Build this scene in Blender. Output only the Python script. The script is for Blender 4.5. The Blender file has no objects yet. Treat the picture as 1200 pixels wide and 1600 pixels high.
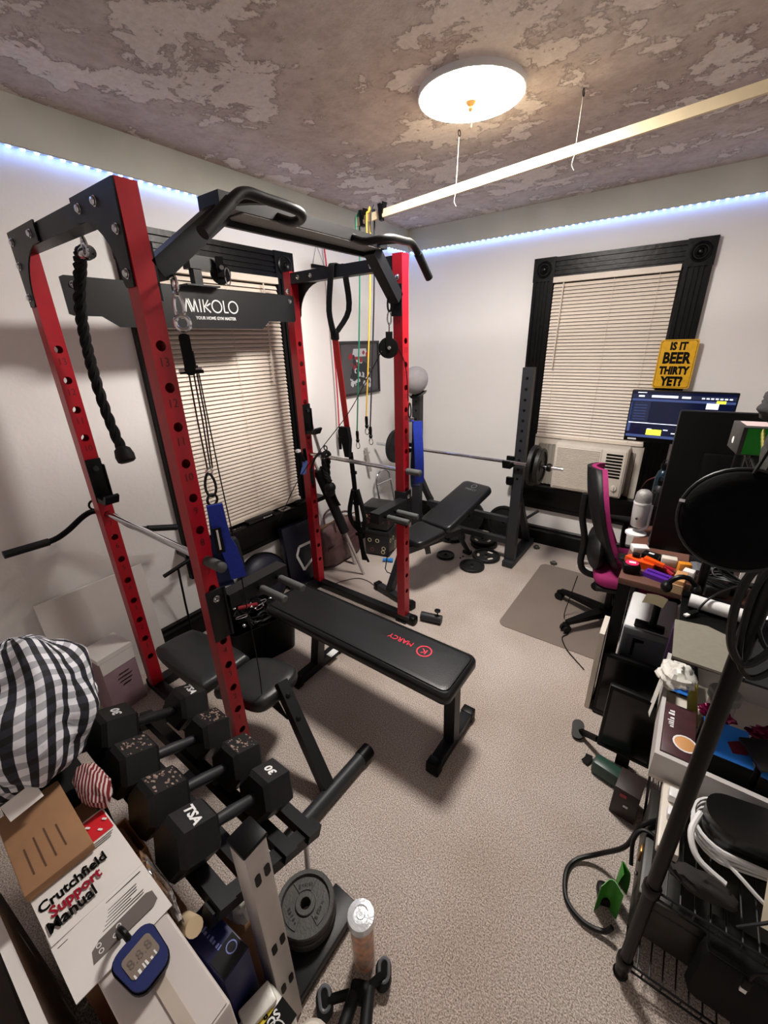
import bpy, bmesh, math, random
from mathutils import Vector, Matrix, noise
random.seed(7)
scene = bpy.context.scene
COL = scene.collection
PI = math.pi

# ------------------------------------------------------------------ camera
cam_data = bpy.data.cameras.new('camera')
cam_data.sensor_fit = 'HORIZONTAL'
cam_data.sensor_width = 36.0
cam_data.lens = 36.0 * 646.1 / 1200.0
cam_data.clip_start = 0.02
cam = bpy.data.objects.new('camera', cam_data)
COL.objects.link(cam)
yaw, pitch, roll = 0.6397, 0.3872, -0.0270
fw = Vector((-math.sin(yaw) * math.cos(pitch), math.cos(yaw) * math.cos(pitch), -math.sin(pitch)))
rt = Vector((math.cos(yaw), math.sin(yaw), 0))
up = rt.cross(fw)
r2 = rt * math.cos(roll) + up * math.sin(roll)
u2 = -rt * math.sin(roll) + up * math.cos(roll)
cam.matrix_world = Matrix(((r2.x, u2.x, -fw.x, 2.2927), (r2.y, u2.y, -fw.y, -3.5269),
                           (r2.z, u2.z, -fw.z, 1.7069), (0, 0, 0, 1)))
scene.camera = cam

# ------------------------------------------------------------------ world and exposure
world = bpy.data.worlds.new('world')
scene.world = world
world.use_nodes = True
world.node_tree.nodes['Background'].inputs[0].default_value = (0.06, 0.065, 0.08, 1)
world.node_tree.nodes['Background'].inputs[1].default_value = 0.3
vs = scene.view_settings
vs.view_transform = 'Standard'
vs.look = 'None'
vs.gamma = 1.0
vs.use_curve_mapping = False
vs.exposure = 1.36
scene.cycles.max_bounces = 8
scene.cycles.diffuse_bounces = 6
scene.cycles.glossy_bounces = 3
scene.cycles.transmission_bounces = 4
scene.cycles.caustics_reflective = False
scene.cycles.caustics_refractive = False
LAMP_STRENGTH = 70.0
LED_STRENGTH = 11.0

# ------------------------------------------------------------------ materials
def lin(c):
    return tuple(((v / 255.0) / 12.92 if v / 255.0 <= 0.04045 else ((v / 255.0 + 0.055) / 1.055) ** 2.4) for v in c)

MATS = {}
def mat(name, rgb, rough=0.5, metal=0.0, var=0.0, vscale=20.0, bump=0.0, bscale=60.0, coat=0.0,
        emit=None, strength=0.0, spec=0.5, trans=0.0, alpha=1.0, detail=4.0):
    if name in MATS:
        return MATS[name]
    m = bpy.data.materials.new(name)
    m.use_nodes = True
    nt = m.node_tree
    b = nt.nodes['Principled BSDF']
    c = lin(rgb)
    b.inputs['Base Color'].default_value = (*c, 1)
    b.inputs['Roughness'].default_value = rough
    b.inputs['Metallic'].default_value = metal
    b.inputs['Specular IOR Level'].default_value = spec
    if coat: b.inputs['Coat Weight'].default_value = coat
    if trans: b.inputs['Transmission Weight'].default_value = trans
    if alpha < 1: b.inputs['Alpha'].default_value = alpha
    if emit:
        b.inputs['Emission Color'].default_value = (*lin(emit), 1)
        b.inputs['Emission Strength'].default_value = strength
    tc = nt.nodes.new('ShaderNodeTexCoord')
    n = nt.nodes.new('ShaderNodeTexNoise')
    n.inputs['Scale'].default_value = vscale
    n.inputs['Detail'].default_value = detail
    nt.links.new(tc.outputs['Object'], n.inputs['Vector'])
    v = max(var, 0.03)
    r = nt.nodes.new('ShaderNodeValToRGB')
    r.color_ramp.elements[0].position = 0.3
    r.color_ramp.elements[1].position = 0.7
    r.color_ramp.elements[0].color = (*[max(0, x * (1 - v)) for x in c], 1)
    r.color_ramp.elements[1].color = (*[min(1, x * (1 + v)) for x in c], 1)
    nt.links.new(n.outputs['Fac'], r.inputs[0])
    nt.links.new(r.outputs[0], b.inputs['Base Color'])
    if bump:
        n2 = nt.nodes.new('ShaderNodeTexNoise')
        n2.inputs['Scale'].default_value = bscale
        n2.inputs['Detail'].default_value = 3
        nt.links.new(tc.outputs['Object'], n2.inputs['Vector'])
        bp = nt.nodes.new('ShaderNodeBump')
        bp.inputs['Strength'].default_value = bump
        bp.inputs['Distance'].default_value = 0.005
        nt.links.new(n2.outputs['Fac'], bp.inputs['Height'])
        nt.links.new(bp.outputs[0], b.inputs['Normal'])
    MATS[name] = m
    return m

def nodes_of(name):
    m = bpy.data.materials.new(name)
    m.use_nodes = True
    MATS[name] = m
    return m, m.node_tree, m.node_tree.nodes['Principled BSDF']

def ramp(nt, fac, stops, interp='LINEAR'):
    r = nt.nodes.new('ShaderNodeValToRGB')
    r.color_ramp.interpolation = interp
    els = r.color_ramp.elements
    while len(els) < len(stops):
        els.new(0.5)
    for e, (p, c) in zip(els, stops):
        e.position = p
        e.color = (*lin(c), 1) if len(c) == 3 else c
    nt.links.new(fac, r.inputs[0])
    return r.outputs[0]

def tex_noise(nt, scale, detail=4, rough=0.5, dist=0.0, coord='Object'):
    tc = nt.nodes.new('ShaderNodeTexCoord')
    n = nt.nodes.new('ShaderNodeTexNoise')
    n.inputs['Scale'].default_value = scale
    n.inputs['Detail'].default_value = detail
    n.inputs['Roughness'].default_value = rough
    n.inputs['Distortion'].default_value = dist
    nt.links.new(tc.outputs[coord], n.inputs['Vector'])
    return n.outputs['Fac']

def mixc(nt, fac, a, b, mode='MIX'):
    m = nt.nodes.new('ShaderNodeMix')
    m.data_type = 'RGBA'
    m.blend_type = mode
    for s, v in ((m.inputs[0], fac), (m.inputs[6], a), (m.inputs[7], b)):
        if isinstance(v, (int, float)): s.default_value = v
        elif isinstance(v, tuple): s.default_value = (*lin(v), 1)
        else: nt.links.new(v, s)
    return m.outputs[2]

def math_node(nt, op, a, b=0.0, c=None):
    m = nt.nodes.new('ShaderNodeMath')
    m.operation = op
    for s, v in zip(m.inputs, (a, b, c)):
        if v is None: continue
        if isinstance(v, (int, float)): s.default_value = v
        else: nt.links.new(v, s)
    return m.outputs[0]

def bump_node(nt, b, height, strength, dist=0.01):
    bp = nt.nodes.new('ShaderNodeBump')
    bp.inputs['Strength'].default_value = strength
    bp.inputs['Distance'].default_value = dist
    nt.links.new(height, bp.inputs['Height'])
    nt.links.new(bp.outputs[0], b.inputs['Normal'])

# carpet: short mottled pile
def carpet_mat():
    m, nt, b = nodes_of('carpet')
    f1 = tex_noise(nt, 230, 3, 0.75)
    f2 = tex_noise(nt, 2.2, 3)
    f3 = tex_noise(nt, 420, 2, 0.6)
    c1 = ramp(nt, f1, [(0.36, (118, 104, 97)), (0.5, (190, 178, 170)), (0.64, (240, 232, 226))])
    c2 = ramp(nt, f2, [(0.3, (232, 226, 220)), (0.7, (255, 255, 255))])
    nt.links.new(mixc(nt, 1.0, c1, c2, 'MULTIPLY'), b.inputs['Base Color'])
    b.inputs['Roughness'].default_value = 0.97
    b.inputs['Specular IOR Level'].default_value = 0.1
    h = math_node(nt, 'ADD', f1, f3)
    bump_node(nt, b, h, 0.5, 0.004)
    return m

# ceiling: peeling paint over bare plaster
def ceiling_mat():
    m, nt, b = nodes_of('peeling_plaster')
    big = tex_noise(nt, 1.7, 4, 0.5, 0.2)
    mid = tex_noise(nt, 6.0, 12, 0.66, 0.18)
    fine = tex_noise(nt, 55, 5, 0.65)
    stain = tex_noise(nt, 0.9, 5, 0.55, 0.3)
    spk = tex_noise(nt, 30, 4, 0.6)
    both = math_node(nt, 'MULTIPLY_ADD', big, 0.45, math_node(nt, 'MULTIPLY', mid, 0.75))
    r = nt.nodes.new('ShaderNodeValToRGB')
    r.color_ramp.elements[0].position = 0.625
    r.color_ramp.elements[1].position = 0.64
    nt.links.new(both, r.inputs[0])
    mask = r.outputs[0]
    base = ramp(nt, stain, [(0.3, (190, 171, 162)), (0.5, (205, 192, 185)), (0.7, (216, 208, 203))])
    base = mixc(nt, 0.6, base, ramp(nt, tex_noise(nt, 16, 8, 0.7, 0.1), [(0.35, (205, 195, 190)), (0.6, (255, 255, 255))]), 'MULTIPLY')
    flake = ramp(nt, fine, [(0.3, (216, 204, 196)), (0.7, (236, 227, 220))])
    c = mixc(nt, mask, base, flake)
    c = mixc(nt, 0.6, c, ramp(nt, spk, [(0.26, (150, 130, 122)), (0.34, (255, 255, 255))]), 'MULTIPLY')
    edge = nt.nodes.new('ShaderNodeValToRGB')
    e = edge.color_ramp.elements
    e[0].position = 0.600; e[0].color = (1, 1, 1, 1)
    e[1].position = 0.628; e[1].color = (0.5, 0.43, 0.40, 1)
    x = e.new(0.634); x.color = (1, 1, 1, 1)
    nt.links.new(both, edge.inputs[0])
    c = mixc(nt, 0.6, c, edge.outputs[0], 'MULTIPLY')
    nt.links.new(c, b.inputs['Base Color'])
    b.inputs['Roughness'].default_value = 0.85
    h = math_node(nt, 'MULTIPLY_ADD', fine, 0.2, mask)
    h = math_node(nt, 'MULTIPLY_ADD', mid, 1.0, h)
    bump_node(nt, b, h, 0.6, 0.012)
    return m

def wall_mat(name, a, bcol, sc=1.3):
    m, nt, b = nodes_of(name)
    f = tex_noise(nt, sc, 4, 0.5, 0.2)
    nt.links.new(ramp(nt, f, [(0.3, a), (0.7, bcol)]), b.inputs['Base Color'])
    b.inputs['Roughness'].default_value = 0.6
    b.inputs['Specular IOR Level'].default_value = 0.3
    h = math_node(nt, 'MULTIPLY_ADD', tex_noise(nt, 60, 3), 0.25, tex_noise(nt, 6, 3, 0.5, 0.4))
    bump_node(nt, b, h, 0.3, 0.01)
    return m

M_carpet = carpet_mat()
M_ceiling = ceiling_mat()
M_wall = wall_mat('white_wall_paint', (238, 235, 232), (243, 241, 239))
M_trimgrey = wall_mat('grey_green_paint', (196, 199, 188), (212, 213, 204), 3.0)
M_black_wood = mat('black_painted_wood', (6, 6, 7), 0.34, var=0.3, vscale=9, bump=0.25, bscale=30, spec=0.24)
M_steel_blk = mat('black_powder_coat', (14, 15, 18), 0.42, spec=0.32, var=0.1, vscale=60, bump=0.05, bscale=400)
M_steel_dk = mat('charcoal_powder_coat', (36, 37, 41), 0.5, spec=0.4, var=0.08, vscale=60)
M_red = mat('red_powder_coat', (168, 10, 30), 0.38, var=0.06, vscale=30)
M_red_dk = mat('engraved_dark_red', (92, 8, 18), 0.5)
M_chrome = mat('chrome', (205, 205, 210), 0.14, 1.0)
M_brushed = mat('brushed_silver_paint', (188, 182, 178), 0.4, 0.35, var=0.05, vscale=12)
M_vinyl = mat('black_vinyl', (20, 21, 23), 0.36, spec=0.4, var=0.08, vscale=14, bump=0.12, bscale=220)
M_vinyl2 = mat('charcoal_vinyl', (37, 38, 39), 0.36, spec=0.4, var=0.08, vscale=14, bump=0.12, bscale=220)
M_rubber = mat('black_rubber', (11, 11, 12), 0.6, spec=0.3, var=0.15, vscale=30)
M_grey_rub = mat('grey_rubber_grip', (74, 76, 76), 0.65, var=0.1, vscale=40)
M_foam = mat('black_foam_grip', (13, 14, 16), 0.55, spec=0.35, bump=0.1, bscale=300)
M_pink_print = mat('red_print', (226, 38, 66), 0.5)
M_white_print = mat('white_print', (232, 232, 232), 0.5)
M_knurl = mat('grit_grey', (122, 120, 116), 0.6, var=0.35, vscale=260, bump=0.3, bscale=300)
M_blind = mat('blind_vinyl', (226, 214, 200), 0.45, var=0.03, vscale=8)
M_offwhite = mat('aged_white_plastic', (218, 210, 198), 0.42, var=0.04, vscale=12)
M_white = mat('white_plastic', (228, 228, 228), 0.38)
M_dark = mat('black_plastic', (5, 5, 6), 0.42, spec=0.18, var=0.15, vscale=20)
M_dark2 = mat('dark_grey_plastic', (27, 28, 30), 0.45, spec=0.35, var=0.1, vscale=20)
M_grey = mat('mid_grey_plastic', (104, 106, 112), 0.45, var=0.06, vscale=20)
M_iron = mat('cast_iron', (17, 17, 18), 0.5, spec=0.35, var=0.3, vscale=40, bump=0.2, bscale=160)
M_iron_grey = mat('worn_grey_iron', (58, 57, 54), 0.5, var=0.2, vscale=40, bump=0.2, bscale=160)
M_card = mat('cardboard', (150, 112, 80), 0.85, var=0.08, vscale=16)
M_paper = mat('white_paper', (226, 222, 218), 0.8, var=0.03, vscale=8)
M_blue = mat('royal_blue_webbing', (10, 44, 160), 0.7, var=0.15, vscale=80, bump=0.2, bscale=400)
M_navy = mat('navy_webbing', (16, 26, 66), 0.75, var=0.2, vscale=80)
M_web = mat('black_webbing', (9, 9, 10), 0.75, spec=0.25, var=0.25, vscale=120, bump=0.2, bscale=500)
M_wire = mat('black_wire', (6, 6, 7), 0.45, spec=0.3)

# ------------------------------------------------------------------ mesh builder
class MB:
    def __init__(s):
        s.v = []; s.f = []; s.uv = None
    def add(s, vs, fs):
        o = len(s.v)
        s.v += [tuple(p) for p in vs]
        s.f += [tuple(i + o for i in f) for f in fs]
        return s
    def box(s, c, d, R=None):
        hx, hy, hz = d[0] / 2, d[1] / 2, d[2] / 2
        c = Vector(c)
        P = [Vector((x, y, z)) for x in (-hx, hx) for y in (-hy, hy) for z in (-hz, hz)]
        if R is not None: P = [R @ p for p in P]
        return s.add([p + c for p in P], [(0, 1, 3, 2), (4, 6, 7, 5), (0, 4, 5, 1), (2, 3, 7, 6), (0, 2, 6, 4), (1, 5, 7, 3)])
    def box2(s, a, b):
        return s.box([(a[i] + b[i]) / 2 for i in range(3)], [abs(b[i] - a[i]) for i in range(3)])
    def rbox(s, c, d, r=0.01, R=None, seg=2):
        bm = bmesh.new()
        bmesh.ops.create_cube(bm, size=1.0)
        for v in bm.verts:
            v.co = Vector((v.co.x * d[0], v.co.y * d[1], v.co.z * d[2]))
        bmesh.ops.bevel(bm, geom=list(bm.edges) + list(bm.verts), offset=min(r, min(d) * 0.49), segments=seg, profile=0.5, affect='EDGES')
        bm.verts.index_update()
        P = [v.co.copy() for v in bm.verts]
        F = [[v.index for v in f.verts] for f in bm.faces]
        bm.free()
        if R is not None: P = [R @ p for p in P]
        c = Vector(c)
        return s.add([p + c for p in P], F)
    def beam(s, p, q, w, h, upv=(0, 0, 1)):
        p, q = Vector(p), Vector(q)
        d = (q - p); L = d.length; d.normalize()
        upv = Vector(upv)
        sd = d.cross(upv)
        if sd.length < 1e-4: sd = d.cross(Vector((0, 1, 0)))
        sd.normalize(); u = sd.cross(d)
        R = Matrix((sd, d, u)).transposed()
        return s.box((p + q) / 2, (w, L, h), R)
    def tube(s, pts, r, seg=8, caps=True, closed=False):
        pts = [Vector(p) for p in pts]
        n = len(pts)
        rs = r if isinstance(r, (list, tuple)) else [r] * n
        V = []; F = []
        nrm = None
        for i, p in enumerate(pts):
            a = pts[(i - 1) % n] if (closed or i > 0) else pts[i]
            b = pts[(i + 1) % n] if (closed or i < n - 1) else pts[i]
            t = (b - a)
            if t.length < 1e-9: t = Vector((0, 0, 1))
            t.normalize()
            if nrm is None:
                nrm = t.cross(Vector((0, 0, 1)))
                if nrm.length < 1e-3: nrm = t.cross(Vector((0, 1, 0)))
            nrm = nrm - t * nrm.dot(t)
            if nrm.length < 1e-6: nrm = t.orthogonal()
            nrm.normalize()
            bn = t.cross(nrm)
            for k in range(seg):
                a2 = 2 * PI * k / seg
                V.append(p + (nrm * math.cos(a2) + bn * math.sin(a2)) * rs[i])
        m = n if closed else n - 1
        for i in range(m):
            for k in range(seg):
                j = (i + 1) % n
                F.append((i * seg + k, i * seg + (k + 1) % seg, j * seg + (k + 1) % seg, j * seg + k))
        if caps and not closed:
            F.append(tuple(range(seg - 1, -1, -1)))
            F.append(tuple((n - 1) * seg + k for k in range(seg)))
        return s.add(V, F)
    def strap(s, pts, w, t, side):
        # flat webbing along pts; side = width direction
        pts = [Vector(p) for p in pts]
        side = Vector(side).normalized()
        V = []; F = []
        for i, p in enumerate(pts):
            a = pts[max(i - 1, 0)]; b = pts[min(i + 1, len(pts) - 1)]
            d = (b - a).normalized()
            sd = (side - d * side.dot(d)).normalized()
            nn = d.cross(sd)
            for sx, sn in ((-1, -1), (1, -1), (1, 1), (-1, 1)):
                V.append(p + sd * sx * w / 2 + nn * sn * t / 2)
        for i in range(len(pts) - 1):
            for k in range(4):
                F.append((i * 4 + k, i * 4 + (k + 1) % 4, i * 4 + 4 + (k + 1) % 4, i * 4 + 4 + k))
        F.append((3, 2, 1, 0)); L = (len(pts) - 1) * 4
        F.append((L, L + 1, L + 2, L + 3))
        return s.add(V, F)
    def lathe(s, prof, o=(0, 0, 0), axis=(0, 0, 1), seg=20, closed_prof=False):
        ax = Vector(axis).normalized()
        u = ax.orthogonal().normalized(); w = ax.cross(u); o = Vector(o)
        V = []; F = []
        n = len(prof)
        for (r, z) in prof:
            for k in range(seg):
                a = 2 * PI * k / seg
                V.append(o + ax * z + (u * math.cos(a) + w * math.sin(a)) * max(r, 1e-5))
        m = n if closed_prof else n - 1
        for i in range(m):
            j = (i + 1) % n
            for k in range(seg):
                F.append((i * seg + k, i * seg + (k + 1) % seg, j * seg + (k + 1) % seg, j * seg + k))
        if not closed_prof:
            if prof[0][0] > 1e-4: F.append(tuple(range(seg - 1, -1, -1)))
            if prof[-1][0] > 1e-4: F.append(tuple((n - 1) * seg + k for k in range(seg)))
        return s.add(V, F)
    def cyl(s, p, q, r, seg=14, r2=None):
        p, q = Vector(p), Vector(q)
        return s.lathe([(r, 0), (r if r2 is None else r2, (q - p).length)], p, q - p, seg)
    def prism(s, poly, o, u, v, depth):
        o, u, v = Vector(o), Vector(u), Vector(v)
        nrm = u.cross(v).normalized()
        n = len(poly)
        A = [o + u * a + v * b for a, b in poly]
        B = [p + nrm * depth for p in A]
        F = [tuple(range(n - 1, -1, -1)), tuple(n + i for i in range(n))]
        F += [(i, (i + 1) % n, n + (i + 1) % n, n + i) for i in range(n)]
        return s.add(A + B, F)
    def ball(s, c, r, seg=12, rings=8):
        if not isinstance(r, (list, tuple)): r = (r, r, r)
        c = Vector(c)
        V = []; F = []
        for i in range(rings + 1):
            th = PI * i / rings
            for k in range(seg):
                a = 2 * PI * k / seg
                V.append(c + Vector((r[0] * math.sin(th) * math.cos(a), r[1] * math.sin(th) * math.sin(a), r[2] * math.cos(th))))
        for i in range(rings):
            for k in range(seg):
                F.append((i * seg + k, (i + 1) * seg + k, (i + 1) * seg + (k + 1) % seg, i * seg + (k + 1) % seg))
        return s.add(V, F)
    def torus(s, c, R, r, axis=(0, 0, 1), seg=16, rs=8, ell=(1, 1), ref=None):
        ax = Vector(axis).normalized()
        u = Vector(ref).normalized() if ref else ax.orthogonal().normalized()
        w = ax.cross(u); c = Vector(c)
        pts = [c + u * math.cos(2 * PI * k / seg) * R * ell[0] + w * math.sin(2 * PI * k / seg) * R * ell[1] for k in range(seg)]
        return s.tube(pts, r, rs, closed=True)
    def grid(s, fn, nu, nv, thick=None, uvs=False):
        V = [Vector(fn(i / nu, j / nv)) for i in range(nu + 1) for j in range(nv + 1)]
        F = [(i * (nv + 1) + j, (i + 1) * (nv + 1) + j, (i + 1) * (nv + 1) + j + 1, i * (nv + 1) + j + 1) for i in range(nu) for j in range(nv)]
        return s.add(V, F)
    def move(s, d):
        s.v = [(a[0] + d[0], a[1] + d[1], a[2] + d[2]) for a in s.v]; return s
    def xf(s, M):
        s.v = [tuple(M @ Vector(a)) for a in s.v]; return s

def to_mesh(mb, name, off=(0, 0, 0), smooth=True, angle=38):
    me = bpy.data.meshes.new(name)
    me.from_pydata([(a[0] - off[0], a[1] - off[1], a[2] - off[2]) for a in mb.v], [], mb.f)
    me.validate()
    bm = bmesh.new(); bm.from_mesh(me)
    bmesh.ops.recalc_face_normals(bm, faces=bm.faces)
    bm.to_mesh(me); bm.free()
    if smooth:
        me.shade_smooth()
        me.set_sharp_from_angle(angle=math.radians(angle))
    me.update()
    return me

WOFF = {}
def tag(o, label=None, cat=None, group=None, kind=None):
    if label: o['label'] = label
    if cat: o['category'] = cat
    if group: o['group'] = group
    if kind: o['kind'] = kind
    return o

def thing(name, label, cat, loc=(0, 0, 0), group=None, local=False, rotz=0.0):
    o = bpy.data.objects.new(name, None)
    o.empty_display_size = 0.05
    COL.objects.link(o)
    o.location = loc
    o.rotation_euler = (0, 0, rotz)
    tag(o, label, cat, group)
    WOFF[o] = (0, 0, 0) if local else tuple(loc)
    return o

def part(name, mb, m, parent, label=None, kind=None, smooth=True, angle=38):
    """a mesh of its own under its thing; coordinates as the thing's (world unless local)"""
    off = WOFF[parent]
    me = to_mesh(mb, name, off, smooth, angle)
    me.materials.append(m)
    o = bpy.data.objects.new(name, me)
    COL.objects.link(o)
    o.parent = parent
    WOFF[o] = off
    if label: o['label'] = label
    if kind: o['kind'] = kind
    return o

def linked(name, me, parent, M):
    """a part that shares mesh data, placed by matrix M (parent's authoring coordinates)"""
    o = bpy.data.objects.new(name, me)
    COL.objects.link(o)
    o.parent = parent
    off = WOFF[parent]
    o.matrix_local = Matrix.Translation((-off[0], -off[1], -off[2])) @ M
    WOFF[o] = off
    return o

def single(name, mb, m, label, cat, group=None, kind=None, smooth=True, angle=38):
    xs = [a[0] for a in mb.v]; ys = [a[1] for a in mb.v]; zs = [a[2] for a in mb.v]
    c = ((min(xs) + max(xs)) / 2, (min(ys) + max(ys)) / 2, min(zs))
    me = to_mesh(mb, name, c, smooth, angle)
    me.materials.append(m)
    o = bpy.data.objects.new(name, me)
    COL.objects.link(o)
    o.location = c
    tag(o, label, cat, group, kind)
    WOFF[o] = c
    return o

def struct(name, mb, m, smooth=False, label=None):
    me = to_mesh(mb, name, (0, 0, 0), smooth)
    me.materials.append(m)
    o = bpy.data.objects.new(name, me)
    COL.objects.link(o)
    o['kind'] = 'structure'
    if label: o['label'] = label
    WOFF[o] = (0, 0, 0)
    return o

def text_mb(txt, size, o, u, v, extrude=0.0006, bold=0.0, sx=1.0, shear=0.0, align='CENTER', space=1.0):
    cu = bpy.data.curves.new('text', 'FONT')
    cu.body = txt
    cu.size = size
    cu.align_x = align
    cu.align_y = 'CENTER'
    cu.extrude = extrude
    cu.offset = bold
    cu.shear = shear
    cu.space_character = space
    cu.resolution_u = 2
    ob = bpy.data.objects.new('text', cu)
    COL.objects.link(ob)
    dg = bpy.context.evaluated_depsgraph_get()
    me = ob.evaluated_get(dg).to_mesh()
    o, u, v = Vector(o), Vector(u).normalized(), Vector(v).normalized()
    n = u.cross(v)
    mb = MB()
    mb.add([o + u * p.co.x * sx + v * p.co.y + n * p.co.z for p in me.vertices], [tuple(f.vertices) for f in me.polygons])
    ob.evaluated_get(dg).to_mesh_clear()
    bpy.data.objects.remove(ob)
    bpy.data.curves.remove(cu)
    return mb

def rz(a): return Matrix.Rotation(a, 3, 'Z')
def rx(a): return Matrix.Rotation(a, 3, 'X')
def ry(a): return Matrix.Rotation(a, 3, 'Y')
def smooth_path(pts, n=6, closed=False):
    P = [Vector(p) for p in pts]
    out = []
    N = len(P)
    segs = N if closed else N - 1
    for i in range(segs):
        p0 = P[(i - 1) % N] if (closed or i > 0) else P[i]
        p1 = P[i]; p2 = P[(i + 1) % N]
        p3 = P[(i + 2) % N] if (closed or i < N - 2) else p2
        for k in range(n):
            t = k / n
            out.append(0.5 * ((2 * p1) + (p2 - p0) * t + (2 * p0 - 5 * p1 + 4 * p2 - p3) * t * t + (3 * p1 - p0 - 3 * p2 + p3) * t ** 3))
    if not closed: out.append(P[-1])
    return out
def rrect(w, h, r, n=4):
    out = []
    for cx, cy, a0 in ((w / 2 - r, h / 2 - r, 0), (-w / 2 + r, h / 2 - r, 90), (-w / 2 + r, -h / 2 + r, 180), (w / 2 - r, -h / 2 + r, 270)):
        for k in range(n + 1):
            a = math.radians(a0 + 90 * k / n)
            out.append((cx + r * math.cos(a), cy + r * math.sin(a)))
    return out
def ortho(d):
    d = Vector(d).normalized()
    q = d.to_track_quat('Z', 'Y')
    return q.to_matrix().to_4x4()
def place(p, d=(0, 0, 1)):
    return Matrix.Translation(Vector(p)) @ ortho(d)

def marks(rows, o, u, v, h, length, seed, th=0.0005):
    """illegible small print: rows of little strokes"""
    rnd = random.Random(seed)
    mb = MB(); o, u, v = Vector(o), Vector(u).normalized(), Vector(v).normalized()
    n = u.cross(v)
    for r_ in range(rows):
        x = 0.0
        while x < length:
            w = h * rnd.uniform(0.25, 0.6)
            hh = h * rnd.uniform(0.5, 1.0)
            mb.prism([(x, 0), (x + w, 0), (x + w * rnd.uniform(0.7, 1.1), hh), (x + w * rnd.uniform(-0.1, 0.2), hh)], o - v * r_ * h * 1.6, u, v, th)
            x += w + h * rnd.choice((0.18, 0.22, 0.5))
    return mb
# ================================================================== THE ROOM
HC = 2.592
XR, YB = 3.3, -4.4
struct('floor', MB().box2((-0.1, YB - 0.1, -0.1), (XR + 0.1, 0.1, 0.0)), M_carpet)
struct('ceiling', MB().box2((-0.1, YB - 0.1, HC), (XR + 0.1, 0.1, HC + 0.1)), M_ceiling)
struct('wall_left', MB().box2((-0.1, YB, 0), (0, 0, HC)), M_wall)
struct('wall_far', MB().box2((-0.1, 0, 0), (XR + 0.1, 0.1, HC)), M_wall)
struct('wall_right', MB().box2((XR, YB, 0), (XR + 0.1, 0, HC)), M_wall)
struct('wall_back', MB().box2((-0.1, YB - 0.1, 0), (XR + 0.1, YB, HC)), M_wall)
def moulded(a, b, nrm, h, m, name):
    mb = MB()
    a, b, nrm = Vector(a), Vector(b), Vector(nrm)
    prof = [(0, 0), (0.022, 0), (0.022, h * 0.72), (0.014, h * 0.8), (0.014, h * 0.93), (0.006, h), (0, h)]
    V = [p + nrm * d + Vector((0, 0, z)) for p in (a, b) for d, z in prof]
    n = len(prof)
    mb.add(V, [tuple(range(n)), tuple(range(n, 2 * n))] + [(i, (i + 1) % n, n + (i + 1) % n, n + i) for i in range(n)])
    return struct(name, mb, m)
moulded((0, YB, 0), (0, -0.022, 0), (1, 0, 0), 0.165, M_black_wood, 'baseboard_left')
moulded((0, 0, 0), (XR, 0, 0), (0, -1, 0), 0.165, M_black_wood, 'baseboard_far')
struct('trim_1', MB().box2((0, YB, 2.432), (0.028, -0.028, HC)), M_trimgrey)
struct('trim_2', MB().box2((0, -0.028, 2.432), (XR, 0, HC)), M_trimgrey)

# ------------------------------------------------------------------ windows
def window(name, org, u, w, ztop, zbot, zap):
    """org: left outer corner on the wall at floor level, u: along the wall, room side = n"""
    u = Vector(u); org = Vector(org)
    n = Vector((1, 0, 0)) if abs(u.y) > 0.5 else Vector((0, -1, 0))
    def P(a, d, z): return org + u * a + n * d + Vector((0, 0, z))
    def bx(mb, a0, a1, d0, d1, z0, z1):
        p, q = P(a0, d0, z0), P(a1, d1, z1)
        return mb.box2(p, q)
    win = struct(name, bx(MB(), 0.11, w - 0.11, 0.0, 0.004, zbot, ztop - 0.12), M_glass_night)
    cw = 0.145
    for s in (0, 1):
        a0 = 0 if s == 0 else w - cw
        mb = MB()
        bx(mb, a0, a0 + cw, 0, 0.022, zbot, ztop - cw)
        bx(mb, a0, a0 + 0.022, 0.022, 0.034, zbot, ztop - cw)
        bx(mb, a0 + cw - 0.022, a0 + cw, 0.022, 0.034, zbot, ztop - cw)
        for k in range(3):
            bx(mb, a0 + 0.038 + k * 0.026, a0 + 0.054 + k * 0.026, 0.022, 0.030, zbot, ztop - cw)
        part('window_casing', mb, M_black_wood, win, smooth=False)
        mb = bx(MB(), a0 - 0.004, a0 + cw + 0.004, 0, 0.036, ztop - cw - 0.004, ztop + 0.004)
        blk = part('corner_block', mb, M_black_wood, win, smooth=False)
        c = P(a0 + cw / 2, 0.036, ztop - cw / 2)
        part('rosette', MB().lathe([(0.056, 0), (0.056, 0.006), (0.048, 0.010), (0.040, 0.003), (0.034, 0.003), (0.026, 0.010), (0.016, 0.004), (0.010, 0.012), (0, 0.014)], c, n, 20), M_black_wood, blk)
    mb = MB()
    bx(mb, cw, w - cw, 0, 0.022, ztop - cw, ztop)
    bx(mb, cw, w - cw, 0.022, 0.034, ztop - 0.026, ztop)
    bx(mb, cw, w - cw, 0.022, 0.034, ztop - cw, ztop - cw + 0.024)
    for k in range(3):
        bx(mb, cw, w - cw, 0.022, 0.030, ztop - 0.058 - k * 0.027, ztop - 0.042 - k * 0.027)
    part('window_head', mb, M_black_wood, win, smooth=False)
    part('window_sill', bx(MB(), -0.04, w + 0.04, 0, 0.105, zbot - 0.035, zbot), M_black_wood, win, smooth=False)
    mb = bx(MB(), 0.0, w, 0, 0.024, zap, zbot - 0.035)
    bx(mb, 0.0, w, 0.024, 0.034, zap, zap + 0.03)
    part('window_apron', mb, M_black_wood, win, smooth=False)
    return win, P, bx
M_glass_night = mat('night_window_glass', (22, 24, 30), 0.08, spec=0.6)

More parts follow.
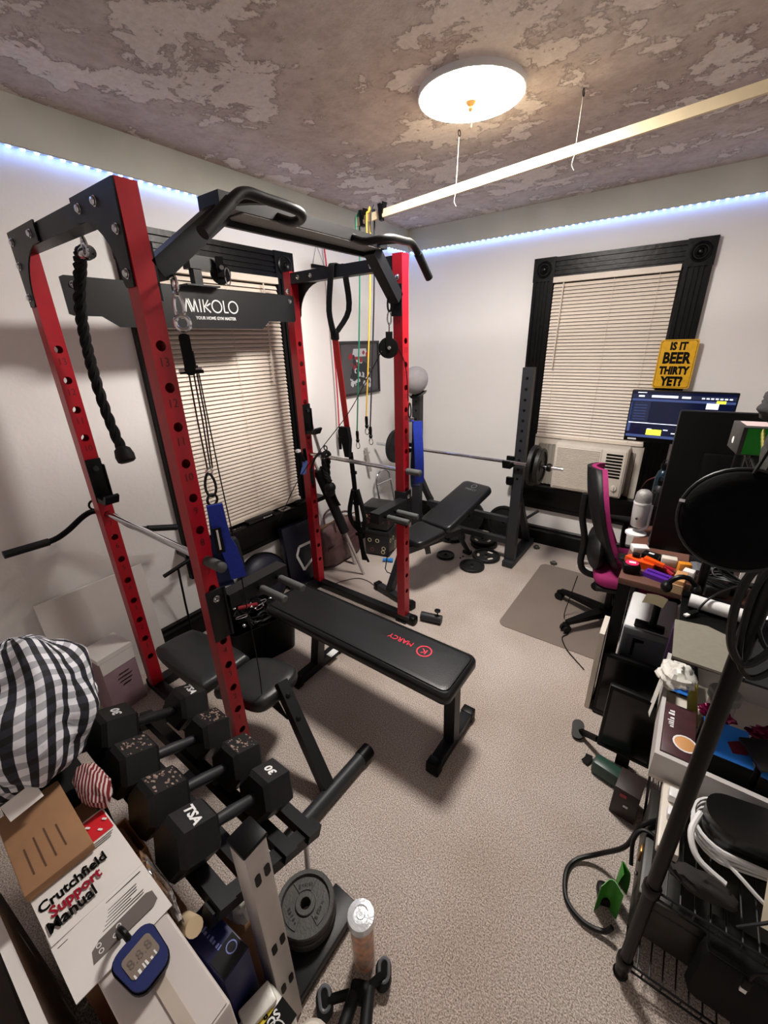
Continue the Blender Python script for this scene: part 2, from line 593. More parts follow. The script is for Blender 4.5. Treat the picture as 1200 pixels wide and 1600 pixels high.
def blind(P, bx, n, a0, a1, ztop, zbot, label, wand_a, u):
    t = thing('window_blind', label, 'blind', P((a0 + a1) / 2, 0.02, zbot), group='horizontal slat blinds')
    part('head_rail', bx(MB(), a0, a1, 0.006, 0.046, ztop - 0.035, ztop), M_blind, t, smooth=False)
    part('bottom_rail', bx(MB(), a0, a1, 0.010, 0.038, zbot, zbot + 0.02), M_blind, t, smooth=False)
    L = a1 - a0 - 0.008
    mb = MB()
    prof = [(-0.0125, 0.0), (-0.005, 0.0016), (0.005, 0.0016), (0.0125, 0.0), (0.005, 0.0009), (-0.005, 0.0009)]
    V = [(x, p[0], p[1]) for x in (-L / 2, L / 2) for p in prof]
    k = len(prof)
    mb.add(V, [(i, (i + 1) % k, k + (i + 1) % k, k + i) for i in range(k)] + [tuple(range(k)), tuple(range(k, 2 * k))])
    me = to_mesh(mb, 'slat')
    me.materials.append(M_blind)
    R = Matrix((u, n, Vector((0, 0, 1)))).transposed().to_4x4()
    N = int(round((ztop - 0.035 - zbot - 0.02) / 0.0235))
    for i in range(N):
        z = zbot + 0.028 + i * (ztop - 0.04 - zbot - 0.02) / N
        c = P((a0 + a1) / 2, 0.024, z)
        linked('slat', me, t, Matrix.Translation(c) @ R @ Matrix.Rotation(math.radians(-58), 4, 'X'))
    for f in (0.1, 0.52, 0.86):
        a = a0 + (a1 - a0) * f
        part('ladder_cord', MB().tube([P(a, 0.037, zbot), P(a, 0.037, ztop - 0.03)], 0.0011, 5), M_blind, t)
    part('tilt_wand', MB().tube([P(wand_a, 0.052, ztop - 0.04), P(wand_a - 0.01, 0.055, ztop - 0.62)], 0.0042, 6), M_blind, t)
    return t

win1, P1, bx1 = window('window_1', (0, -2.47, 0), (0, 1, 0), 1.073, 2.246, 0.62, 0.40)
blind(P1, bx1, Vector((1, 0, 0)), 0.148, 0.925, 2.10, 0.635, 'cream slat blind lowered behind the red power rack', 0.80, Vector((0, 1, 0)))
win2, P2, bx2 = window('window_2', (1.138, 0, 0), (1, 0, 0), 1.074, 2.246, 0.56, 0.33)
blind(P2, bx2, Vector((0, -1, 0)), 0.148, 0.918, 2.118, 0.962, 'cream slat blind lowered above the air conditioner', 0.225, Vector((1, 0, 0)))
# lower sash beside the air conditioner
mb = MB()
bx2(mb, 0.885, 0.93, 0.002, 0.03, 0.56, 0.955); bx2(mb, 0.145, 0.18, 0.002, 0.03, 0.56, 0.955)
bx2(mb, 0.145, 0.93, 0.002, 0.028, 0.90, 0.955)
part('lower_sash', mb, M_offwhite, win2, smooth=False)
# ------------------------------------------------------------------ air conditioner
t = thing('air_conditioner', 'cream window air conditioner with louvred grille below the blind', 'air conditioner', (1.72, -0.1, 0.562))
part('housing', MB().rbox((1.735, -0.088, 0.772), (0.505, 0.165, 0.372), 0.012), M_offwhite, t)
for a, b in ((1.325, 1.483), (1.987, 2.02)):
    mb = MB()
    n = int((b - a) / 0.016)
    for i in range(n):
        x = a + (b - a) * (i + 0.5) / n
        mb.box((x, -0.022 - 0.006 * (i % 2), 0.74), ((b - a) / n, 0.012, 0.34))
    part('accordion_panel', mb, mat('grey_accordion', (158, 152, 142), 0.6), t, smooth=False)
g = part('front_grille', MB().rbox((1.655, -0.172, 0.772), (0.325, 0.012, 0.345), 0.006), M_offwhite, t)
mb = MB()
for i in range(30):
    mb.box((1.655, -0.180, 0.618 + i * 0.0106), (0.30, 0.008, 0.0052), rx(0.5))
part('louvres', mb, M_offwhite, g, kind='stuff', smooth=False)
cp = part('control_panel', MB().rbox((1.90, -0.172, 0.772), (0.155, 0.012, 0.345), 0.006), M_offwhite, t)
for i in range(8):
    o = part('vent_slot', MB().box((1.905, -0.179, 0.912 - i * 0.0235), (0.108, 0.004, 0.013)), M_dark, cp, smooth=False)
for x in (1.875, 1.935):
    k = part('knob', MB().lathe([(0.021, 0), (0.020, 0.012), (0.006, 0.013), (0.0, 0.013)], (x, -0.178, 0.665), (0, -1, 0), 16), M_offwhite, t)
    part('knob_ridge', MB().box((x, -0.194, 0.665), (0.006, 0.008, 0.034)), M_offwhite, k, smooth=False)

# ------------------------------------------------------------------ LED strips
M_led = mat('led_emitter', (235, 242, 255), 0.4, emit=(122, 165, 255), strength=LED_STRENGTH)
M_tape = mat('led_tape', (210, 216, 226), 0.5)
def led_strip(label, p, d, L, nrm, sp=0.044):
    p, d, nrm = Vector(p), Vector(d), Vector(nrm)
    t = thing('led_strip', label, 'led strip', p, group='led strips under the wall trim')
    q = p + d * L
    part('tape', MB().beam(p, q, 0.010, 0.003, (0, 0, 1)), M_tape, t, smooth=False)
    me = to_mesh(MB().box((0, 0, 0), (0.012, 0.009, 0.006)), 'led', smooth=False)
    me.materials.append(M_led)
    R = Matrix((d, nrm, Vector((0, 0, 1)))).transposed().to_4x4()
    for i in range(int(L / sp)):
        linked('led', me, t, Matrix.Translation(p + d * (i + 0.5) * sp + Vector((0, 0, -0.0045))) @ R)
led_strip('blue-white led strip along the window wall with the yellow sign', (0.03, -0.022, 2.4295), (1, 0, 0), 2.95, (0, -1, 0))
led_strip('blue-white led strip along the wall behind the red rack', (0.022, -3.45, 2.4295), (0, 1, 0), 3.40, (1, 0, 0))

# ------------------------------------------------------------------ ceiling lamp
LX, LY = 1.362, -1.645
t = thing('ceiling_lamp', 'glowing round dish lamp with a brass finial on the ceiling', 'lamp', (LX, LY, HC - 0.06))
M_glow = mat('lit_glass_dish', (255, 250, 240), 0.4, emit=(255, 248, 240), strength=LAMP_STRENGTH)
M_brass = mat('brass', (150, 112, 62), 0.35, 0.9)
part('ceiling_plate', MB().lathe([(0.02, -0.002), (0.197, -0.002), (0.197, -0.021), (0.202, -0.021), (0.204, -0.010), (0.204, 0.0), (0.02, 0.0)], (LX, LY, HC), (0, 0, 1), 40, closed_prof=True), M_white, t)
R = 0.196
part('glass_dish', MB().lathe([(R, -0.015), (R, -0.020), (R * 0.93, -0.024), (R * 0.7, -0.029), (R * 0.35, -0.032), (0.012, -0.033)], (LX, LY, HC), (0, 0, 1), 40), M_glow, t)
part('finial', MB().lathe([(0.0, -0.064), (0.006, -0.061), (0.010, -0.054), (0.006, -0.048), (0.016, -0.042), (0.022, -0.034), (0.0, -0.030)], (LX, LY, HC), (0, 0, 1), 14), M_brass, t)
part('pull_chain', MB().tube([(LX + 0.005, LY + 0.004, HC - 0.063), (LX + 0.005, LY + 0.004, HC - 0.11)], 0.0012, 5), M_brass, t)

# ------------------------------------------------------------------ suspended wooden rail
M_pine = mat('pale_wood', (226, 208, 172), 0.5, var=0.06, vscale=14)
ra, rb = Vector((0.56, -1.39, 2.335)), Vector((2.85, -1.39, 2.470))
t = thing('hanging_rail', 'long pale wooden rail hung from the ceiling on strings', 'rail', ra)
part('rail', MB().beam(ra, rb, 0.016, 0.036), M_pine, t, smooth=False)
M_string = mat('twine', (206, 196, 178), 0.9)
for x, y in ((1.183, -1.386), (1.706, -1.380)):
    f = (x - ra.x) / (rb.x - ra.x)
    zr = ra.z + (rb.z - ra.z) * f
    s = part('string', MB().tube([(x, y, HC), (x - 0.004, y - 0.006, zr + 0.02)], 0.0013, 5), M_string, t)
    pts = [(x, -1.39 + 0.010 * math.cos(a), zr + 0.020 * math.sin(a)) for a in [2 * PI * k / 10 for k in range(10)]]
    part('string_loop', MB().tube(pts, 0.0014, 5, closed=True), M_string, s)
    part('string_tail', MB().tube(smooth_path([(x, -1.402, zr - 0.018), (x - 0.006, -1.404, zr - 0.05), (x + 0.004, -1.402, zr - 0.07)], 4), 0.0011, 5), M_string, s)
    part('ceiling_hook', MB().torus((x, y, HC - 0.012), 0.011, 0.0022, (1, 0, 0), 10, 5), M_wire, s)
for x in (0.61, 0.74):
    z = 2.335 + (x - 0.56) * 0.059
    c = part('spring_clip', MB().beam((x, -1.39, z - 0.03), (x - 0.008, -1.392, z + 0.045), 0.03, 0.018), M_dark, t, smooth=False)
    part('clip_jaw', MB().beam((x + 0.012, -1.39, z + 0.0), (x + 0.022, -1.392, z + 0.05), 0.028, 0.008), M_dark, c, smooth=False)

# ------------------------------------------------------------------ framed picture on the left wall
t = thing('picture_frame', 'dark framed print hanging on the wall near the room corner', 'picture', (0, -0.735, 1.315))
M_frame = mat('dark_frame', (34, 33, 34), 0.4)
cy, cz = -0.735, 1.522
part('print', MB().box((0.012, cy, cz), (0.004, 0.47, 0.38)), mat('charcoal_print', (78, 76, 78), 0.6, var=0.12, vscale=7), t, smooth=False)
for s in (-1, 1):
    part('frame_rail', MB().box((0.012, cy, cz + s * 0.198), (0.022, 0.51, 0.018)), M_frame, t, smooth=False)
    part('frame_stile', MB().box((0.012, cy + s * 0.246, cz), (0.022, 0.018, 0.378)), M_frame, t, smooth=False)
M_pred = mat('print_red', (150, 32, 48), 0.6); M_pwh = mat('print_white', (190, 190, 196), 0.6); M_pdk = mat('print_dark', (40, 40, 46), 0.6)
random.seed(3)
mb = [MB(), MB(), MB()]
for i in range(46):
    a = random.uniform(-0.13, 0.13); b = random.uniform(-0.15, 0.13)
    k = 0 if b > 0.0 and random.random() < 0.6 else (1 if random.random() < 0.55 else 2)
    s = random.uniform(0.012, 0.032)
    mb[k].prism([(a + s * math.cos(q) * random.uniform(0.6, 1), b + s * math.sin(q) * random.uniform(0.6, 1)) for q in [2 * PI * j / 7 for j in range(7)]], (0.0142 + 0.0003 * i / 46, cy, cz), (0, 1, 0), (0, 0, 1), 0.0004)
mb[1].prism([(-0.10, 0.09), (0.10, 0.09), (0.08, 0.15), (-0.08, 0.15)], (0.0142, cy, cz), (0, 1, 0), (0, 0, 1), 0.0004)
mb[2].prism([(0.12 * math.cos(q), -0.04 + 0.10 * math.sin(q)) for q in [2 * PI * j / 16 for j in range(16)]], (0.0141, cy, cz), (0, 1, 0), (0, 0, 1), 0.0002)
for k, m in enumerate((M_pred, M_pwh, M_pdk)):
    part('printed_shapes', mb[k], m, t, smooth=False)

# ------------------------------------------------------------------ yellow sign
t = thing('tin_sign', 'yellow tin sign with black slogan lettering beside the window', 'sign', (2.137, -0.05, 1.377))
M_yel = mat('sign_yellow', (232, 176, 28), 0.45, var=0.12, vscale=30)
R6 = rx(math.radians(0))
part('plate', MB().prism(rrect(0.21, 0.305, 0.014), (2.137, -0.046, 1.53), (1, 0, 0), (0, 0, 1), 0.004), M_yel, t, smooth=False)
part('border', MB().prism([(a, b) for a, b in rrect(0.197, 0.292, 0.012)] , (2.137, -0.0502, 1.53), (1, 0, 0), (0, 0, 1), 0.0003), mat('sign_line', (70, 50, 16), 0.5), t, smooth=False)
part('face', MB().prism([(a, b) for a, b in rrect(0.192, 0.287, 0.011)] , (2.137, -0.0506, 1.53), (1, 0, 0), (0, 0, 1), 0.0003), M_yel, t, smooth=False)
for s, z, h, sx, b in (('IS IT', 1.640, 0.064, 0.80, 0.0032), ('BEER', 1.566, 0.094, 0.74, 0.0042), ('THIRTY', 1.489, 0.066, 0.72, 0.0040), ('YET?', 1.420, 0.078, 0.74, 0.0046)):
    part('lettering', text_mb(s, h, (2.137, -0.0514, z), (1, 0, 0), (0, 0, 1), 0.0004, b, sx), M_dark, t, smooth=False)
for x in (2.045, 2.229):
    for z in (1.39, 1.67):
        part('nail', MB().lathe([(0.004, 0), (0.003, 0.002), (0, 0.0025)], (x, -0.0506, z), (0, -1, 0), 8), M_chrome, t)
# ================================================================== POWER RACK
X0, X1, YA, YC, TW = 0.277, 1.048, -2.911, -1.659, 0.056
HR = 2.10
HOLES = [1.716 - 0.114 * k for k in range(14)]
def upright_mb(x1, y0, z0, z1, holes, r=0.0145):
    """square tube with round through-holes in its two x faces"""
    x0 = x1 - TW; y1 = y0 + TW; cy = y0 + TW / 2
    mb = MB()
    mb.add([(x0, y0, z0), (x1, y0, z0), (x1, y0, z1), (x0, y0, z1)], [(0, 1, 2, 3)])
    mb.add([(x0, y1, z0), (x1, y1, z0), (x1, y1, z1), (x0, y1, z1)], [(0, 1, 2, 3)])
    mb.add([(x0, y0, z1), (x1, y0, z1), (x1, y1, z1), (x0, y1, z1)], [(0, 1, 2, 3)])
    mb.add([(x0, y0, z0), (x1, y0, z0), (x1, y1, z0), (x0, y1, z0)], [(0, 1, 2, 3)])
    hs = sorted(h for h in holes if z0 + 0.04 < h < z1 - 0.04)
    for X in (x0, x1):
        zc = z0
        for h in hs:
            a, b = h - TW / 2, h + TW / 2
            if a > zc + 1e-4:
                mb.add([(X, y0, zc), (X, y1, zc), (X, y1, a), (X, y0, a)], [(0, 1, 2, 3)])
            n = 16
            inn = [(X, cy + r * math.cos(2 * PI * k / n), h + r * math.sin(2 * PI * k / n)) for k in range(n)]
            out = []
            for k in range(n):
                c, s_ = math.cos(2 * PI * k / n), math.sin(2 * PI * k / n)
                f = (TW / 2) / max(abs(c), abs(s_))
                out.append((X, cy + c * f, h + s_ * f))
            mb.add(inn + out, [(k, (k + 1) % n, n + (k + 1) % n, n + k) for k in range(n)])
            zc = b
        mb.add([(X, y0, zc), (X, y1, zc), (X, y1, z1), (X, y0, z1)], [(0, 1, 2, 3)])
    return mb
BOLT = to_mesh(MB().lathe([(0.013, 0), (0.013, 0.002), (0.0105, 0.002), (0.0105, 0.006), (0.008, 0.009), (0.0, 0.010)], seg=12), 'bolt')
BOLT.materials.append(M_chrome)

rack = thing('power_rack', 'red and black power rack with brand nameplate and pull-up bars', 'power rack', (0.65, -2.25, 0))
ups = {}
for nm, x, y in (('A', X1, YA), ('B', X0, YA), ('C', X1, YC), ('D', X0, YC)):
    ups[nm] = part('upright', upright_mb(x, y, 0.05, HR, HOLES), M_red, rack, smooth=False)
    for k in range(13):
        z = HOLES[k]
        part('hole_number', text_mb(str(13 - k), 0.036, (x + 0.0003, y + TW / 2, z - 0.045), (0, 1, 0), (0, 0, 1), 0.0003, 0.0, 0.9), M_red_dk, ups[nm], smooth=False)
# side frames: floor tube, top tube, gussets
def gusset(xa, sgn, y, depth):
    """plate whose long edge lies on the upright's outer edge at xa; sgn: towards the middle"""
    w, h = 0.262, 0.236
    pts = [(0, 0), (w, 0), (w, -0.060)]
    for k in range(9):
        a = PI / 2 * k / 8
        pts.append((0.060 + (w - 0.062) * (1 - math.sin(a)) * 0.92, -h + 0.012 + (h - 0.072) * math.cos(a)))
    pts += [(0.052, -h), (0.010, -h)]
    return MB().prism([(xa + sgn * a, b) for a, b in pts], (0, y, 2.098), (1, 0, 0), (0, 0, 1), depth)
for y, yo, d in ((YA, YA - 0.0005, 0.005), (YC, YC + TW + 0.0055, 0.005)):
    cy = y + TW / 2
    part('floor_tube', MB().rbox((0.655, cy, 0.027), (0.87, 0.054, 0.050), 0.004), M_steel_blk, rack)
    for xe in (0.207, 1.095):
        part('end_cap', MB().rbox((xe, cy, 0.029), (0.05, 0.060, 0.058), 0.016, seg=3), M_dark, rack)
    part('top_tube', MB().box2((X0, y + 0.002, 2.036), (X1 - TW, y + TW - 0.002, 2.092)), M_steel_blk, rack, smooth=False)
    nb = -1 if y == YA else 1
    for xa, sg in ((X1, -1), (X0 - TW, 1)):
        g = part('gusset_plate', gusset(xa, sg, yo, d), M_steel_blk, rack, smooth=False)
        yy = yo - 0.0052 if nb < 0 else yo
        for a, b in ((0.03, -0.032), (0.215, -0.032), (0.03, -0.105), (0.03, -0.205)) if sg > 0 else ((0.03, -0.105), (0.115, -0.032), (0.215, -0.032), (0.03, -0.205)):
            linked('bolt', BOLT, g, place((xa + sg * a, yy, 2.098 + b), (0, nb, 0)))
# inner face of the far gusset carries bolts towards the camera
for x in (0.34, 0.44, 0.86):
    linked('bolt', BOLT, rack, place((x, YC + 0.002, 2.064), (0, -1, 0)))
for x in (X0 - 0.028, X1 - 0.028):
    linked('bolt', BOLT, rack, place((x, YC, 2.0), (0, -1, 0)))
# rear floor tube and rear nameplate
part('rear_tube', MB().box2((X0 - TW, YA + TW, 0.005), (X0, YC, 0.055)), M_steel_blk, rack, smooth=False)
np_ = [(-2.815, 1.842), (-2.80, 1.836), (-2.70, 1.836), (-2.64, 1.797), (-1.90, 1.797), (-1.85, 1.836), (-1.660, 1.836), (-1.650, 1.846), (-1.650, 1.968), (-1.66, 1.975), (-2.80, 1.975), (-2.815, 1.968)]
M_name = mat('nameplate_black', (22, 22, 24), 0.4, spec=0.35)
plate = part('nameplate', MB().prism(np_, (X0 + 0.0005, 0, 0), (0, 1, 0), (0, 0, 1), 0.005), M_name, rack, smooth=False)
for y in (-2.775, -1.685):
    linked('bolt', BOLT, plate, place((X0 + 0.006, y, 1.945), (1, 0, 0)))
def stroke(mb, pts, w, x, y0, z0, s):
    for (a, b), (c, d) in zip(pts[:-1], pts[1:]):
        p = Vector((0, a, b)); q = Vector((0, c, d))
        dd = (q - p).normalized() * w * 0.45
        mb.beam(Vector((x, y0, z0)) + (p - dd) * s, Vector((x, y0, z0)) + (q + dd) * s, 0.0012, w * s, (0, 0, 1))
        # keep the stroke in the plate's plane
    return mb
mbn = MB()
def sline(p, q, w=0.0058):
    p, q = Vector((X0 + 0.006, p[0], p[1])), Vector((X0 + 0.006, q[0], q[1]))
    mbn.beam(p, q, w, 0.0010, (1, 0, 0))
def slogo(y0, z0, h):
    # M
    sline((y0, z0), (y0 + 0.012, z0 + h)); sline((y0 + 0.012, z0 + h), (y0 + 0.030, z0)); sline((y0 + 0.022, z0 + h), (y0 + 0.040, z0)); sline((y0 + 0.040, z0), (y0 + 0.052, z0 + h)); sline((y0 + 0.052, z0 + h), (y0 + 0.062, z0))
    sline((y0 + 0.078, z0), (y0 + 0.078, z0 + h))
    sline((y0 + 0.096, z0), (y0 + 0.096, z0 + h)); sline((y0 + 0.100, z0 + h * 0.42), (y0 + 0.124, z0 + h * 0.98)); sline((y0 + 0.104, z0 + h * 0.42), (y0 + 0.130, z0))
    sline((y0 + 0.112, z0 + h * 0.50), (y0 + 0.134, z0 + h * 0.72))
    for c in (0.168, 0.262):
        pts = [(X0 + 0.006, y0 + c + 0.027 * math.cos(a), z0 + h / 2 + h * 0.48 * math.sin(a)) for a in [2 * PI * k / 20 for k in range(20)]]
        for k in range(20):
            sline(pts[k][1:], pts[(k + 1) % 20][1:])
    sline((y0 + 0.208, z0 + h), (y0 + 0.208, z0 + 0.003)); sline((y0 + 0.208, z0 + 0.003), (y0 + 0.230, z0 + 0.003))
slogo(-2.335, 1.868, 0.056)
part('brand_name', mbn, M_white_print, plate, smooth=False)
part('brand_slogan', text_mb('YOUR HOME GYM MASTER', 0.020, (X0 + 0.0062, -2.178, 1.842), (0, 1, 0), (0, 0, 1), 0.0004, 0.0003, 0.92), M_white_print, plate, smooth=False)
# pull-up beam with angled struts
bx_ = 1.02
for s, yp, yb in ((1, YA + TW, -2.615), (-1, YC, -1.845)):
    part('angled_strut', MB().beam((bx_, yp + s * 0.012, 1.905), (bx_, yb + s * 0.01, 2.085), 0.056, 0.056, (1, 0, 0)), M_steel_blk, rack, smooth=False)
    part('strut_foot', MB().box2((bx_ - 0.035, yp + min(0, s * 0.006), 1.83), (bx_ + 0.028, yp + max(0, s * 0.006), 1.97)), M_steel_blk, rack, smooth=False)
part('pull_up_beam', MB().box2((bx_ - 0.05, -2.64, 2.085), (bx_ + 0.055, -1.815, 2.125)), M_steel_blk, rack, smooth=False)
part('grit_plate', MB().box2((bx_ - 0.036, -2.56, 2.081), (bx_ + 0.053, -1.86, 2.0845)), M_knurl, rack, smooth=False)
part('beam_lip', MB().box2((bx_ - 0.056, -2.64, 2.064), (bx_ - 0.040, -1.815, 2.0848)), M_steel_blk, rack, smooth=False)
for s, cy in ((-1, -2.43), (1, -2.03)):
    # loop handle: rises from the beam, runs outwards along the beam, drops into an angled grip
    pts = smooth_path([(1.06, cy - s * 0.01, 2.10), (1.13, cy - s * 0.015, 2.075), (1.19, cy - s * 0.0, 2.076), (1.212, cy + s * 0.045, 2.084), (1.205, cy + s * 0.15, 2.090), (1.20, cy + s * 0.215, 2.092), (1.20, cy + s * 0.262, 2.066), (1.20, cy + s * 0.355, 1.985)], 6)
    h = part('pull_up_handle', MB().tube(pts, 0.0145, 12), M_steel_blk, rack)
    part('handle_grip', MB().tube([(1.20, cy + s * 0.268, 2.0605), (1.20, cy + s * 0.365, 1.977)], 0.0178, 12), M_foam, h)
    part('handle_brace', MB().tube([(1.07, cy + s * 0.16, 2.105), (1.14, cy + s * 0.15, 2.098), (1.205, cy + s * 0.13, 2.090)], 0.011, 8), M_steel_blk, h)
# lat pulley bracket on top of the nameplate
part('pulley_bracket', MB().box2((X0 - 0.01, -2.30, 2.045), (X0 + 0.05, -2.155, 2.10)), M_steel_blk, rack, smooth=False)
part('pulley_bracket', MB().box2((X0 + 0.0065, -2.285, 1.975), (X0 + 0.045, -2.245, 2.045)), M_steel_blk, rack, smooth=False)
part('bracket_shelf', MB().box2((X0 - 0.02, -2.33, 1.9755), (X0 + 0.05, -2.16, 1.982)), M_steel_dk, rack, smooth=False)
pw = part('pulley_wheel', MB().lathe([(0.012, -0.012), (0.046, -0.012), (0.042, -0.004), (0.042, 0.004), (0.046, 0.012), (0.012, 0.012)], (X0 + 0.06, -2.155, 2.035), (0.9, -0.5, 0), 22), M_dark, rack)
part('pulley_cheek', MB().box((X0 + 0.078, -2.165, 2.06), (0.006, 0.036, 0.085), rz(-0.5)), M_dark, pw, smooth=False)
part('pulley_pin', MB().cyl((X0 + 0.03, -2.14, 2.05), (X0 + 0.125, -2.19, 2.05), 0.010, 10), M_chrome, pw)
part('spring_clip', MB().tube([(X0 + 0.125, -2.165 + 0.014 * math.cos(a), 2.015 + 0.036 * math.sin(a)) for a in [2 * PI * k / 14 for k in range(14)]], 0.003, 6, closed=True), M_chrome, pw)
# feet at the front posts
for y in (YA, YC):
    part('post_foot', MB().box2((X1 - TW - 0.01, y - 0.012, 0.0), (X1 + 0.012, y + TW + 0.012, 0.008)), M_steel_blk, rack, smooth=False)

# ------------------------------------------------------------------ attachments on the rack
def j_hook(x, y, z, label):
    t = thing('j_hook', label, 'j-hook', (x, y, z), group='j-hooks on the rear uprights')
    part('hook_plate', MB().rbox((x + 0.004, y + TW / 2, z + 0.09), (0.008, TW + 0.004, 0.19), 0.003), M_dark, t)
    part('hook_cheek', MB().rbox((x - 0.012, y + TW + 0.0055, z + 0.08), (0.05, 0.008, 0.15), 0.003), M_dark, t)
    part('hook_cradle', MB().prism([(0, 0), (0.075, 0.0), (0.098, 0.036), (0.085, 0.042), (0.062, 0.018), (0, 0.022)], (x + 0.006, y + TW / 2 + 0.028, z - 0.002), (1, 0, 0), (0, 0, 1), 0.055), M_dark, t, smooth=False)
    part('hook_pin', MB().cyl((x + 0.008, y + TW / 2, z + 0.145), (x + 0.02, y + TW / 2, z + 0.145), 0.011, 12), M_steel_dk, t)
j_hook(X0 + 0.0025, YA, 1.10, 'black j-hook on the red post nearest the checked shirt bundle')
j_hook(X0 + 0.0025, YC, 1.175, 'black j-hook on the red post beside the blind')

def safety_bar(y, z, label):
    t = thing('safety_bar', label, 'safety bar', (0.65, y, z - 0.015), group='chrome safety bars of the rack')
    yc = y + TW / 2
    part('bar', MB().cyl((X0 + 0.001, yc, z), (X1 + 0.004, yc, z), 0.0126, 16), M_chrome, t)
    part('grip', MB().lathe([(0.0175, 0), (0.0182, 0.004), (0.0182, 0.088), (0.012, 0.092)], (X1 + 0.005, yc, z), (1, 0, 0), 16), M_grey_rub, t)
    part('stop', MB().cyl((X0 - TW - 0.045, yc, z), (X0 - TW - 0.002, yc, z), 0.016, 14), M_grey_rub, t)
safety_bar(YA, HOLES[6], 'chrome safety bar with grey grip on the rack side nearest the dumbbells')
safety_bar(YC, HOLES[6], 'chrome safety bar with grey grip on the rack side nearest the picture')

def dip_arm(y, s, label):
    z = 0.83
    t = thing('dip_attachment', label, 'dip attachment', (X1, y, z - 0.06), group='dip attachments facing each other')
    part('mount_plate', MB().rbox((X1 + 0.0065, y + TW / 2, z - 0.02), (0.010, TW + 0.012, 0.21), 0.003), M_steel_blk, t)
    part('mount_cheek', MB().rbox((X1 - 0.02, (y + TW + 0.0065) if s > 0 else y - 0.0065, z - 0.02), (0.075, 0.010, 0.21), 0.003), M_steel_blk, t)
    ya = (y + TW + 0.012) if s > 0 else y - 0.012
    yb = ya + s * 0.27
    part('arm', MB().box2((X1 - 0.028, ya, z - 0.01), (X1 + 0.03, yb, z + 0.048)), M_steel_blk, t, smooth=False)
    for q in (0.125, 0.215):
        yy = ya + s * q
        g = part('peg', MB().cyl((X1 + 0.0305, yy, z + 0.018), (X1 + 0.055, yy, z + 0.018), 0.009, 10), M_dark, t)
        part('peg_grip', MB().lathe([(0.014, 0), (0.0150, 0.004), (0.0150, 0.128), (0.011, 0.132)], (X1 + 0.05, yy, z + 0.018), (1, 0, 0), 14), M_grey_rub, g)
    linked('bolt', BOLT, t, place((X1 + 0.0118, y + TW / 2, z + 0.05), (1, 0, 0)))
dip_arm(YA, 1, 'black dip arm with two grey pegs above the bench nearest the camera')
dip_arm(YC, -1, 'black dip arm with two grey pegs in front of the speaker boxes')
# ================================================================== FLAT BENCH
def cushion(c, w, l, h, r=0.03, e=0.016, n=4, taper=0.0):
    """soft upholstered slab, rounded in plan and at its edges; taper narrows the -y end"""
    mb = MB()
    outline = rrect(w, l, r, n)
    rings = [(-e, -h / 2), (-e * 0.3, -h / 2 + e * 0.3), (0, -h / 2 + e), (0, h / 2 - e), (-e * 0.3, h / 2 - e * 0.3), (-e, h / 2), (-e * 2.2, h / 2 + 0.002)]
    V = []; N = len(outline)
    for d, z in rings:
        fx, fy = (w + 2 * d) / w, (l + 2 * d) / l
        for a, b in outline:
            k = 1 - taper * (0.5 - b / l)
            V.append((c[0] + a * fx * k, c[1] + b * fy, c[2] + z))
    F = []
    for i in range(len(rings) - 1):
        for k in range(N):
            F.append((i * N + k, i * N + (k + 1) % N, (i + 1) * N + (k + 1) % N, (i + 1) * N + k))
    F.append(tuple(range(N - 1, -1, -1))); F.append(tuple((len(rings) - 1) * N + k for k in range(N)))
    return mb.add(V, F)

t = thing('flat_bench', 'black flat weight bench with red brand print standing in the rack', 'weight bench', (1.2, -2.28, 0))
Rb = Matrix.Rotation(PI / 2, 4, 'Z')
pad = part('pad', cushion((0, 0, 0), 0.285, 1.105, 0.062, 0.035, 0.018).xf(Matrix.Translation((1.203, -2.28, 0.398)) @ Rb), M_vinyl, t, angle=60)
mb = MB()
ol = [Matrix.Translation((1.203, -2.28, 0.4315)) @ Rb @ Vector((a, b, 0)) for a, b in rrect(0.247, 1.07, 0.03, 4)]
part('seam', mb.tube(ol, 0.0016, 5, closed=True), M_dark, pad)
part('brand_text', text_mb('MARCY', 0.040, (1.415, -2.243, 0.4318), (-1, 0, 0), (0, -1, 0), 0.0005, 0.0002, 1.0), M_pink_print, pad, smooth=False)
mb = MB().lathe([(0.036, 0), (0.036, 0.0008), (0.030, 0.0008), (0.030, 0)], (1.545, -2.25, 0.4315), (0, 0, 1), 24, closed_prof=True)
part('brand_roundel', mb, M_pink_print, pad, smooth=False)
part('brand_monogram', text_mb('K', 0.042, (1.545, -2.25, 0.4318), (-1, 0, 0), (0, -1, 0), 0.0005, 0.0004, 1.1), M_pink_print, pad, smooth=False)
part('spine_tube', MB().box2((0.78, -2.31, 0.318), (1.72, -2.25, 0.366)), M_steel_blk, t, smooth=False)
for x, xf in ((0.915, 0.865), (1.705, 1.71)):
    part('leg', MB().beam((x, -2.28, 0.345), (xf, -2.28, 0.05), 0.052, 0.052, (0, 1, 0)), M_steel_blk, t, smooth=False)
    f = part('foot', MB().rbox((xf, -2.27, 0.031), (0.052, 0.33, 0.050), 0.004), M_steel_blk, t)
    for s in (-1, 1):
        part('end_cap', MB().rbox((xf, -2.27 + s * 0.165, 0.030), (0.060, 0.045, 0.060), 0.006), M_dark, f)
part('warning_label', MB().box((0.895, -2.18, 0.0565), (0.04, 0.07, 0.001)), M_white_print, t, smooth=False)

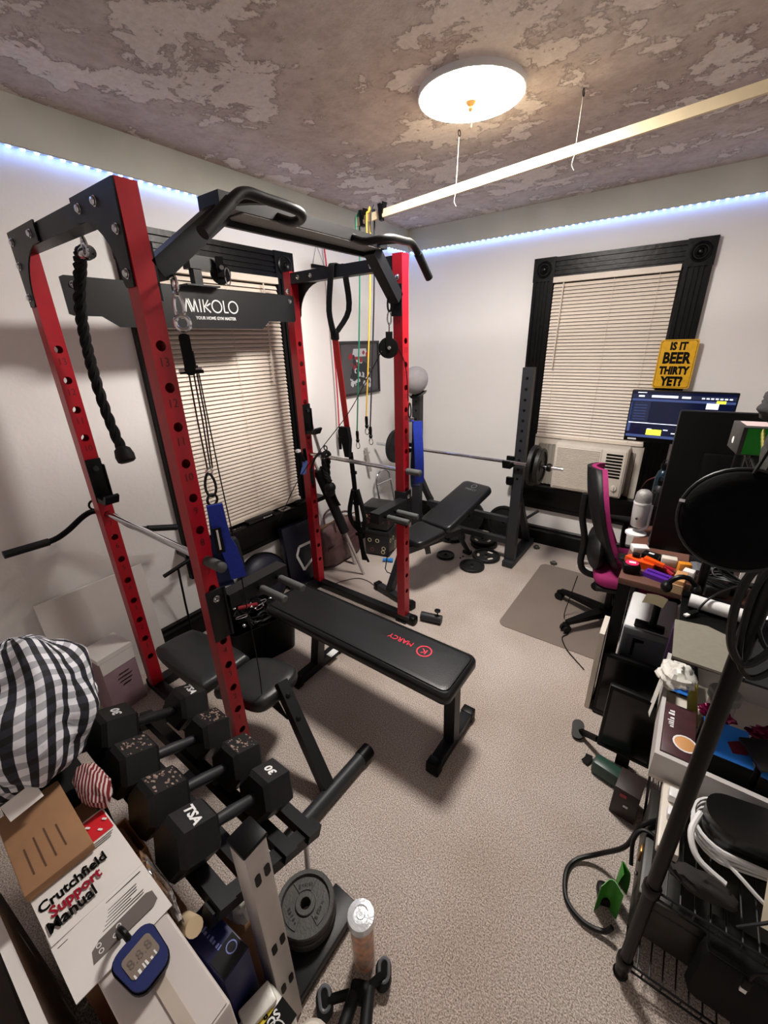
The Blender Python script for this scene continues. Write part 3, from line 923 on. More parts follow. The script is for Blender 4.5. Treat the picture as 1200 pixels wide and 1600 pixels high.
# ================================================================== ADJUSTABLE BENCH BY THE DUMBBELLS
t = thing('adjustable_bench', 'black adjustable bench with rounded seat and tubular front foot beside the dumbbells', 'weight bench', (1.0, -2.78, 0))
def dpad(pts, z, h, inset=0.02):
    N = len(pts)
    cx = sum(p[0] for p in pts) / N; cy = sum(p[1] for p in pts) / N
    V = []; rings = [(0.10, -h / 2), (0.02, -h / 2 + 0.006), (0, -h / 2 + 0.018), (0, h / 2 - 0.022), (0.03, h / 2 - 0.008), (0.09, h / 2 - 0.001), (0.3, h / 2 + 0.004), (0.8, h / 2 + 0.006)]
    for k, zz in rings:
        for x, y in pts:
            V.append((x + (cx - x) * k, y + (cy - y) * k, z + zz))
    F = [(i * N + k, i * N + (k + 1) % N, (i + 1) * N + (k + 1) % N, (i + 1) * N + k) for i in range(len(rings) - 1) for k in range(N)]
    F += [tuple(range(N - 1, -1, -1)), tuple((len(rings) - 1) * N + k for k in range(N))]
    return MB().add(V, F)
seat = smooth_path([(0.852, -2.862, 0), (0.838, -2.68, 0), (0.86, -2.635, 0), (0.94, -2.59, 0), (1.04, -2.575, 0), (1.085, -2.60, 0), (1.105, -2.67, 0), (1.108, -2.76, 0), (1.09, -2.815, 0), (1.03, -2.840, 0), (0.95, -2.848, 0), (0.89, -2.868, 0)], 4, True)
part('seat', dpad([(p.x, p.y) for p in seat], 0.313, 0.062), M_vinyl2, t, angle=60)
back = smooth_path([(0.815, -2.875, 0), (0.815, -2.68, 0), (0.79, -2.655, 0), (0.62, -2.66, 0), (0.42, -2.69, 0), (0.385, -2.73, 0), (0.375, -2.85, 0), (0.40, -2.895, 0), (0.60, -2.905, 0), (0.785, -2.90, 0)], 4, True)
part('backrest', dpad([(p.x, p.y) for p in back], 0.313, 0.062), M_vinyl2, t, angle=60)
part('frame_tube', MB().beam((0.42, -2.76, 0.255), (1.06, -2.70, 0.255), 0.046, 0.046), M_steel_blk, t, smooth=False)
part('seat_bracket', MB().prism([(0.90, 0.28), (1.10, 0.28), (1.15, 0.21), (1.05, 0.225), (0.92, 0.25)], (0, -2.725, 0), (1, 0, 0), (0, 0, 1), 0.006), M_steel_blk, t, smooth=False)
la, lb_ = Vector((1.082, -2.690, 0.352)), Vector((1.412, -2.772, 0.036))
part('front_leg', MB().beam(la, lb_, 0.048, 0.048, (0, 1, 0)), M_steel_blk, t, smooth=False)
nl = (lb_ - la).cross(Vector((0.24, 0.97, 0))).normalized()
if nl.z < 0: nl = -nl
for f in (0.14, 0.36):
    p = la.lerp(lb_, f)
    part('leg_bolt', MB().lathe([(0.011, 0), (0.010, 0.007), (0, 0.009)], p + nl * 0.0243, nl, 10), M_dark, t)
f = part('front_foot', MB().cyl((1.42, -2.97, 0.032), (1.432, -2.585, 0.032), 0.0295, 18), M_steel_dk, t)
for p, q in (((1.4185, -3.02, 0.032), (1.4202, -2.965, 0.032)), ((1.4318, -2.59, 0.032), (1.4335, -2.535, 0.032))):
    part('end_cap', MB().cyl(p, q, 0.0325, 18), M_dark, f)
part('rear_leg', MB().beam((0.48, -2.755, 0.24), (0.42, -2.755, 0.03), 0.046, 0.046, (0, 1, 0)), M_steel_blk, t, smooth=False)
part('rear_foot', MB().cyl((0.42, -2.84, 0.028), (0.42, -2.64, 0.028), 0.027, 14), M_steel_dk, t)

# ================================================================== FAR INCLINE BENCH
BX, BY, BR = 0.865, -1.38, -0.215
t = thing('incline_bench', 'black incline bench with raised backrest in front of the squat rack', 'weight bench', (BX, BY, 0), local=True, rotz=BR)
part('seat', cushion((0, 0, 0), 0.27, 0.27, 0.055, 0.04, 0.016, taper=0.18).xf(Matrix.Translation((0, 0.165, 0.428)) @ Matrix.Rotation(math.radians(5), 4, 'X')), M_vinyl, t, angle=60)
bk = part('backrest', cushion((0, 0, 0), 0.27, 0.56, 0.055, 0.04, 0.016, taper=-0.04).xf(Matrix.Translation((0.0, 0.565, 0.545)) @ Matrix.Rotation(math.radians(20), 4, 'X')), M_vinyl, t, angle=60)
Mb = Matrix.Translation((0.0, 0.565, 0.545)) @ Matrix.Rotation(math.radians(20), 4, 'X')
o_ = Mb @ Vector((0, 0.205, 0.031)); d1 = (Mb.to_3x3() @ Vector((1, 0, 0))); d2 = (Mb.to_3x3() @ Vector((0, 1, 0)))
part('brand_print', text_mb('MARCY', 0.030, o_ - d2 * 0.028, d1, d2, 0.0004), M_grey, bk, smooth=False)
part('brand_roundel', MB().lathe([(0.024, 0), (0.024, 0.0006), (0.018, 0.0006), (0.018, 0)], o_ + d2 * 0.018, d1.cross(d2), 18, closed_prof=True), M_grey, bk, smooth=False)
part('spine_tube', MB().beam((0, 0.02, 0.36), (0, 0.60, 0.32), 0.05, 0.05), M_steel_dk, t, smooth=False)
part('front_leg', MB().beam((-0.02, 0.02, 0.38), (-0.06, -0.09, 0.05), 0.048, 0.048, (0, 1, 0)), M_steel_dk, t, smooth=False)
f = part('front_foot', MB().rbox((-0.02, -0.09, 0.028), (0.34, 0.05, 0.048), 0.004), M_steel_dk, t)
for s in (-1, 1):
    part('end_cap', MB().rbox((-0.02 + s * 0.175, -0.09, 0.029), (0.04, 0.056, 0.056), 0.006), M_dark, f)
part('rear_leg', MB().beam((0, 0.58, 0.31), (-0.075, 0.83, 0.03), 0.03, 0.03, (0, 1, 0)), M_steel_dk, t, smooth=False)
part('rear_foot', MB().rbox((-0.080, 0.835, 0.016), (0.070, 0.05, 0.030), 0.004), M_steel_dk, t)
part('back_strut', MB().beam((0, 0.42, 0.33), (0, 0.70, 0.545), 0.03, 0.03), M_steel_dk, t, smooth=False)
part('seat_ladder', MB().prism([(0.08, 0.40), (0.14, 0.40), (0.16, 0.32), (0.11, 0.33), (0.10, 0.37)], (0.10, 0, 0), (0, 1, 0), (0, 0, 1), 0.006), M_steel_dk, t, smooth=False)
part('pop_pin', MB().lathe([(0.006, 0), (0.006, 0.03), (0.016, 0.032), (0.014, 0.045), (0, 0.046)], (0.03, 0.40, 0.33), (1, 0, 0), 12), M_dark, t)
part('pin_lever', MB().tube([(-0.06, -0.06, 0.17), (-0.11, -0.07, 0.17), (-0.13, -0.07, 0.19), (-0.125, -0.05, 0.30), (-0.09, -0.02, 0.34)], 0.004, 6), M_wire, t)

# ================================================================== SQUAT STANDS WITH BARBELL
t = thing('squat_rack', 'charcoal squat rack with two drilled uprights before the window wall', 'squat rack', (0.88, -0.4, 0))
for ux, s in ((1.335, 1), (0.44, -1)):
    u = part('upright', MB().beam((ux, -0.53, 0.05), (ux, -0.53, 1.53 if s > 0 else 1.40), 0.075, 0.055, (0, 1, 0)), M_steel_dk, t, smooth=False)
    for k in range(11 if s > 0 else 9):
        part('adjust_hole', MB().cyl((ux, -0.5581, (1.46 if s > 0 else 1.33) - k * 0.072), (ux, -0.5576, (1.46 if s > 0 else 1.33) - k * 0.072), 0.0105, 10), M_dark, u)
    part('base_beam', MB().rbox((ux, -0.32, 0.028), (0.085, 0.56, 0.050), 0.004), M_steel_dk, t)
    part('rear_brace', MB().beam((ux, -0.505, 0.62), (ux, -0.12, 0.06), 0.05, 0.04), M_steel_dk, t, smooth=False)
    part('side_gusset', MB().prism([(-0.56, 0.055), (-0.30, 0.055), (-0.47, 0.42), (-0.56, 0.42)], (ux - 0.043, 0, 0), (0, 1, 0), (0, 0, 1), 0.004), M_steel_dk, t, smooth=False)
    part('bar_cradle', MB().prism([(0, 0), (0.09, 0), (0.11, 0.06), (0.095, 0.06), (0.075, 0.022), (0.02, 0.022), (0.02, 0.075), (0, 0.075)], (ux - 0.03, -0.5577, 0.835), (0, -1, 0), (0, 0, 1), 0.058), M_dark, t, smooth=False)
    part('spotter_peg', MB().box2((ux - s * 0.05 - 0.025, -0.585, 0.70), (ux - s * 0.05 + 0.025, -0.5578, 0.75)), M_dark, t, smooth=False)
    part('storage_peg', MB().cyl((ux + s * 0.0, -0.24, 0.30), (ux + s * 0.09, -0.20, 0.38), 0.012, 10), M_steel_dk, t)
for z, y in ((0.33, -0.40), (0.19, -0.50)):
    part('cross_tube', MB().box2((0.48, y - 0.022, z - 0.022), (1.295, y + 0.022, z + 0.022)), M_steel_dk, t, smooth=False)

M_plate_groove = mat('plate_dark_groove', (16, 16, 17), 0.6)
def plate_mb(r, th, hole=0.016):
    return MB().lathe([(hole, th * 0.30), (r * 0.30, th * 0.30), (r * 0.33, th * 0.16), (r * 0.80, th * 0.16), (r * 0.84, th * 0.48), (r * 0.97, th * 0.5), (r, th * 0.38), (r, -th * 0.38), (r * 0.97, -th * 0.5), (r * 0.84, -th * 0.48), (r * 0.80, -th * 0.16), (r * 0.33, -th * 0.16), (r * 0.30, -th * 0.30), (hole, -th * 0.30)], (0, 0, 0), (0, 0, 1), 32, closed_prof=True)
def plate(p, axis, r, th, label, group, m=None, holes=0):
    t = thing('weight_plate', label, 'weight plate', p, group=group, local=True)
    M = ortho(axis)
    part('disc', plate_mb(r, th).xf(M), m or M_iron, t, angle=30)
    part('hub_ring', MB().lathe([(0.0163, th * 0.28), (0.0163, th * 0.36), (0.03, th * 0.36), (0.032, th * 0.28)], (0, 0, 0), (0, 0, 1), 18, closed_prof=True).xf(M), m or M_iron, t)
    if holes:
        for k in range(holes):
            a = 2 * PI * k / holes + 0.4
            c = Vector((r * 0.57 * math.cos(a), r * 0.57 * math.sin(a), th * 0.17))
            R3 = Matrix.Rotation(a + PI / 2, 4, 'Z')
            part('grip_slot', MB().prism(rrect(r * 0.42, r * 0.17, r * 0.08), (0, 0, 0), (1, 0, 0), (0, 1, 0), 0.0015).xf(M @ Matrix.Translation(c) @ R3), M_offwhite, t, smooth=False)
    return t
bz, by = 0.8745, -0.604
t = thing('barbell', 'thin chrome barbell resting on the squat rack', 'barbell', (0.9, by, bz - 0.014))
part('shaft', MB().cyl((0.06, by, bz), (1.66, by, bz), 0.0125, 14), M_chrome, t)
for x in (1.415, 0.32):
    part('collar', MB().lathe([(0.020, -0.012), (0.020, 0.012)], (x, by, bz), (1, 0, 0), 16), M_chrome, t)
part('spin_nut', MB().lathe([(0.026, -0.014), (0.030, 0), (0.026, 0.014)], (1.565, by, bz), (1, 0, 0), 12), M_dark, t)
plate((1.458, by, bz), (1, 0, 0), 0.145, 0.032, 'larger inner black plate on the window end of the barbell', 'plates loaded on the barbell')
plate((1.503, by, bz), (1, 0, 0), 0.128, 0.030, 'smaller outer black plate on the window end of the barbell', 'plates loaded on the barbell')
plate((0.27, by, bz), (1, 0, 0), 0.145, 0.032, 'black plate on the barbell end behind the red post', 'plates loaded on the barbell')
# plates on the carpet under the barbell
plate((0.835, -0.70, 0.012), (0, 0, 1), 0.075, 0.024, 'small black plate alone on the carpet beside the incline bench', 'plates lying on the carpet')
plate((1.10, -0.745, 0.013), (0, 0, 1), 0.100, 0.026, 'black plate on the carpet nearest the chair mat', 'plates lying on the carpet')
plate((1.13, -0.53, 0.016), (0, 0, 1), 0.115, 0.030, 'black plate with pale grip slots beside the squat rack foot', 'plates lying on the carpet', holes=3)
plate((1.02, -0.32, 0.016), (0, 0, 1), 0.115, 0.030, 'lower black plate of the flat pair under the squat rack', 'plates lying on the carpet')
plate((1.00, -0.31, 0.048), (0.02, 0.0, 1), 0.112, 0.028, 'upper black plate with pale grip slots of the flat pair under the squat rack', 'plates lying on the carpet', holes=3)
plate((0.70, -0.34, 0.018), (0, 0, 1), 0.13, 0.032, 'black plate on the carpet in the shade of the incline bench', 'plates lying on the carpet')
plate((1.09, -0.063, 0.151), (0, -1, 0.25), 0.15, 0.034, 'large black plate leaning on the wall behind the squat rack', 'plates leaning on the far wall')
plate((0.76, -0.10, 0.152), (0.1, -1, 0.28), 0.15, 0.036, 'large black plate leaning behind the incline bench backrest', 'plates leaning on the far wall')

# star collars and clips on the floor
def star_nut(p, label, r=0.028):
    t = thing('star_collar', label, 'barbell collar', p, group='barbell collars on the floor', local=True)
    pts = [((r if k % 2 == 0 else r * 0.72) * math.cos(2 * PI * k / 12), (r if k % 2 == 0 else r * 0.72) * math.sin(2 * PI * k / 12)) for k in range(12)]
    part('star', MB().prism(pts, (0, 0, 0), (1, 0, 0), (0, 1, 0), 0.018), M_iron_grey, t, smooth=False)
    part('threaded_core', MB().lathe([(0.012, 0.018), (0.016, 0.018), (0.016, 0.026), (0.012, 0.026)], (0, 0, 0), (0, 0, 1), 14, closed_prof=True), M_chrome, t)
star_nut((1.428, -0.13, 0.0), 'grey star collar on the carpet by the black baseboard')
star_nut((1.63, -0.335, 0.0), 'grey star collar at the far edge of the chair mat')
for i, (x, y) in enumerate(((0.955, -0.66), (0.962, -0.625))):
    single('rubber_stopper', MB().lathe([(0.007, 0), (0.007, 0.008), (0, 0.009)], (x, y, 0), (0, 0, 1), 10), M_dark, ('tiny black rubber stopper between the carpet plates, nearer the incline bench', 'tiny black rubber stopper between the carpet plates, nearer the window wall')[i], 'rubber stopper', group='tiny rubber stoppers')

# grey cap hung on the far upright
t = thing('baseball_cap', 'grey baseball cap hung over the end of a squat rack upright', 'cap', (0.44, -0.57, 1.36))
M_cap = mat('grey_cap_cloth', (150, 146, 148), 0.85, var=0.06, vscale=30, bump=0.15, bscale=300)
def capf(u, v):
    th = u * PI * 0.53; ph = v * 2 * PI
    r = 0.108
    x, y, z = r * math.sin(th) * math.cos(ph), r * math.sin(th) * math.sin(ph), r * 1.05 * math.cos(th)
    p = Vector((x, y, z)); p = Matrix.Rotation(math.radians(72), 3, 'X') @ p
    return Vector((0.455, -0.585, 1.425)) + p
part('crown', MB().grid(capf, 10, 24), M_cap, t, angle=180)
part('button', MB().ball((0.455, -0.684, 1.457), 0.008, 8, 6), M_cap, t)
part('brim', MB().grid(lambda u, v: Vector((0.455 + (u - 0.5) * 0.17, -0.60 - 0.02 * v + 0.05 * (u - 0.5) ** 2 * 4, 1.35 - 0.065 * v * (1 - (2 * u - 1) ** 2 * 0.7))), 8, 4), M_dark, t, angle=180)
part('badge', MB().lathe([(0.017, 0), (0.015, 0.004), (0, 0.005)], (0.430, -0.622, 1.325), (0, -1, 0.1), 14), M_white_print, t)
part('eyelet', MB().lathe([(0.004, 0), (0, 0.002)], (0.405, -0.668, 1.452), (-0.4, -0.9, 0.3), 8), M_dark, t)

# ================================================================== DUMBBELL STAND AND DUMBBELLS
t = thing('dumbbell_rack', 'black angled dumbbell rack with a bare metal end post', 'dumbbell rack', (1.3, -3.2, 0))
tilt = math.atan2(0.09, 0.21)
for y, z in ((-3.325, 0.525), (-3.245, 0.489), (-3.145, 0.446), (-3.065, 0.412)):
    part('saddle_rail', MB().box((1.27, y, z), (0.80, 0.042, 0.024), rx(-tilt)), M_steel_blk, t, smooth=False)
for x in (1.64, 0.90):
    part('cross_arm', MB().beam((x, -3.36, 0.52), (x, -3.03, 0.38), 0.036, 0.036, (0, 0, 1)), M_steel_blk, t, smooth=False)
part('rear_post', MB().box2((0.875, -3.235, 0.0), (0.925, -3.185, 0.44)), M_steel_blk, t, smooth=False)
part('floor_beam', MB().rbox((1.70, -3.145, 0.023), (0.10, 0.31, 0.042), 0.004), M_steel_blk, t)
part('floor_beam', MB().rbox((0.90, -3.16, 0.025), (0.06, 0.34, 0.045), 0.004), M_steel_blk, t)
post = part('end_post', MB().rbox((1.731, -3.2745, 0.385), (0.056, 0.056, 0.766), 0.006), M_brushed, t)
part('post_cap', MB().rbox((1.731, -3.2745, 0.773), (0.060, 0.060, 0.012), 0.004), M_dark, post)
for z in (0.675, 0.40, 0.215):
    for yy in (-0.011, 0.013):
        part('post_hole', MB().prism(rrect(0.014, 0.036, 0.0068, 3), (1.7595, -3.2745 + yy, z), (0, 1, 0), (0, 0, 1), 0.0012), M_dark, post, smooth=False)

def hex_head(y0, y1, r, ch):
    mb = MB()
    V = []; secs = [(y0, r - ch), (y0 + ch, r), (y1 - ch, r), (y1, r - ch)]
    for y, rr in secs:
        for k in range(6):
            a = PI / 6 + PI / 3 * k
            a = PI / 3 * k
            V.append((rr * math.cos(a), y, rr * math.sin(a)))
    F = [(i * 6 + k, i * 6 + (k + 1) % 6, (i + 1) * 6 + (k + 1) % 6, (i + 1) * 6 + k) for i in range(3) for k in range(6)]
    F += [tuple(range(5, -1, -1)), tuple(18 + k for k in range(6))]
    return mb.add(V, F)
M_hex = mat('hex_rubber', (20, 20, 21), 0.42, spec=0.35, var=0.18, vscale=24, bump=0.08, bscale=200)
M_chip = mat('chipped_paint', (142, 120, 110), 0.5, 0.3, var=0.5, vscale=140)
def dumbbell(p, label, near_text, far_text, worn, num_size=0.034, roll_=0.0):
    t = thing('dumbbell', label, 'dumbbell', p, group='hex dumbbells on the rack', local=True)
    t.rotation_euler = (-tilt, 0, 0)
    r = 0.072
    Rr = Matrix.Rotation(roll_, 4, 'Y')
    for k, (a, b, txt) in enumerate(((-0.178, -0.072, near_text), (0.067, 0.168, far_text))):
        h = part('head', hex_head(a, b, r, 0.012).xf(Rr), M_hex, t, smooth=False)
        ztop = r * math.cos(PI / 6) + 0.0004
        if txt:
            part('weight_print', text_mb(txt, num_size, (0, (a + b) / 2, ztop), ((1, -0.1, 0) if txt == 'TSA' else (-1, 0.1, 0)), ((0.1, 1, 0) if txt == 'TSA' else (-0.1, -1, 0)), 0.0004, 0.0012, 1.05), M_white_print, h, smooth=False)
        if worn:
            random.seed(int(abs(p[0]) * 1000) + k)
            mb = MB()
            for i in range(34):
                x = random.uniform(-0.030, 0.030); y = random.uniform(a + 0.014, b - 0.014)
                s = random.uniform(0.002, 0.0065)
                mb.prism([(x + s * math.cos(q) * random.uniform(0.4, 1.3), y + s * math.sin(q) * random.uniform(0.3, 0.9)) for q in [2 * PI * j / 6 for j in range(6)]], (0, 0, ztop - 0.0002 + 0.00001 * i), (1, 0, 0), (0, 1, 0), 0.0005)
            part('worn_paint', mb, M_chip, h, kind='stuff', smooth=False)
    part('handle', MB().lathe([(0.0145, -0.068), (0.0155, -0.03), (0.017, 0), (0.0155, 0.03), (0.0145, 0.068)], (0, 0, 0), (0, 1, 0), 16), M_steel_dk, t)
    return t
# the tilted row
dumbbell((1.515, -3.200, 0.557), 'hex dumbbell with 30 and TSA print, nearest the bare metal post', 'TSA', '30', False, 0.034)
dumbbell((1.372, -3.195, 0.560), 'hex dumbbell with chipped top faces, second from the bare metal post', None, None, True)
dumbbell((1.205, -3.190, 0.560), 'hex dumbbell with chipped top faces, third from the bare metal post', None, None, True)
dumbbell((1.040, -3.170, 0.565), 'hex dumbbell beside the checked shirt bundle, farthest from the metal post', '30', 'TSA', False, 0.034)
# ================================================================== THINGS HANGING ON THE RACK
def carabiner(mb, c, h, w, r, u=(0, 1, 0), v=(0, 0, 1)):
    u, v = Vector(u), Vector(v); c = Vector(c)
    pts = [c + u * (w / 2 * math.cos(a)) * (1 - 0.22 * math.sin(a)) + v * (h / 2 * math.sin(a)) for a in [2 * PI * k / 16 for k in range(16)]]
    return mb.tube(pts, r, 6, closed=True)
# triceps rope
t = thing('triceps_rope', 'black braided triceps rope with rubber end hanging from the rack', 'rope', (0.45, -2.83, 1.25))
path = smooth_path([(0.615, -2.83, 2.000), (0.55, -2.825, 2.01), (0.49, -2.82, 1.965), (0.412, -2.82, 1.86), (0.375, -2.82, 1.74), (0.37, -2.82, 1.61), (0.39, -2.82, 1.46), (0.445, -2.82, 1.325)], 16)
for s in range(3):
    mb = MB(); pts = []
    for i, p in enumerate(path):
        a = i * 0.42 + s * 2 * PI / 3
        tn = (path[min(i + 1, len(path) - 1)] - path[max(i - 1, 0)]).normalized()
        n1 = tn.cross(Vector((0, 1, 0))).normalized(); n2 = tn.cross(n1)
        pts.append(p + (n1 * math.cos(a) + n2 * math.sin(a)) * 0.0098)
    part('rope_strand', mb.tube(pts, 0.0112, 6), M_web, t)
e = Vector((0.445, -2.82, 1.325)); d = Vector((0.42, 0.0, -1)).normalized()
part('rubber_end', MB().lathe([(0.016, -0.02), (0.030, -0.008), (0.036, 0.018), (0.034, 0.04), (0.026, 0.046), (0, 0.047)], e, d, 18), M_rubber, t)
part('clamp', MB().lathe([(0.020, -0.022), (0.022, 0), (0.020, 0.022)], (0.60, -2.829, 2.003), (1, 0, 0.0), 14), M_chrome, t)
part('hanger_snap', carabiner(MB(), (0.622, -2.84, 2.018), 0.052, 0.030, 0.005, (1, 0, 0), (0, 0, 1)), M_chrome, t)
# lat bar hung behind the rear post
t = thing('lat_bar', 'black bent lat pulldown bar hung behind the red rear post', 'lat bar', (0.15, -2.9, 0.82))
lb = smooth_path([(0.15, -3.235, 0.948), (0.15, -3.09, 0.945), (0.15, -3.02, 0.965), (0.15, -2.94, 1.012), (0.15, -2.89, 1.02), (0.15, -2.83, 0.985), (0.15, -2.77, 0.905), (0.15, -2.71, 0.862), (0.15, -2.555, 0.812)], 5)
part('bar', MB().tube(lb, 0.0125, 10), M_dark, t)
for a, b in (((0.15, -3.245, 0.9485), (0.15, -3.09, 0.945)), ((0.15, -2.69, 0.855), (0.15, -2.545, 0.808))):
    part('grip', MB().cyl(a, b, 0.0165, 12), M_foam, t)
part('centre_eye', MB().torus((0.15, -2.885, 1.050), 0.022, 0.005, (1, 0, 0), 14, 6), M_dark, t)
part('hang_hook', MB().tube([(0.15, -2.885, 1.075), (0.175, -2.883, 1.085), (0.2205, -2.883, 1.085)], 0.005, 6), M_dark, t)
t = thing('straight_handle', 'short straight bar resting against the wall behind the rack', 'cable handle', (0.12, -2.58, 0.2))
part('bar', MB().cyl((0.12, -2.66, 0.545), (0.12, -2.49, 0.580), 0.011, 10), M_dark, t)
part('stem', MB().tube([(0.12, -2.575, 0.562), (0.07, -2.56, 0.30), (0.04, -2.55, 0.003)], 0.006, 6), M_dark, t)

# cable pulley with snap links and blue cuff on the near front post
def cuff(px, py, z0, z1, t, sd, drift=0.0):
    """looped ankle cuff hanging from z1 to z0 round a peg; sd: direction of the webbing's width"""
    sd = Vector(sd).normalized(); n = Vector((sd.y, -sd.x, 0))
    def P(a, d, z): return Vector((px, py, z)) + sd * a + n * d
    part('strap_inner', MB().strap([P(0, -0.004, z1), P(0, -0.008, z1 - 0.05), P(-0.004, -0.014, z1 - 0.12), P(-0.010, -0.022, z0 + 0.12), P(-0.012, -0.026, z0 + 0.05), P(-0.010, -0.012, z0 - 0.012), P(-0.008, 0.010, z0 - 0.016)], 0.050, 0.006, sd), M_navy, t)
    return part('strap_outer', MB().strap([P(0, 0.004, z1), P(0.002, 0.012, z1 - 0.05), P(0.006, 0.024, z1 - 0.12), P(0.010 + drift * 0.4, 0.032, z0 + 0.13), P(0.012 + drift * 0.8, 0.026, z0 + 0.06), P(0.012 + drift, 0.022, z0 + 0.012)], 0.050, 0.008, sd), M_blue, t)
t = thing('cable_pulley', 'hanging cable pulley with chrome links and blue cuff on the near post', 'cable pulley', (1.06, -2.85, 0.95), group='cable pulleys on the front posts')
cx, cy = 1.065, -2.842
part('swivel_hook', MB().torus((1.055, -2.812, 1.872), 0.024, 0.0045, (0.3, 1, 0), 16, 6), M_chrome, t)
part('snap_link', carabiner(MB(), (1.056, -2.812, 1.822), 0.062, 0.026, 0.0055, (0.5, 0.8, 0)), M_chrome, t)
part('eye_ring', MB().torus((1.058, -2.812, 1.775), 0.019, 0.0062, (0.9, -0.4, 0), 16, 8), M_chrome, t)
pb = part('pulley_block', MB().prism(rrect(0.030, 0.115, 0.012), (1.052, -2.812, 1.690), (0.5, 0.86, 0), (0, 0, 1), 0.018), M_dark, t)
part('axle', MB().cyl((1.045, -2.845, 1.648), (1.068, -2.785, 1.648), 0.006, 8), M_chrome, pb)
part('axle_plate', MB().box((1.058, -2.812, 1.642), (0.010, 0.066, 0.010), rz(-0.45)), M_dark, pb, smooth=False)
for dy, a in ((-0.011, 0), (0.004, 1), (0.014, 2)):
    part('cable', MB().tube([(1.06, -2.812 + dy, 1.70), (1.066, -2.816 + dy * 1.1, 1.50), (1.072, -2.822 + dy * 0.7, 1.345)], 0.0026, 5), M_wire, t)
part('long_cable', MB().tube(smooth_path([(1.064, -2.795, 1.66), (1.078, -2.795, 1.30), (1.088, -2.790, 1.02), (1.090, -2.790, 0.80), (1.088, -2.785, 0.52), (1.07, -2.78, 0.352)], 4), 0.0022, 5), M_wire, t)
part('cable_eye', MB().torus((1.073, -2.826, 1.338), 0.010, 0.003, (1, 0, 0), 12, 6), M_chrome, t)
part('black_snap', carabiner(MB(), (1.078, -2.834, 1.296), 0.078, 0.034, 0.0042, (0.1, 1, 0)), M_wire, t)
part('d_ring', MB().torus((1.080, -2.838, 1.246), 0.019, 0.0042, (1, 0.1, 0), 14, 6), M_wire, t)
cf = cuff(1.100, -2.846, 0.955, 1.236, t, (0.48, 0.87, 0), 0.022)
part('cuff_patch', MB().box((1.131, -2.872, 1.125), (0.003, 0.026, 0.088), rz(-0.5)), M_dark, cf, smooth=False)
part('patch_stripe', MB().box((1.1335, -2.873, 1.128), (0.002, 0.006, 0.070), rz(-0.5)), M_white_print, cf, smooth=False)
part('cuff_padding', MB().rbox((1.10, -2.806, 1.03), (0.045, 0.05, 0.15), 0.020, rx(0.1)), M_web, t)

t = thing('cable_pulley', 'hanging cable pulley with black wheel and blue cuff on the post by the window wall', 'cable pulley', (1.0, -1.70, 0.95), group='cable pulleys on the front posts')
part('snap_link', carabiner(MB(), (1.0, -1.700, 1.885), 0.07, 0.030, 0.005, (0, 1, 0)), M_wire, t)
part('snap_link', carabiner(MB(), (1.0, -1.704, 1.822), 0.06, 0.022, 0.0035, (0.3, 1, 0)), M_chrome, t)
part('wire_link', MB().tube([(1.0, -1.706, 1.80), (1.0, -1.708, 1.735)], 0.003, 5), M_wire, t)
w = part('pulley_wheel', MB().lathe([(0.010, -0.011), (0.046, -0.011), (0.050, -0.006), (0.044, 0), (0.050, 0.006), (0.046, 0.011), (0.010, 0.011)], (1.0, -1.715, 1.685), (0.75, -0.65, 0), 24), M_dark, t)
part('wheel_bolt', MB().lathe([(0.011, 0), (0.009, 0.005), (0, 0.006)], (1.0085, -1.7225, 1.685), (0.75, -0.65, 0), 10), M_chrome, w)
part('wheel_yoke', MB().box((1.010, -1.722, 1.722), (0.004, 0.034, 0.075), rz(-0.7)), M_dark, w, smooth=False)
part('cable', MB().tube(smooth_path([(0.985, -1.755, 1.67), (0.85, -1.72, 1.52), (0.66, -1.66, 1.33), (0.48, -1.71, 1.12), (0.36, -1.83, 0.92), (0.24, -1.93, 0.64)], 5), 0.0026, 5), M_wire, t)
part('cable', MB().tube(smooth_path([(1.02, -1.685, 1.71), (1.058, -1.65, 1.60), (1.066, -1.638, 1.42)], 4), 0.0026, 5), M_wire, t)
part('black_snap', carabiner(MB(), (1.072, -1.632, 1.372), 0.075, 0.026, 0.004, (0, 1, 0)), M_wire, t)
part('buckle', MB().box((1.078, -1.628, 1.322), (0.012, 0.040, 0.020)), M_chrome, t, smooth=False)
cuff(1.094, -1.590, 0.955, 1.31, t, (0.80, 0.60, 0))

# black strap loop with red band over the far top tube
t = thing('suspension_strap', 'black strap loop with red band hanging from the far top tube', 'suspension strap', (0.6, -1.6, 0.25))
mb = MB().strap(smooth_path([(0.595, -1.672, 1.775), (0.575, -1.672, 1.88), (0.60, -1.672, 2.03), (0.61, -1.668, 2.096), (0.615, -1.63, 2.099), (0.62, -1.595, 2.096), (0.64, -1.592, 2.03), (0.655, -1.60, 1.88), (0.61, -1.655, 1.775)], 4), 0.034, 0.004, (1, 0.2, 0))
part('loop', mb, M_web, t)
part('loop_buckle', MB().rbox((0.60, -1.665, 1.755), (0.042, 0.030, 0.05), 0.006), M_dark, t)
part('red_band', MB().strap([(0.595, -1.660, 1.735), (0.575, -1.61, 1.50), (0.545, -1.545, 1.20)], 0.040, 0.004, (1, 0.1, 0)), mat('bright_red_band', (205, 22, 30), 0.55), t)
part('handle_wrap', MB().prism([(-0.042, 0.05), (0.03, 0.05), (0.042, -0.03), (0.028, -0.14), (-0.004, -0.14)], (0.545, -1.552, 1.175), (1, 0, 0), (0, 0, 1), 0.03), M_web, t)
part('webbing', MB().strap(smooth_path([(0.556, -1.54, 1.06), (0.565, -1.53, 0.85), (0.568, -1.52, 0.62), (0.578, -1.51, 0.44), (0.595, -1.50, 0.26)], 4), 0.036, 0.004, (1, 0.1, 0)), M_web, t)
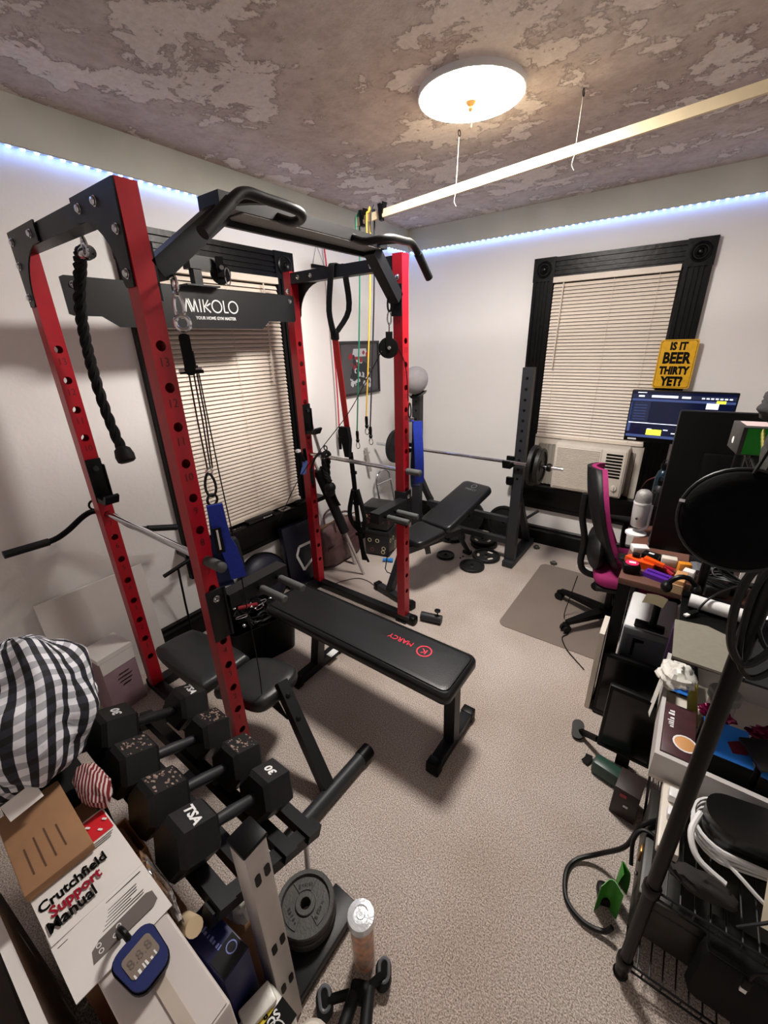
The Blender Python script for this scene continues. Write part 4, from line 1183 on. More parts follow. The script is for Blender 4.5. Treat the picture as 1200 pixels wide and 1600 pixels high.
part('tail', MB().strap([(0.585, -1.512, 0.46), (0.60, -1.505, 0.33), (0.635, -1.50, 0.255)], 0.020, 0.003, (1, 0.1, 0)), M_web, t)
for z in (0.92, 0.70, 0.56, 0.47):
    part('keeper', MB().rbox((0.568 + (0.7 - z) * 0.03, -1.525, z), (0.046, 0.018, 0.022), 0.004), M_dark, t)
part('padded_stirrup', MB().tube(smooth_path([(0.555, -1.53, 0.80), (0.50, -1.52, 0.62), (0.53, -1.51, 0.52), (0.60, -1.51, 0.50), (0.625, -1.51, 0.60), (0.58, -1.52, 0.80)], 4), 0.016, 8), M_web, t)

# resistance tubes on the hanging rail
def tube_band(x, col, name, label, zend, sway, yy=-1.372, handle=True):
    t = thing('resistance_band', label, 'resistance band', (x + sway, yy, zend - 0.1), group='hanging resistance tubes')
    top = 2.335 + (x - 0.56) * 0.059 + 0.026
    part('tube', MB().tube(smooth_path([(x, -1.408, top - 0.10), (x, -1.404, top - 0.01), (x, -1.39, top), (x, yy - 0.002, top - 0.01), (x + sway * 0.3, yy, 1.9), (x + sway, yy, zend)], 5), 0.0046, 7), mat(name, col, 0.5), t)
    part('sleeve', MB().lathe([(0.009, 0), (0.011, 0.02), (0.009, 0.055), (0.013, 0.06), (0.010, 0.075)], (x + sway, yy, zend), (0.02, 0, -1), 10), M_dark, t)
    part('clip', carabiner(MB(), (x + sway + 0.002, yy, zend - 0.098), 0.045, 0.030, 0.003, (1, 0, 0)), M_chrome, t)
tube_band(0.575, (18, 112, 82), 'green_latex', 'green resistance tube hanging beside the red strap', 1.16, -0.095)
tube_band(0.650, (226, 180, 52), 'yellow_latex', 'yellow resistance tube hanging before the framed print', 1.265, -0.085)
tube_band(0.680, (22, 24, 34), 'black_latex', 'black resistance tube hanging before the framed print', 1.20, -0.085)

t = thing('resistance_band', 'red resistance tube hanging on the wall behind the far rack post', 'resistance band', (0.04, -1.06, 0.95), group='hanging resistance tubes')
part('wall_hook', MB().tube([(0.0005, -1.09, 2.345), (0.03, -1.09, 2.345), (0.035, -1.09, 2.36)], 0.004, 6), M_chrome, t)
part('tube', MB().tube(smooth_path([(0.028, -1.092, 2.350), (0.036, -1.085, 2.20), (0.04, -1.075, 1.80), (0.045, -1.070, 1.40), (0.045, -1.075, 1.08)], 5), 0.0055, 7), mat('red_latex', (196, 24, 52), 0.5), t)
part('sleeve', MB().lathe([(0.010, 0), (0.013, 0.02), (0.011, 0.06), (0.015, 0.065), (0.012, 0.16)], (0.045, -1.075, 1.08), (0, 0, -1), 10), M_dark, t)
t = thing('wall_hanger', 'black wooden hanger bar on a wire triangle high on the left wall', 'hanger', (0.012, -1.14, 2.195))
part('bar', MB().box((0.014, -1.14, 2.205), (0.016, 0.13, 0.022)), M_dark, t, smooth=False)
part('wire', MB().tube([(0.014, -1.195, 2.216), (0.006, -1.14, 2.34), (0.014, -1.085, 2.216)], 0.0015, 5), M_wire, t)
# long steel bar leaning in the window corner
t = thing('steel_bar', 'thin chrome dumbbell bar leaning behind the rack', 'bar', (0.24, -1.25, 0))
part('shaft', MB().cyl((0.270, -1.235, 0.008), (0.075, -1.515, 1.56), 0.0125, 12), M_chrome, t)
part('collar', MB().lathe([(0.021, -0.010), (0.021, 0.010)], (0.2392, -1.2792, 0.253), (-0.195, -0.28, 1.552), 14), M_chrome, t)
part('sleeve_end', MB().lathe([(0.0145, -0.20), (0.0145, 0.0)], (0.2688, -1.2368, 0.02), (0.195, 0.28, -1.552), 12), M_brushed, t)

# straps and grips slung over the far safety bar
zb = HOLES[6]; yb = YC + TW / 2
t = thing('rope_attachment', 'black rope attachment with ball ends slung over the far safety bar', 'cable rope', (0.40, yb, 0.72))
for s, (xx, zz) in ((-1, (0.405, 0.80)), (1, (0.47, 0.86))):
    pts = smooth_path([(0.425 + 0.006 * s, yb - 0.028 * s, zb - 0.01), (0.415 + 0.02 * s, yb - 0.034 * s, zb - 0.10), (xx, yb - 0.030 * s, zz + 0.02)], 12)
    for k in range(3):
        q = []
        for i, p in enumerate(pts):
            a = i * 0.5 + k * 2.094
            q.append(p + Vector((math.cos(a) * 0.009, math.sin(a) * 0.009, 0)))
        part('rope_strand', MB().tube(q, 0.0095, 6), M_web, t)
    part('ball_end', MB().ball((xx, yb - 0.030 * s, zz - 0.022), 0.036, 16, 10), M_rubber, t)
part('saddle', MB().tube([(0.425, yb - 0.030 * math.cos(a), zb + 0.030 * math.sin(a)) for a in [PI * k / 8 for k in range(9)]], 0.014, 8), M_web, t)
part('ring', MB().torus((0.425, yb, zb + 0.058), 0.014, 0.004, (0, 1, 0), 12, 6), M_wire, t)
t = thing('d_handle', 'black stirrup cable handle hooked on the far safety bar', 'cable handle', (0.34, yb - 0.02, 0.86))
part('grip', MB().cyl((0.355, yb - 0.075, 0.955), (0.33, yb - 0.05, 0.845), 0.014, 12), M_foam, t)
part('strap', MB().tube(smooth_path([(0.357, yb - 0.075, 0.962), (0.375, yb - 0.05, 1.03), (0.385, yb, 1.052), (0.375, yb + 0.034, 1.02)], 5), 0.007, 8), M_web, t)
t = thing('foam_roller_bar', 'black foam-covered bar standing in front of the leather bag', 'foam bar', (0.36, -1.42, 0))
part('foam_sleeve', MB().cyl((0.358, -1.43, 0.40), (0.262, -1.56, 0.90), 0.036, 18), M_foam, t)
part('steel_core', MB().cyl((0.4345, -1.325, 0.004), (0.25, -1.576, 0.965), 0.011, 10), M_brushed, t)
part('strap_wrap', MB().strap(smooth_path([(0.30, -1.555, 0.93), (0.335, -1.535, 0.82), (0.36, -1.515, 0.70), (0.385, -1.50, 0.64)], 4), 0.06, 0.008, (1, -0.3, 0)), M_web, t)
t = thing('spring_clamp', 'blue and black spring clamp on the post beside the blind', 'clamp', (0.30, -1.725, 0.90))
M_clampblue = mat('clamp_blue', (70, 96, 160), 0.5)
for s in (-1, 1):
    part('handle', MB().beam((0.286, -1.690 + s * 0.008, 1.00), (0.31, -1.735 + s * 0.025, 1.085), 0.022, 0.016), M_dark, t, smooth=False)
    part('jaw', MB().beam((0.286, -1.690 + s * 0.008, 1.00), (0.30, -1.730 - s * 0.010, 0.92), 0.022, 0.014), M_clampblue, t, smooth=False)
part('pad', MB().box((0.312, -1.765, 1.085), (0.022, 0.026, 0.016)), M_white_print, t, smooth=False)

# ================================================================== ALONG THE LEFT WALL
# foam board leaning on the wall
single('foam_board', MB().box((0.052, -2.965, 0.315), (0.012, 0.48, 0.63), ry(-0.045)), M_paper, 'large white foam board leaning on the left wall', 'board', smooth=False)
t = thing('product_box', 'mauve and white product box standing by the left wall', 'box', (0.19, -3.03, 0))
Rz = rz(0.12)
part('carton', MB().rbox((0.185, -3.03, 0.165), (0.15, 0.16, 0.33), 0.003, Rz), mat('mauve_card', (150, 122, 132), 0.6, var=0.08, vscale=10), t)
part('lid', MB().box((0.185, -3.03, 0.342), (0.156, 0.166, 0.024), Rz), M_paper, t, smooth=False)
for i, w_ in enumerate((0.05, 0.07, 0.06, 0.04)):
    part('printed_line', MB().box((0.2622, -3.01, 0.22 - i * 0.022), (0.001, w_, 0.004), Rz), M_dark, t, smooth=False)
part('front_panel', MB().box((0.2615, -3.02, 0.295), (0.0015, 0.158, 0.066), Rz), M_paper, t, smooth=False)

# round seat cushion leaning on the wall
t = thing('balance_dome', 'dark round balance trainer leaning on the wall under the window', 'balance trainer', (0.12, -2.0, 0))
Mx = Matrix.Translation((0.118, -2.03, 0.196)) @ ortho((1, 0, 0.20))
M_navyr = mat('navy_rubber', (22, 24, 44), 0.5)
part('dome', MB().lathe([(0.190, 0.0), (0.186, 0.02), (0.165, 0.045), (0.12, 0.068), (0.06, 0.080), (0, 0.083)], seg=32).xf(Mx), M_navyr, t, angle=60)
part('rim', MB().lathe([(0.185, -0.02), (0.200, -0.015), (0.200, 0.012), (0.185, 0.016)], seg=32, closed_prof=True).xf(Mx), M_dark, t)
part('base_plate', MB().lathe([(0, -0.02), (0.19, -0.02), (0.19, -0.005), (0, -0.004)], seg=32).xf(Mx), M_dark, t)

# step platform with white logo
t = thing('step_platform', 'dark blue step board with white logo leaning under the window', 'step platform', (0.13, -1.68, 0))
Ms = Matrix.Translation((0.100, -1.665, 0.246)) @ Matrix.Rotation(-0.14, 4, 'Y') @ Matrix.Rotation(-0.03, 4, 'X')
part('deck', MB().rbox((0, 0, 0), (0.055, 0.29, 0.48), 0.012).xf(Ms), mat('navy_plastic', (14, 16, 34), 0.4), t)
mb = MB()
for a, b in (((-0.02, 0.06), (0.10, 0.06)), ((0.10, 0.06), (0.10, -0.07)), ((0.10, -0.07), (-0.01, -0.13)), ((-0.01, -0.13), (-0.055, 0.0)), ((-0.055, 0.0), (-0.02, 0.06))):
    mb.beam((0.0285, a[0], a[1]), (0.0285, b[0], b[1]), 0.020, 0.002, (1, 0, 0))
part('logo', mb.xf(Ms), M_white_print, t, smooth=False)

# bin of cable attachments under the rack
t = thing('storage_bin', 'black open bin of cable attachments behind the flat bench', 'storage bin', (0.45, -2.36, 0))
def binmb():
    mb = MB()
    o = rrect(0.30, 0.40, 0.05); i_ = rrect(0.285, 0.385, 0.045)
    n = len(o)
    V = [(a * 0.86, b * 0.9, 0) for a, b in o] + [(a, b, 0.26) for a, b in o] + [(a, b, 0.26) for a, b in i_] + [(a * 0.86, b * 0.9, 0.01) for a, b in i_]
    F = [(r * n + k, r * n + (k + 1) % n, (r + 1) * n + (k + 1) % n, (r + 1) * n + k) for r in range(3) for k in range(n)]
    F += [tuple(range(n - 1, -1, -1)), tuple(3 * n + k for k in range(n))]
    return mb.add(V, F).xf(Matrix.Translation((0.455, -2.355, 0.0)) @ Matrix.Rotation(-0.25, 4, 'Z'))
part('tub', binmb(), M_dark, t)
random.seed(11)
for i in range(9):
    a = random.uniform(0, 6.28)
    c = Vector((0.455, -2.355, 0.24))
    pts = []
    for k in range(9):
        th = a + k * 0.8
        rr = random.uniform(0.05, 0.13)
        pts.append(c + Vector((rr * 0.85 * math.cos(th), rr * math.sin(th), random.uniform(-0.02, 0.06))))
    part('cable_coil', MB().tube(smooth_path(pts, 5), random.choice((0.004, 0.006, 0.010)), 6), M_wire if i % 3 else M_web, t)
t.children[-1]['label'] = 'black tangled cable'
CHR = to_mesh(MB().ball((0, 0, 0), 0.011, 10, 7), 'chrome_ball'); CHR.materials.append(M_chrome)
for i in range(10):
    linked('chrome_fitting', CHR, t, Matrix.Translation((0.455 + random.uniform(-0.10, 0.12), -2.36 + random.uniform(-0.15, 0.15), 0.285 + random.uniform(-0.01, 0.05))))
for i in range(4):
    part('snap_hook', carabiner(MB(), (0.47 + random.uniform(-0.08, 0.1), -2.38 + random.uniform(-0.13, 0.1), 0.30), 0.06, 0.03, 0.004, (1, 0.3 * i, 0), (0.2 * i, 0.7, 0.4)), M_chrome, t)
part('red_grip', MB().cyl((0.40, -2.42, 0.305), (0.47, -2.34, 0.315), 0.013, 10), mat('dull_red_plastic', (140, 30, 40), 0.5), t)

# leather bag by the wall
t = thing('leather_bag', 'brown leather holdall slumped against the wall behind the rack', 'bag', (0.15, -1.22, 0))
M_leather = mat('brown_leather', (92, 66, 66), 0.45, var=0.25, vscale=9, bump=0.25, bscale=50)
def bagf(u, v):
    th = v * 2 * PI
    y = -1.245 + (u - 0.5) * 0.46
    k = 1 - 0.25 * abs(2 * u - 1) ** 4
    sx, sz = 0.085 * k, 0.185 * k
    x = 0.115 + sx * math.copysign(abs(math.cos(th)) ** 0.55, math.cos(th))
    z = 0.19 + sz * math.copysign(abs(math.sin(th)) ** 0.6, math.sin(th))
    z = max(0.003, z)
    if z > 0.3: x -= 0.02 * math.sin(u * 9)
    return Vector((min(max(x, 0.026), 0.3), y, z + (0.014 * math.sin(u * 11 + 1) if z > 0.2 else 0)))
mbb = MB().grid(bagf, 18, 28)
nn = 29
mbb.f.append(tuple(range(28))); mbb.f.append(tuple(18 * nn + k for k in range(28)))
part('body', mbb, M_leather, t, angle=80)
part('zip', MB().tube([(0.14, -1.46, 0.372), (0.13, -1.36, 0.385), (0.14, -1.24, 0.38), (0.14, -1.12, 0.388), (0.14, -1.03, 0.372)], 0.005, 6), M_brass, t)
for x in (0.185, 0.06):
    part('handle', MB().tube(smooth_path([(x, -1.34, 0.33), (x - 0.01, -1.33, 0.42), (x - 0.02, -1.24, 0.45), (x - 0.01, -1.16, 0.42), (x, -1.14, 0.33)], 5), 0.009, 8), M_leather, t)
part('front_strap', MB().strap(smooth_path([(0.200, -1.46, 0.20), (0.205, -1.30, 0.215), (0.205, -1.15, 0.23), (0.200, -1.04, 0.24)], 4), 0.02, 0.004, (0, 0, 1)), M_leather, t)
part('strap_ring', MB().torus((0.211, -1.06, 0.24), 0.022, 0.004, (1, 0, 0), 14, 6), M_chrome, t)

# stacked black boxes with ring print
M_box = mat('black_printed_box', (22, 20, 22), 0.45)
M_gold = mat('cream_ring_print', (214, 200, 164), 0.5)
M_rust = mat('rust_ring_print', (120, 62, 44), 0.5)
def ring_box(c, s, rotz_, label, rings):
    t = thing('ring_print_box', label, 'box', (c[0], c[1], c[2] - s[2] / 2), group='black boxes with ring print')
    R = rz(rotz_)
    part('carton', MB().rbox(c, s, 0.006, R), M_box, t)
    part('lid', MB().rbox((c[0], c[1], c[2] + s[2] / 2 - 0.014), (s[0] + 0.008, s[1] + 0.008, 0.026), 0.004, R), M_dark2, t)
    for fx, fz, m in rings:
        for face in (0, 1):
            if face == 0: p = Vector(c) + R @ Vector((fx * s[0], -s[1] / 2 - 0.0006, fz * s[2])); n = R @ Vector((0, -1, 0))
            else: p = Vector(c) + R @ Vector((s[0] / 2 + 0.0006, fx * s[1], fz * s[2])); n = R @ Vector((1, 0, 0))
            part('printed_ring', MB().lathe([(0.013, 0), (0.018, 0), (0.018, 0.0006), (0.013, 0.0006)], p, n, 16, closed_prof=True), m, t)
    return t
ring_box((0.315, -0.92, 0.125), (0.22, 0.20, 0.22), 0.25, 'lower black box with cream ring print on the floor', [(-0.3, 0.1, M_gold), (0.02, 0.1, M_gold), (0.28, -0.2, M_gold), (0.25, -0.36, M_gold), (-0.2, -0.3, M_rust)])
ring_box((0.300, -0.915, 0.351), (0.23, 0.20, 0.20), 0.2, 'upper black box with cream ring print, topmost of its stack', [(-0.36, 0.05, M_gold), (-0.02, 0.12, M_gold), (0.14, 0.12, M_gold), (-0.2, 0.05, M_rust), (-0.3, -0.2, M_rust), (0.3, -0.1, M_rust)])
single('blue_marker_torch', MB().lathe([(0.014, 0), (0.014, 0.06), (0.018, 0.065), (0.018, 0.085), (0, 0.086)], (0.44, -1.07, 0.019), (0.8, 0.4, 0.0), 12), mat('bright_blue_plastic', (34, 130, 210), 0.4), 'bright blue torch lying before the ring print boxes', 'torch')

# chrome handle stand near the corner
t = thing('row_handle', 'chrome arched row handle leaning on the wall behind the boxes', 'cable handle', (0.08, -0.52, 0))
arch = [(0.125, -0.66, 0.28), (0.09, -0.66, 0.46)] + [(0.075, -0.55 - 0.11 * math.cos(a), 0.52 + 0.10 * math.sin(a)) for a in [PI * k / 10 for k in range(11)]] + [(0.09, -0.44, 0.46), (0.125, -0.44, 0.28), (0.17, -0.44, 0.02)]
part('arch', MB().tube([(0.17, -0.66, 0.02)] + arch, 0.011, 10), M_chrome, t)
part('upper_crossbar', MB().cyl((0.083, -0.66, 0.50), (0.083, -0.44, 0.50), 0.010, 10), M_chrome, t)
part('lower_crossbar', MB().cyl((0.128, -0.66, 0.27), (0.128, -0.44, 0.27), 0.012, 10), M_chrome, t)
single('chrome_swivel', MB().cyl((0.05, -0.70, 0.64), (0.038, -0.74, 0.86), 0.015, 10).cyl((0.04, -0.76, 0.80), (0.04, -0.69, 0.81), 0.006, 8), M_brushed, 'short metal bar end hooked on the wall above the arched handle', 'bar end')

# things on the sill of the left window
M_router = mat('router_black', (18, 18, 20), 0.3)
t = thing('network_router', 'black router lying on the left window sill', 'router', (0.06, -1.93, 0.62))
part('case', MB().rbox((0.072, -1.95, 0.634), (0.05, 0.22, 0.026), 0.006), M_router, t)
part('print', marks(1, (0.0972, -1.94, 0.629), (0, 1, 0), (0, 0, 1), 0.010, 0.07, 2), M_white_print, t, smooth=False)
t = thing('headset_coil', 'coiled black cable at the end of the left window sill', 'cable', (0.07, -1.60, 0.62))
for k in range(3):
    part('turn', MB().torus((0.068, -1.585, 0.626 + k * 0.006), 0.034 - k * 0.002, 0.0035, (0, 0.04 * k, 1), 20, 6, (0.8, 1.6), (1, 0, 0)), M_wire, t)
t = thing('card_holder', 'small silver card frame on the left window sill', 'card frame', (0.07, -1.74, 0.62))
for s in (-1, 1):
    part('rail', MB().beam((0.05, -1.74 + s * 0.035, 0.626), (0.095, -1.74 + s * 0.035, 0.626), 0.006, 0.008), M_brushed, t, smooth=False)
    part('stile', MB().beam((0.0725 + s * 0.022, -1.778, 0.626), (0.0725 + s * 0.022, -1.702, 0.626), 0.006, 0.008), M_brushed, t, smooth=False)
t = thing('sill_clutter_bag', 'small bag of hardware at the near end of the left sill', 'bag', (0.06, -2.24, 0.62))
part('pouch', MB().ball((0.076, -2.25, 0.6405), (0.022, 0.06, 0.02), 12, 8), mat('clear_grey_film', (120, 126, 134), 0.25), t)
for k in range(4):
    part('screw', MB().cyl((0.06 + 0.008 * k, -2.18 + 0.018 * k, 0.6235), (0.075, -2.165 + 0.018 * k, 0.6235), 0.0032, 6), M_chrome, t)

# foot tube with levelling knob beside the front post
t = thing('foot_tube', 'black foot tube with adjuster knob beside the red front post', 'foot tube', (1.18, -1.56, 0))
part('tube', MB().cyl((1.115, -1.562, 0.030), (1.25, -1.530, 0.030), 0.029, 18), M_steel_dk, t)
part('knob', MB().lathe([(0.004, 0), (0.004, 0.03), (0.019, 0.032), (0.020, 0.040), (0.012, 0.043), (0, 0.043)], (1.222, -1.536, 0.057), (0, 0, 1), 14), M_dark, t)
# thin floor cord
single('floor_cord', MB().tube(smooth_path([(0.34, -1.56, 0.004), (0.38, -1.47, 0.004), (0.44, -1.40, 0.004), (0.53, -1.39, 0.004), (0.60, -1.41, 0.004)], 6), 0.0028, 5), M_wire, 'thin black cord lying across the carpet below the strap', 'cord')
# ================================================================== CHAIR MAT AND OFFICE CHAIR
def crumple(c, r, seed, nu=18, nv=24, amp=0.35, sq=1.0):
    def f(u, v):
        th = PI * min(max(u, 0.002), 0.998); ph = 2 * PI * v
        d = Vector((math.sin(th) * math.cos(ph), math.sin(th) * math.sin(ph), math.cos(th)))
        n = noise.noise(d * 2.2 + Vector((seed, 0, 0))) + 0.5 * noise.noise(d * 5 + Vector((0, seed, 0)))
        k = 1 + amp * n
        return Vector(c) + Vector((d.x * r[0], d.y * r[1], d.z * r[2])) * k
    return MB().grid(f, nu, nv)

M_mat = mat('brown_grey_vinyl_mat', (124, 112, 104), 0.32, var=0.06, vscale=3)
single('chair_mat', MB().prism(rrect(0.66, 0.96, 0.05), (1.880, -0.85, 0.0), (1, 0, 0), (0, 1, 0), 0.004), M_mat, 'brown-grey plastic chair mat on the carpet', 'chair mat', smooth=False)
CX, CY = 2.115, -0.93
t = thing('office_chair', 'black office chair with magenta cushions on the chair mat', 'office chair', (CX, CY, 0.004))
M_mag = mat('magenta_fabric', (140, 18, 88), 0.8, var=0.12, vscale=60, bump=0.15, bscale=500)
M_shell = mat('black_chair_shell', (13, 12, 13), 0.5, var=0.1, spec=0.3)
def back_x(z):
    # profile of the backrest seen from the side
    return 1.862 + 0.30 * (1.03 - z) - 0.03 * math.sin(PI * min(1.0, max(0.0, (1.03 - z) / 0.54)))
def shell(off, thick, z0, z1, wtop, wbot, nu=12, nv=12):
    def f(u, v, d):
        z = z0 + (z1 - z0) * u
        w = wbot + (wtop - wbot) * u
        if u > 0.62: w *= 1 - 0.62 * ((u - 0.62) / 0.38) ** 2
        if u < 0.15: w *= 1 - 0.3 * ((0.15 - u) / 0.15) ** 2
        y = (v - 0.5) * w
        curve = 0.05 * (2 * (v - 0.5)) ** 2
        return Vector((back_x(z) + off + d + curve, CY + y, z))
    mb = MB().grid(lambda u, v: f(u, v, 0), nu, nv)
    n1 = (nu + 1) * (nv + 1)
    mb.grid(lambda u, v: f(u, v, thick), nu, nv)
    def idx(i, j, s): return s * n1 + i * (nv + 1) + j
    for i in range(nu):
        for j in (0, nv):
            mb.f.append((idx(i, j, 0), idx(i + 1, j, 0), idx(i + 1, j, 1), idx(i, j, 1)))
    for j in range(nv):
        for i in (0, nu):
            mb.f.append((idx(i, j, 0), idx(i, j + 1, 0), idx(i, j + 1, 1), idx(i, j, 1)))
    return mb
part('back_shell', shell(0.0, 0.022, 0.47, 1.030, 0.42, 0.46), M_shell, t, angle=60)
part('back_cushion', shell(0.023, 0.026, 0.50, 1.032, 0.40, 0.45), M_mag, t, angle=60)
sc = part('seat_cushion', cushion((0, 0, 0), 0.47, 0.46, 0.075, 0.07, 0.025).xf(Matrix.Translation((CX + 0.10, CY, 0.412))), M_mag, t, angle=60)
part('seat_pan', MB().rbox((CX + 0.09, CY, 0.358), (0.42, 0.44, 0.03), 0.014), M_shell, t)
sp = smooth_path([(CX + 0.02, CY, 0.34), (CX - 0.14, CY, 0.335), (CX - 0.20, CY, 0.40), (CX - 0.20, CY, 0.56), (CX - 0.235, CY, 0.72), (CX - 0.235, CY, 0.86)], 5)
part('back_spine', MB().tube(sp, 0.020, 10), M_shell, t)
part('lumbar_bulge', MB().ball((CX - 0.130, CY, 0.53), (0.055, 0.20, 0.12), 16, 10), M_shell, t)
for s in (-1, 1):
    arm = part('armrest_post', MB().tube(smooth_path([(CX + 0.06, CY + s * 0.20, 0.35), (CX + 0.06, CY + s * 0.275, 0.37), (CX + 0.05, CY + s * 0.285, 0.50), (CX + 0.05, CY + s * 0.285, 0.60)], 4), 0.017, 8), M_shell, t)
    part('armrest_pad', MB().rbox((CX + 0.07, CY + s * 0.285, 0.615), (0.25, 0.075, 0.03), 0.014), M_shell, arm)
part('gas_lift', MB().cyl((CX, CY, 0.10), (CX, CY, 0.345), 0.026, 16), M_dark, t)
part('tilt_mechanism', MB().rbox((CX + 0.01, CY, 0.325), (0.22, 0.14, 0.05), 0.012), M_dark, t)
part('tilt_lever', MB().tube([(CX, CY - 0.05, 0.325), (CX - 0.03, CY - 0.28, 0.31)], 0.006, 6), M_dark, t)
part('tension_knob', MB().lathe([(0.028, 0), (0.030, 0.03), (0.024, 0.036), (0, 0.036)], (CX - 0.09, CY - 0.06, 0.302), (-0.5, -0.8, -0.2), 14), M_dark, t)
part('hub', MB().lathe([(0.05, 0.062), (0.055, 0.07), (0.05, 0.115), (0.03, 0.12)], (CX, CY, 0), (0, 0, 1), 18), M_dark, t)
for k in range(5):
    a = math.radians(146 + 72 * k)
    d = Vector((math.cos(a), math.sin(a), 0)); sd = Vector((-d.y, d.x, 0))
    R_ = 0.33 if k == 0 else 0.30
    V = []
    for r_, w_, zt, zb2 in ((0.03, 0.030, 0.112, 0.07), (R_ * 0.6, 0.022, 0.098, 0.065), (R_, 0.016, 0.082, 0.062)):
        for sx in (-1, 1):
            for z_ in (zt, zb2):
                V.append(Vector((CX, CY, z_)) + d * r_ + sd * w_ * sx)
    F = []
    for i in range(2):
        b = i * 4
        F += [(b, b + 2, b + 6, b + 4), (b + 1, b + 5, b + 7, b + 3), (b, b + 4, b + 5, b + 1), (b + 2, b + 3, b + 7, b + 6)]
    F += [(0, 1, 3, 2), (8, 10, 11, 9)]
    leg = part('base_leg', MB().add(V, F), M_dark, t, smooth=False)
    c = Vector((CX, CY, 0.031)) + d * (R_ + 0.004)
    for s in (-1, 1):
        part('caster_wheel', MB().lathe([(0.012, -0.009), (0.026, -0.009), (0.027, 0), (0.026, 0.009), (0.012, 0.009)], c + sd * 0.014 * s, sd, 16), M_rubber, leg)
    part('caster_hood', MB().lathe([(0.008, 0.026), (0.022, 0.024), (0.024, 0.015), (0.012, 0.03)], c + Vector((0, 0, 0.008)), (0, 0, 1), 14), M_dark, leg)
t.rotation_euler = (0, 0, math.radians(14))
single('trailing_cord', MB().tube(smooth_path([(1.915, -0.965, 0.30), (1.895, -0.985, 0.14), (1.885, -1.02, 0.010), (1.95, -1.17, 0.010), (1.93, -1.24, 0.010), (1.96, -1.31, 0.010), (2.00, -1.36, 0.008), (2.10, -1.45, 0.005)], 6), 0.003, 5), M_wire, 'thin black cord trailing from the office chair over the mat', 'cord')
t = thing('white_cable_coil', 'coiled white cable on the floor by the far baseboard', 'cable', (1.86, -0.22, 0))
for k in range(3):
    part('turn', MB().torus((1.87 + 0.006 * k, -0.25, 0.008 + 0.010 * k), 0.075 - 0.006 * k, 0.0055, (0.05 * k, 0.03, 1), 22, 6), M_white, t)

# ================================================================== DESK AND WHAT STANDS ON IT
M_desk = mat('walnut_laminate', (96, 62, 50), 0.4, var=0.3, vscale=5, bump=0.05, bscale=60)
DZ = 0.74
t = thing('desk', 'dark brown wooden desk in front of the window wall', 'desk', (2.7, -0.9, 0))
part('desk_top', MB().rbox((2.70, -0.90, DZ - 0.015), (1.04, 1.56, 0.030), 0.004), M_desk, t)
for x, y in ((2.206, -1.612), (3.16, -1.62), (2.24, -0.18), (3.16, -0.18)):
    part('leg', MB().box2((x - 0.025, y - 0.025, 0), (x + 0.025, y + 0.025, DZ - 0.03)), M_dark, t, smooth=False)
part('modesty_panel', MB().box2((2.62, -1.62, 0.25), (2.64, -0.16, DZ - 0.03)), M_dark, t, smooth=False)
part('side_panel', MB().box2((2.64, -1.655, 0.30), (3.16, -1.635, DZ - 0.03)), M_dark, t, smooth=False)

# monitor with screen picture
M_scr = mat('screen_navy', (8, 12, 30), 0.15, emit=(14, 20, 50), strength=0.3)
M_scr_w = mat('screen_white', (220, 226, 240), 0.3, emit=(205, 215, 240), strength=0.6)
M_scr_y = mat('screen_yellow', (228, 232, 70), 0.3, emit=(225, 230, 60), strength=0.6)
M_scr_b = mat('screen_blue_band', (40, 54, 100), 0.3, emit=(70, 84, 130), strength=0.3)
M_scr_g = mat('screen_slate', (30, 36, 58), 0.3, emit=(30, 36, 60), strength=0.3)
MXc, MYc, MZc = 2.225, -0.30, 1.222
t = thing('desktop_monitor', 'black monitor showing a dark program window under the yellow sign', 'monitor', (MXc, MYc, DZ))
mR = Matrix.Translation((MXc, MYc, MZc)) @ Matrix.Rotation(math.radians(0), 4, 'Z')
part('bezel', MB().rbox((0, 0, 0), (0.548, 0.030, 0.330), 0.006).xf(mR), M_dark, t)
def scr(x0, x1, z0, z1, m, d=0.0):
    return MB().box2((x0, -0.0157 - d, z0), (x1, -0.0152 - d, z1)).xf(mR)
s_ = part('screen', scr(-0.266, 0.266, -0.135, 0.156, M_scr), M_scr, t, smooth=False)
for q in ((-0.266, 0.266, 0.118, 0.140, M_scr_g), (-0.266, 0.266, 0.098, 0.112, M_scr_b), (-0.266, 0.266, -0.135, -0.118, M_scr_b), (-0.262, -0.158, -0.036, 0.094, M_scr_g), (-0.266, -0.250, -0.10, 0.09, M_scr_b)):
    part('screen_band', scr(q[0], q[1], q[2], q[3], q[4], 0.0004), q[4], s_, smooth=False)
for q in ((-0.160, -0.02, 0.122, 0.136), (-0.232, -0.20, 0.123, 0.133), (0.0, 0.045, 0.122, 0.134), (-0.262, -0.15, -0.044, -0.039), (-0.15, 0.266, -0.044, -0.040), (-0.24, -0.19, 0.148, 0.152), (0.13, 0.19, 0.066, 0.100)):
    part('screen_line', scr(*q, M_scr_w, 0.0008), M_scr_w, s_, smooth=False)
for i in range(6):
    part('screen_line', scr(-0.245, -0.175, 0.07 - i * 0.018, 0.073 - i * 0.018, M_scr_b, 0.0009), M_scr_b, s_, smooth=False)
for i in range(9):
    part('screen_text', scr(-0.15 + i * 0.045, -0.125 + i * 0.045, -0.082 - (i % 2) * 0.018, -0.076 - (i % 2) * 0.018, M_scr_w, 0.0009), M_scr_w, s_, smooth=False)
for i in range(7):
    part('screen_text', scr(0.10 + i * 0.022, 0.115 + i * 0.022, 0.123, 0.131, M_scr_w, 0.0009), M_scr_w, s_, smooth=False)
for q in ((-0.152, -0.068, -0.116, -0.080), (0.175, 0.220, 0.100, 0.116), (0.015, 0.055, -0.112, -0.100)):
    part('screen_button', scr(*q, M_scr_y, 0.0012), M_scr_y, s_, smooth=False)
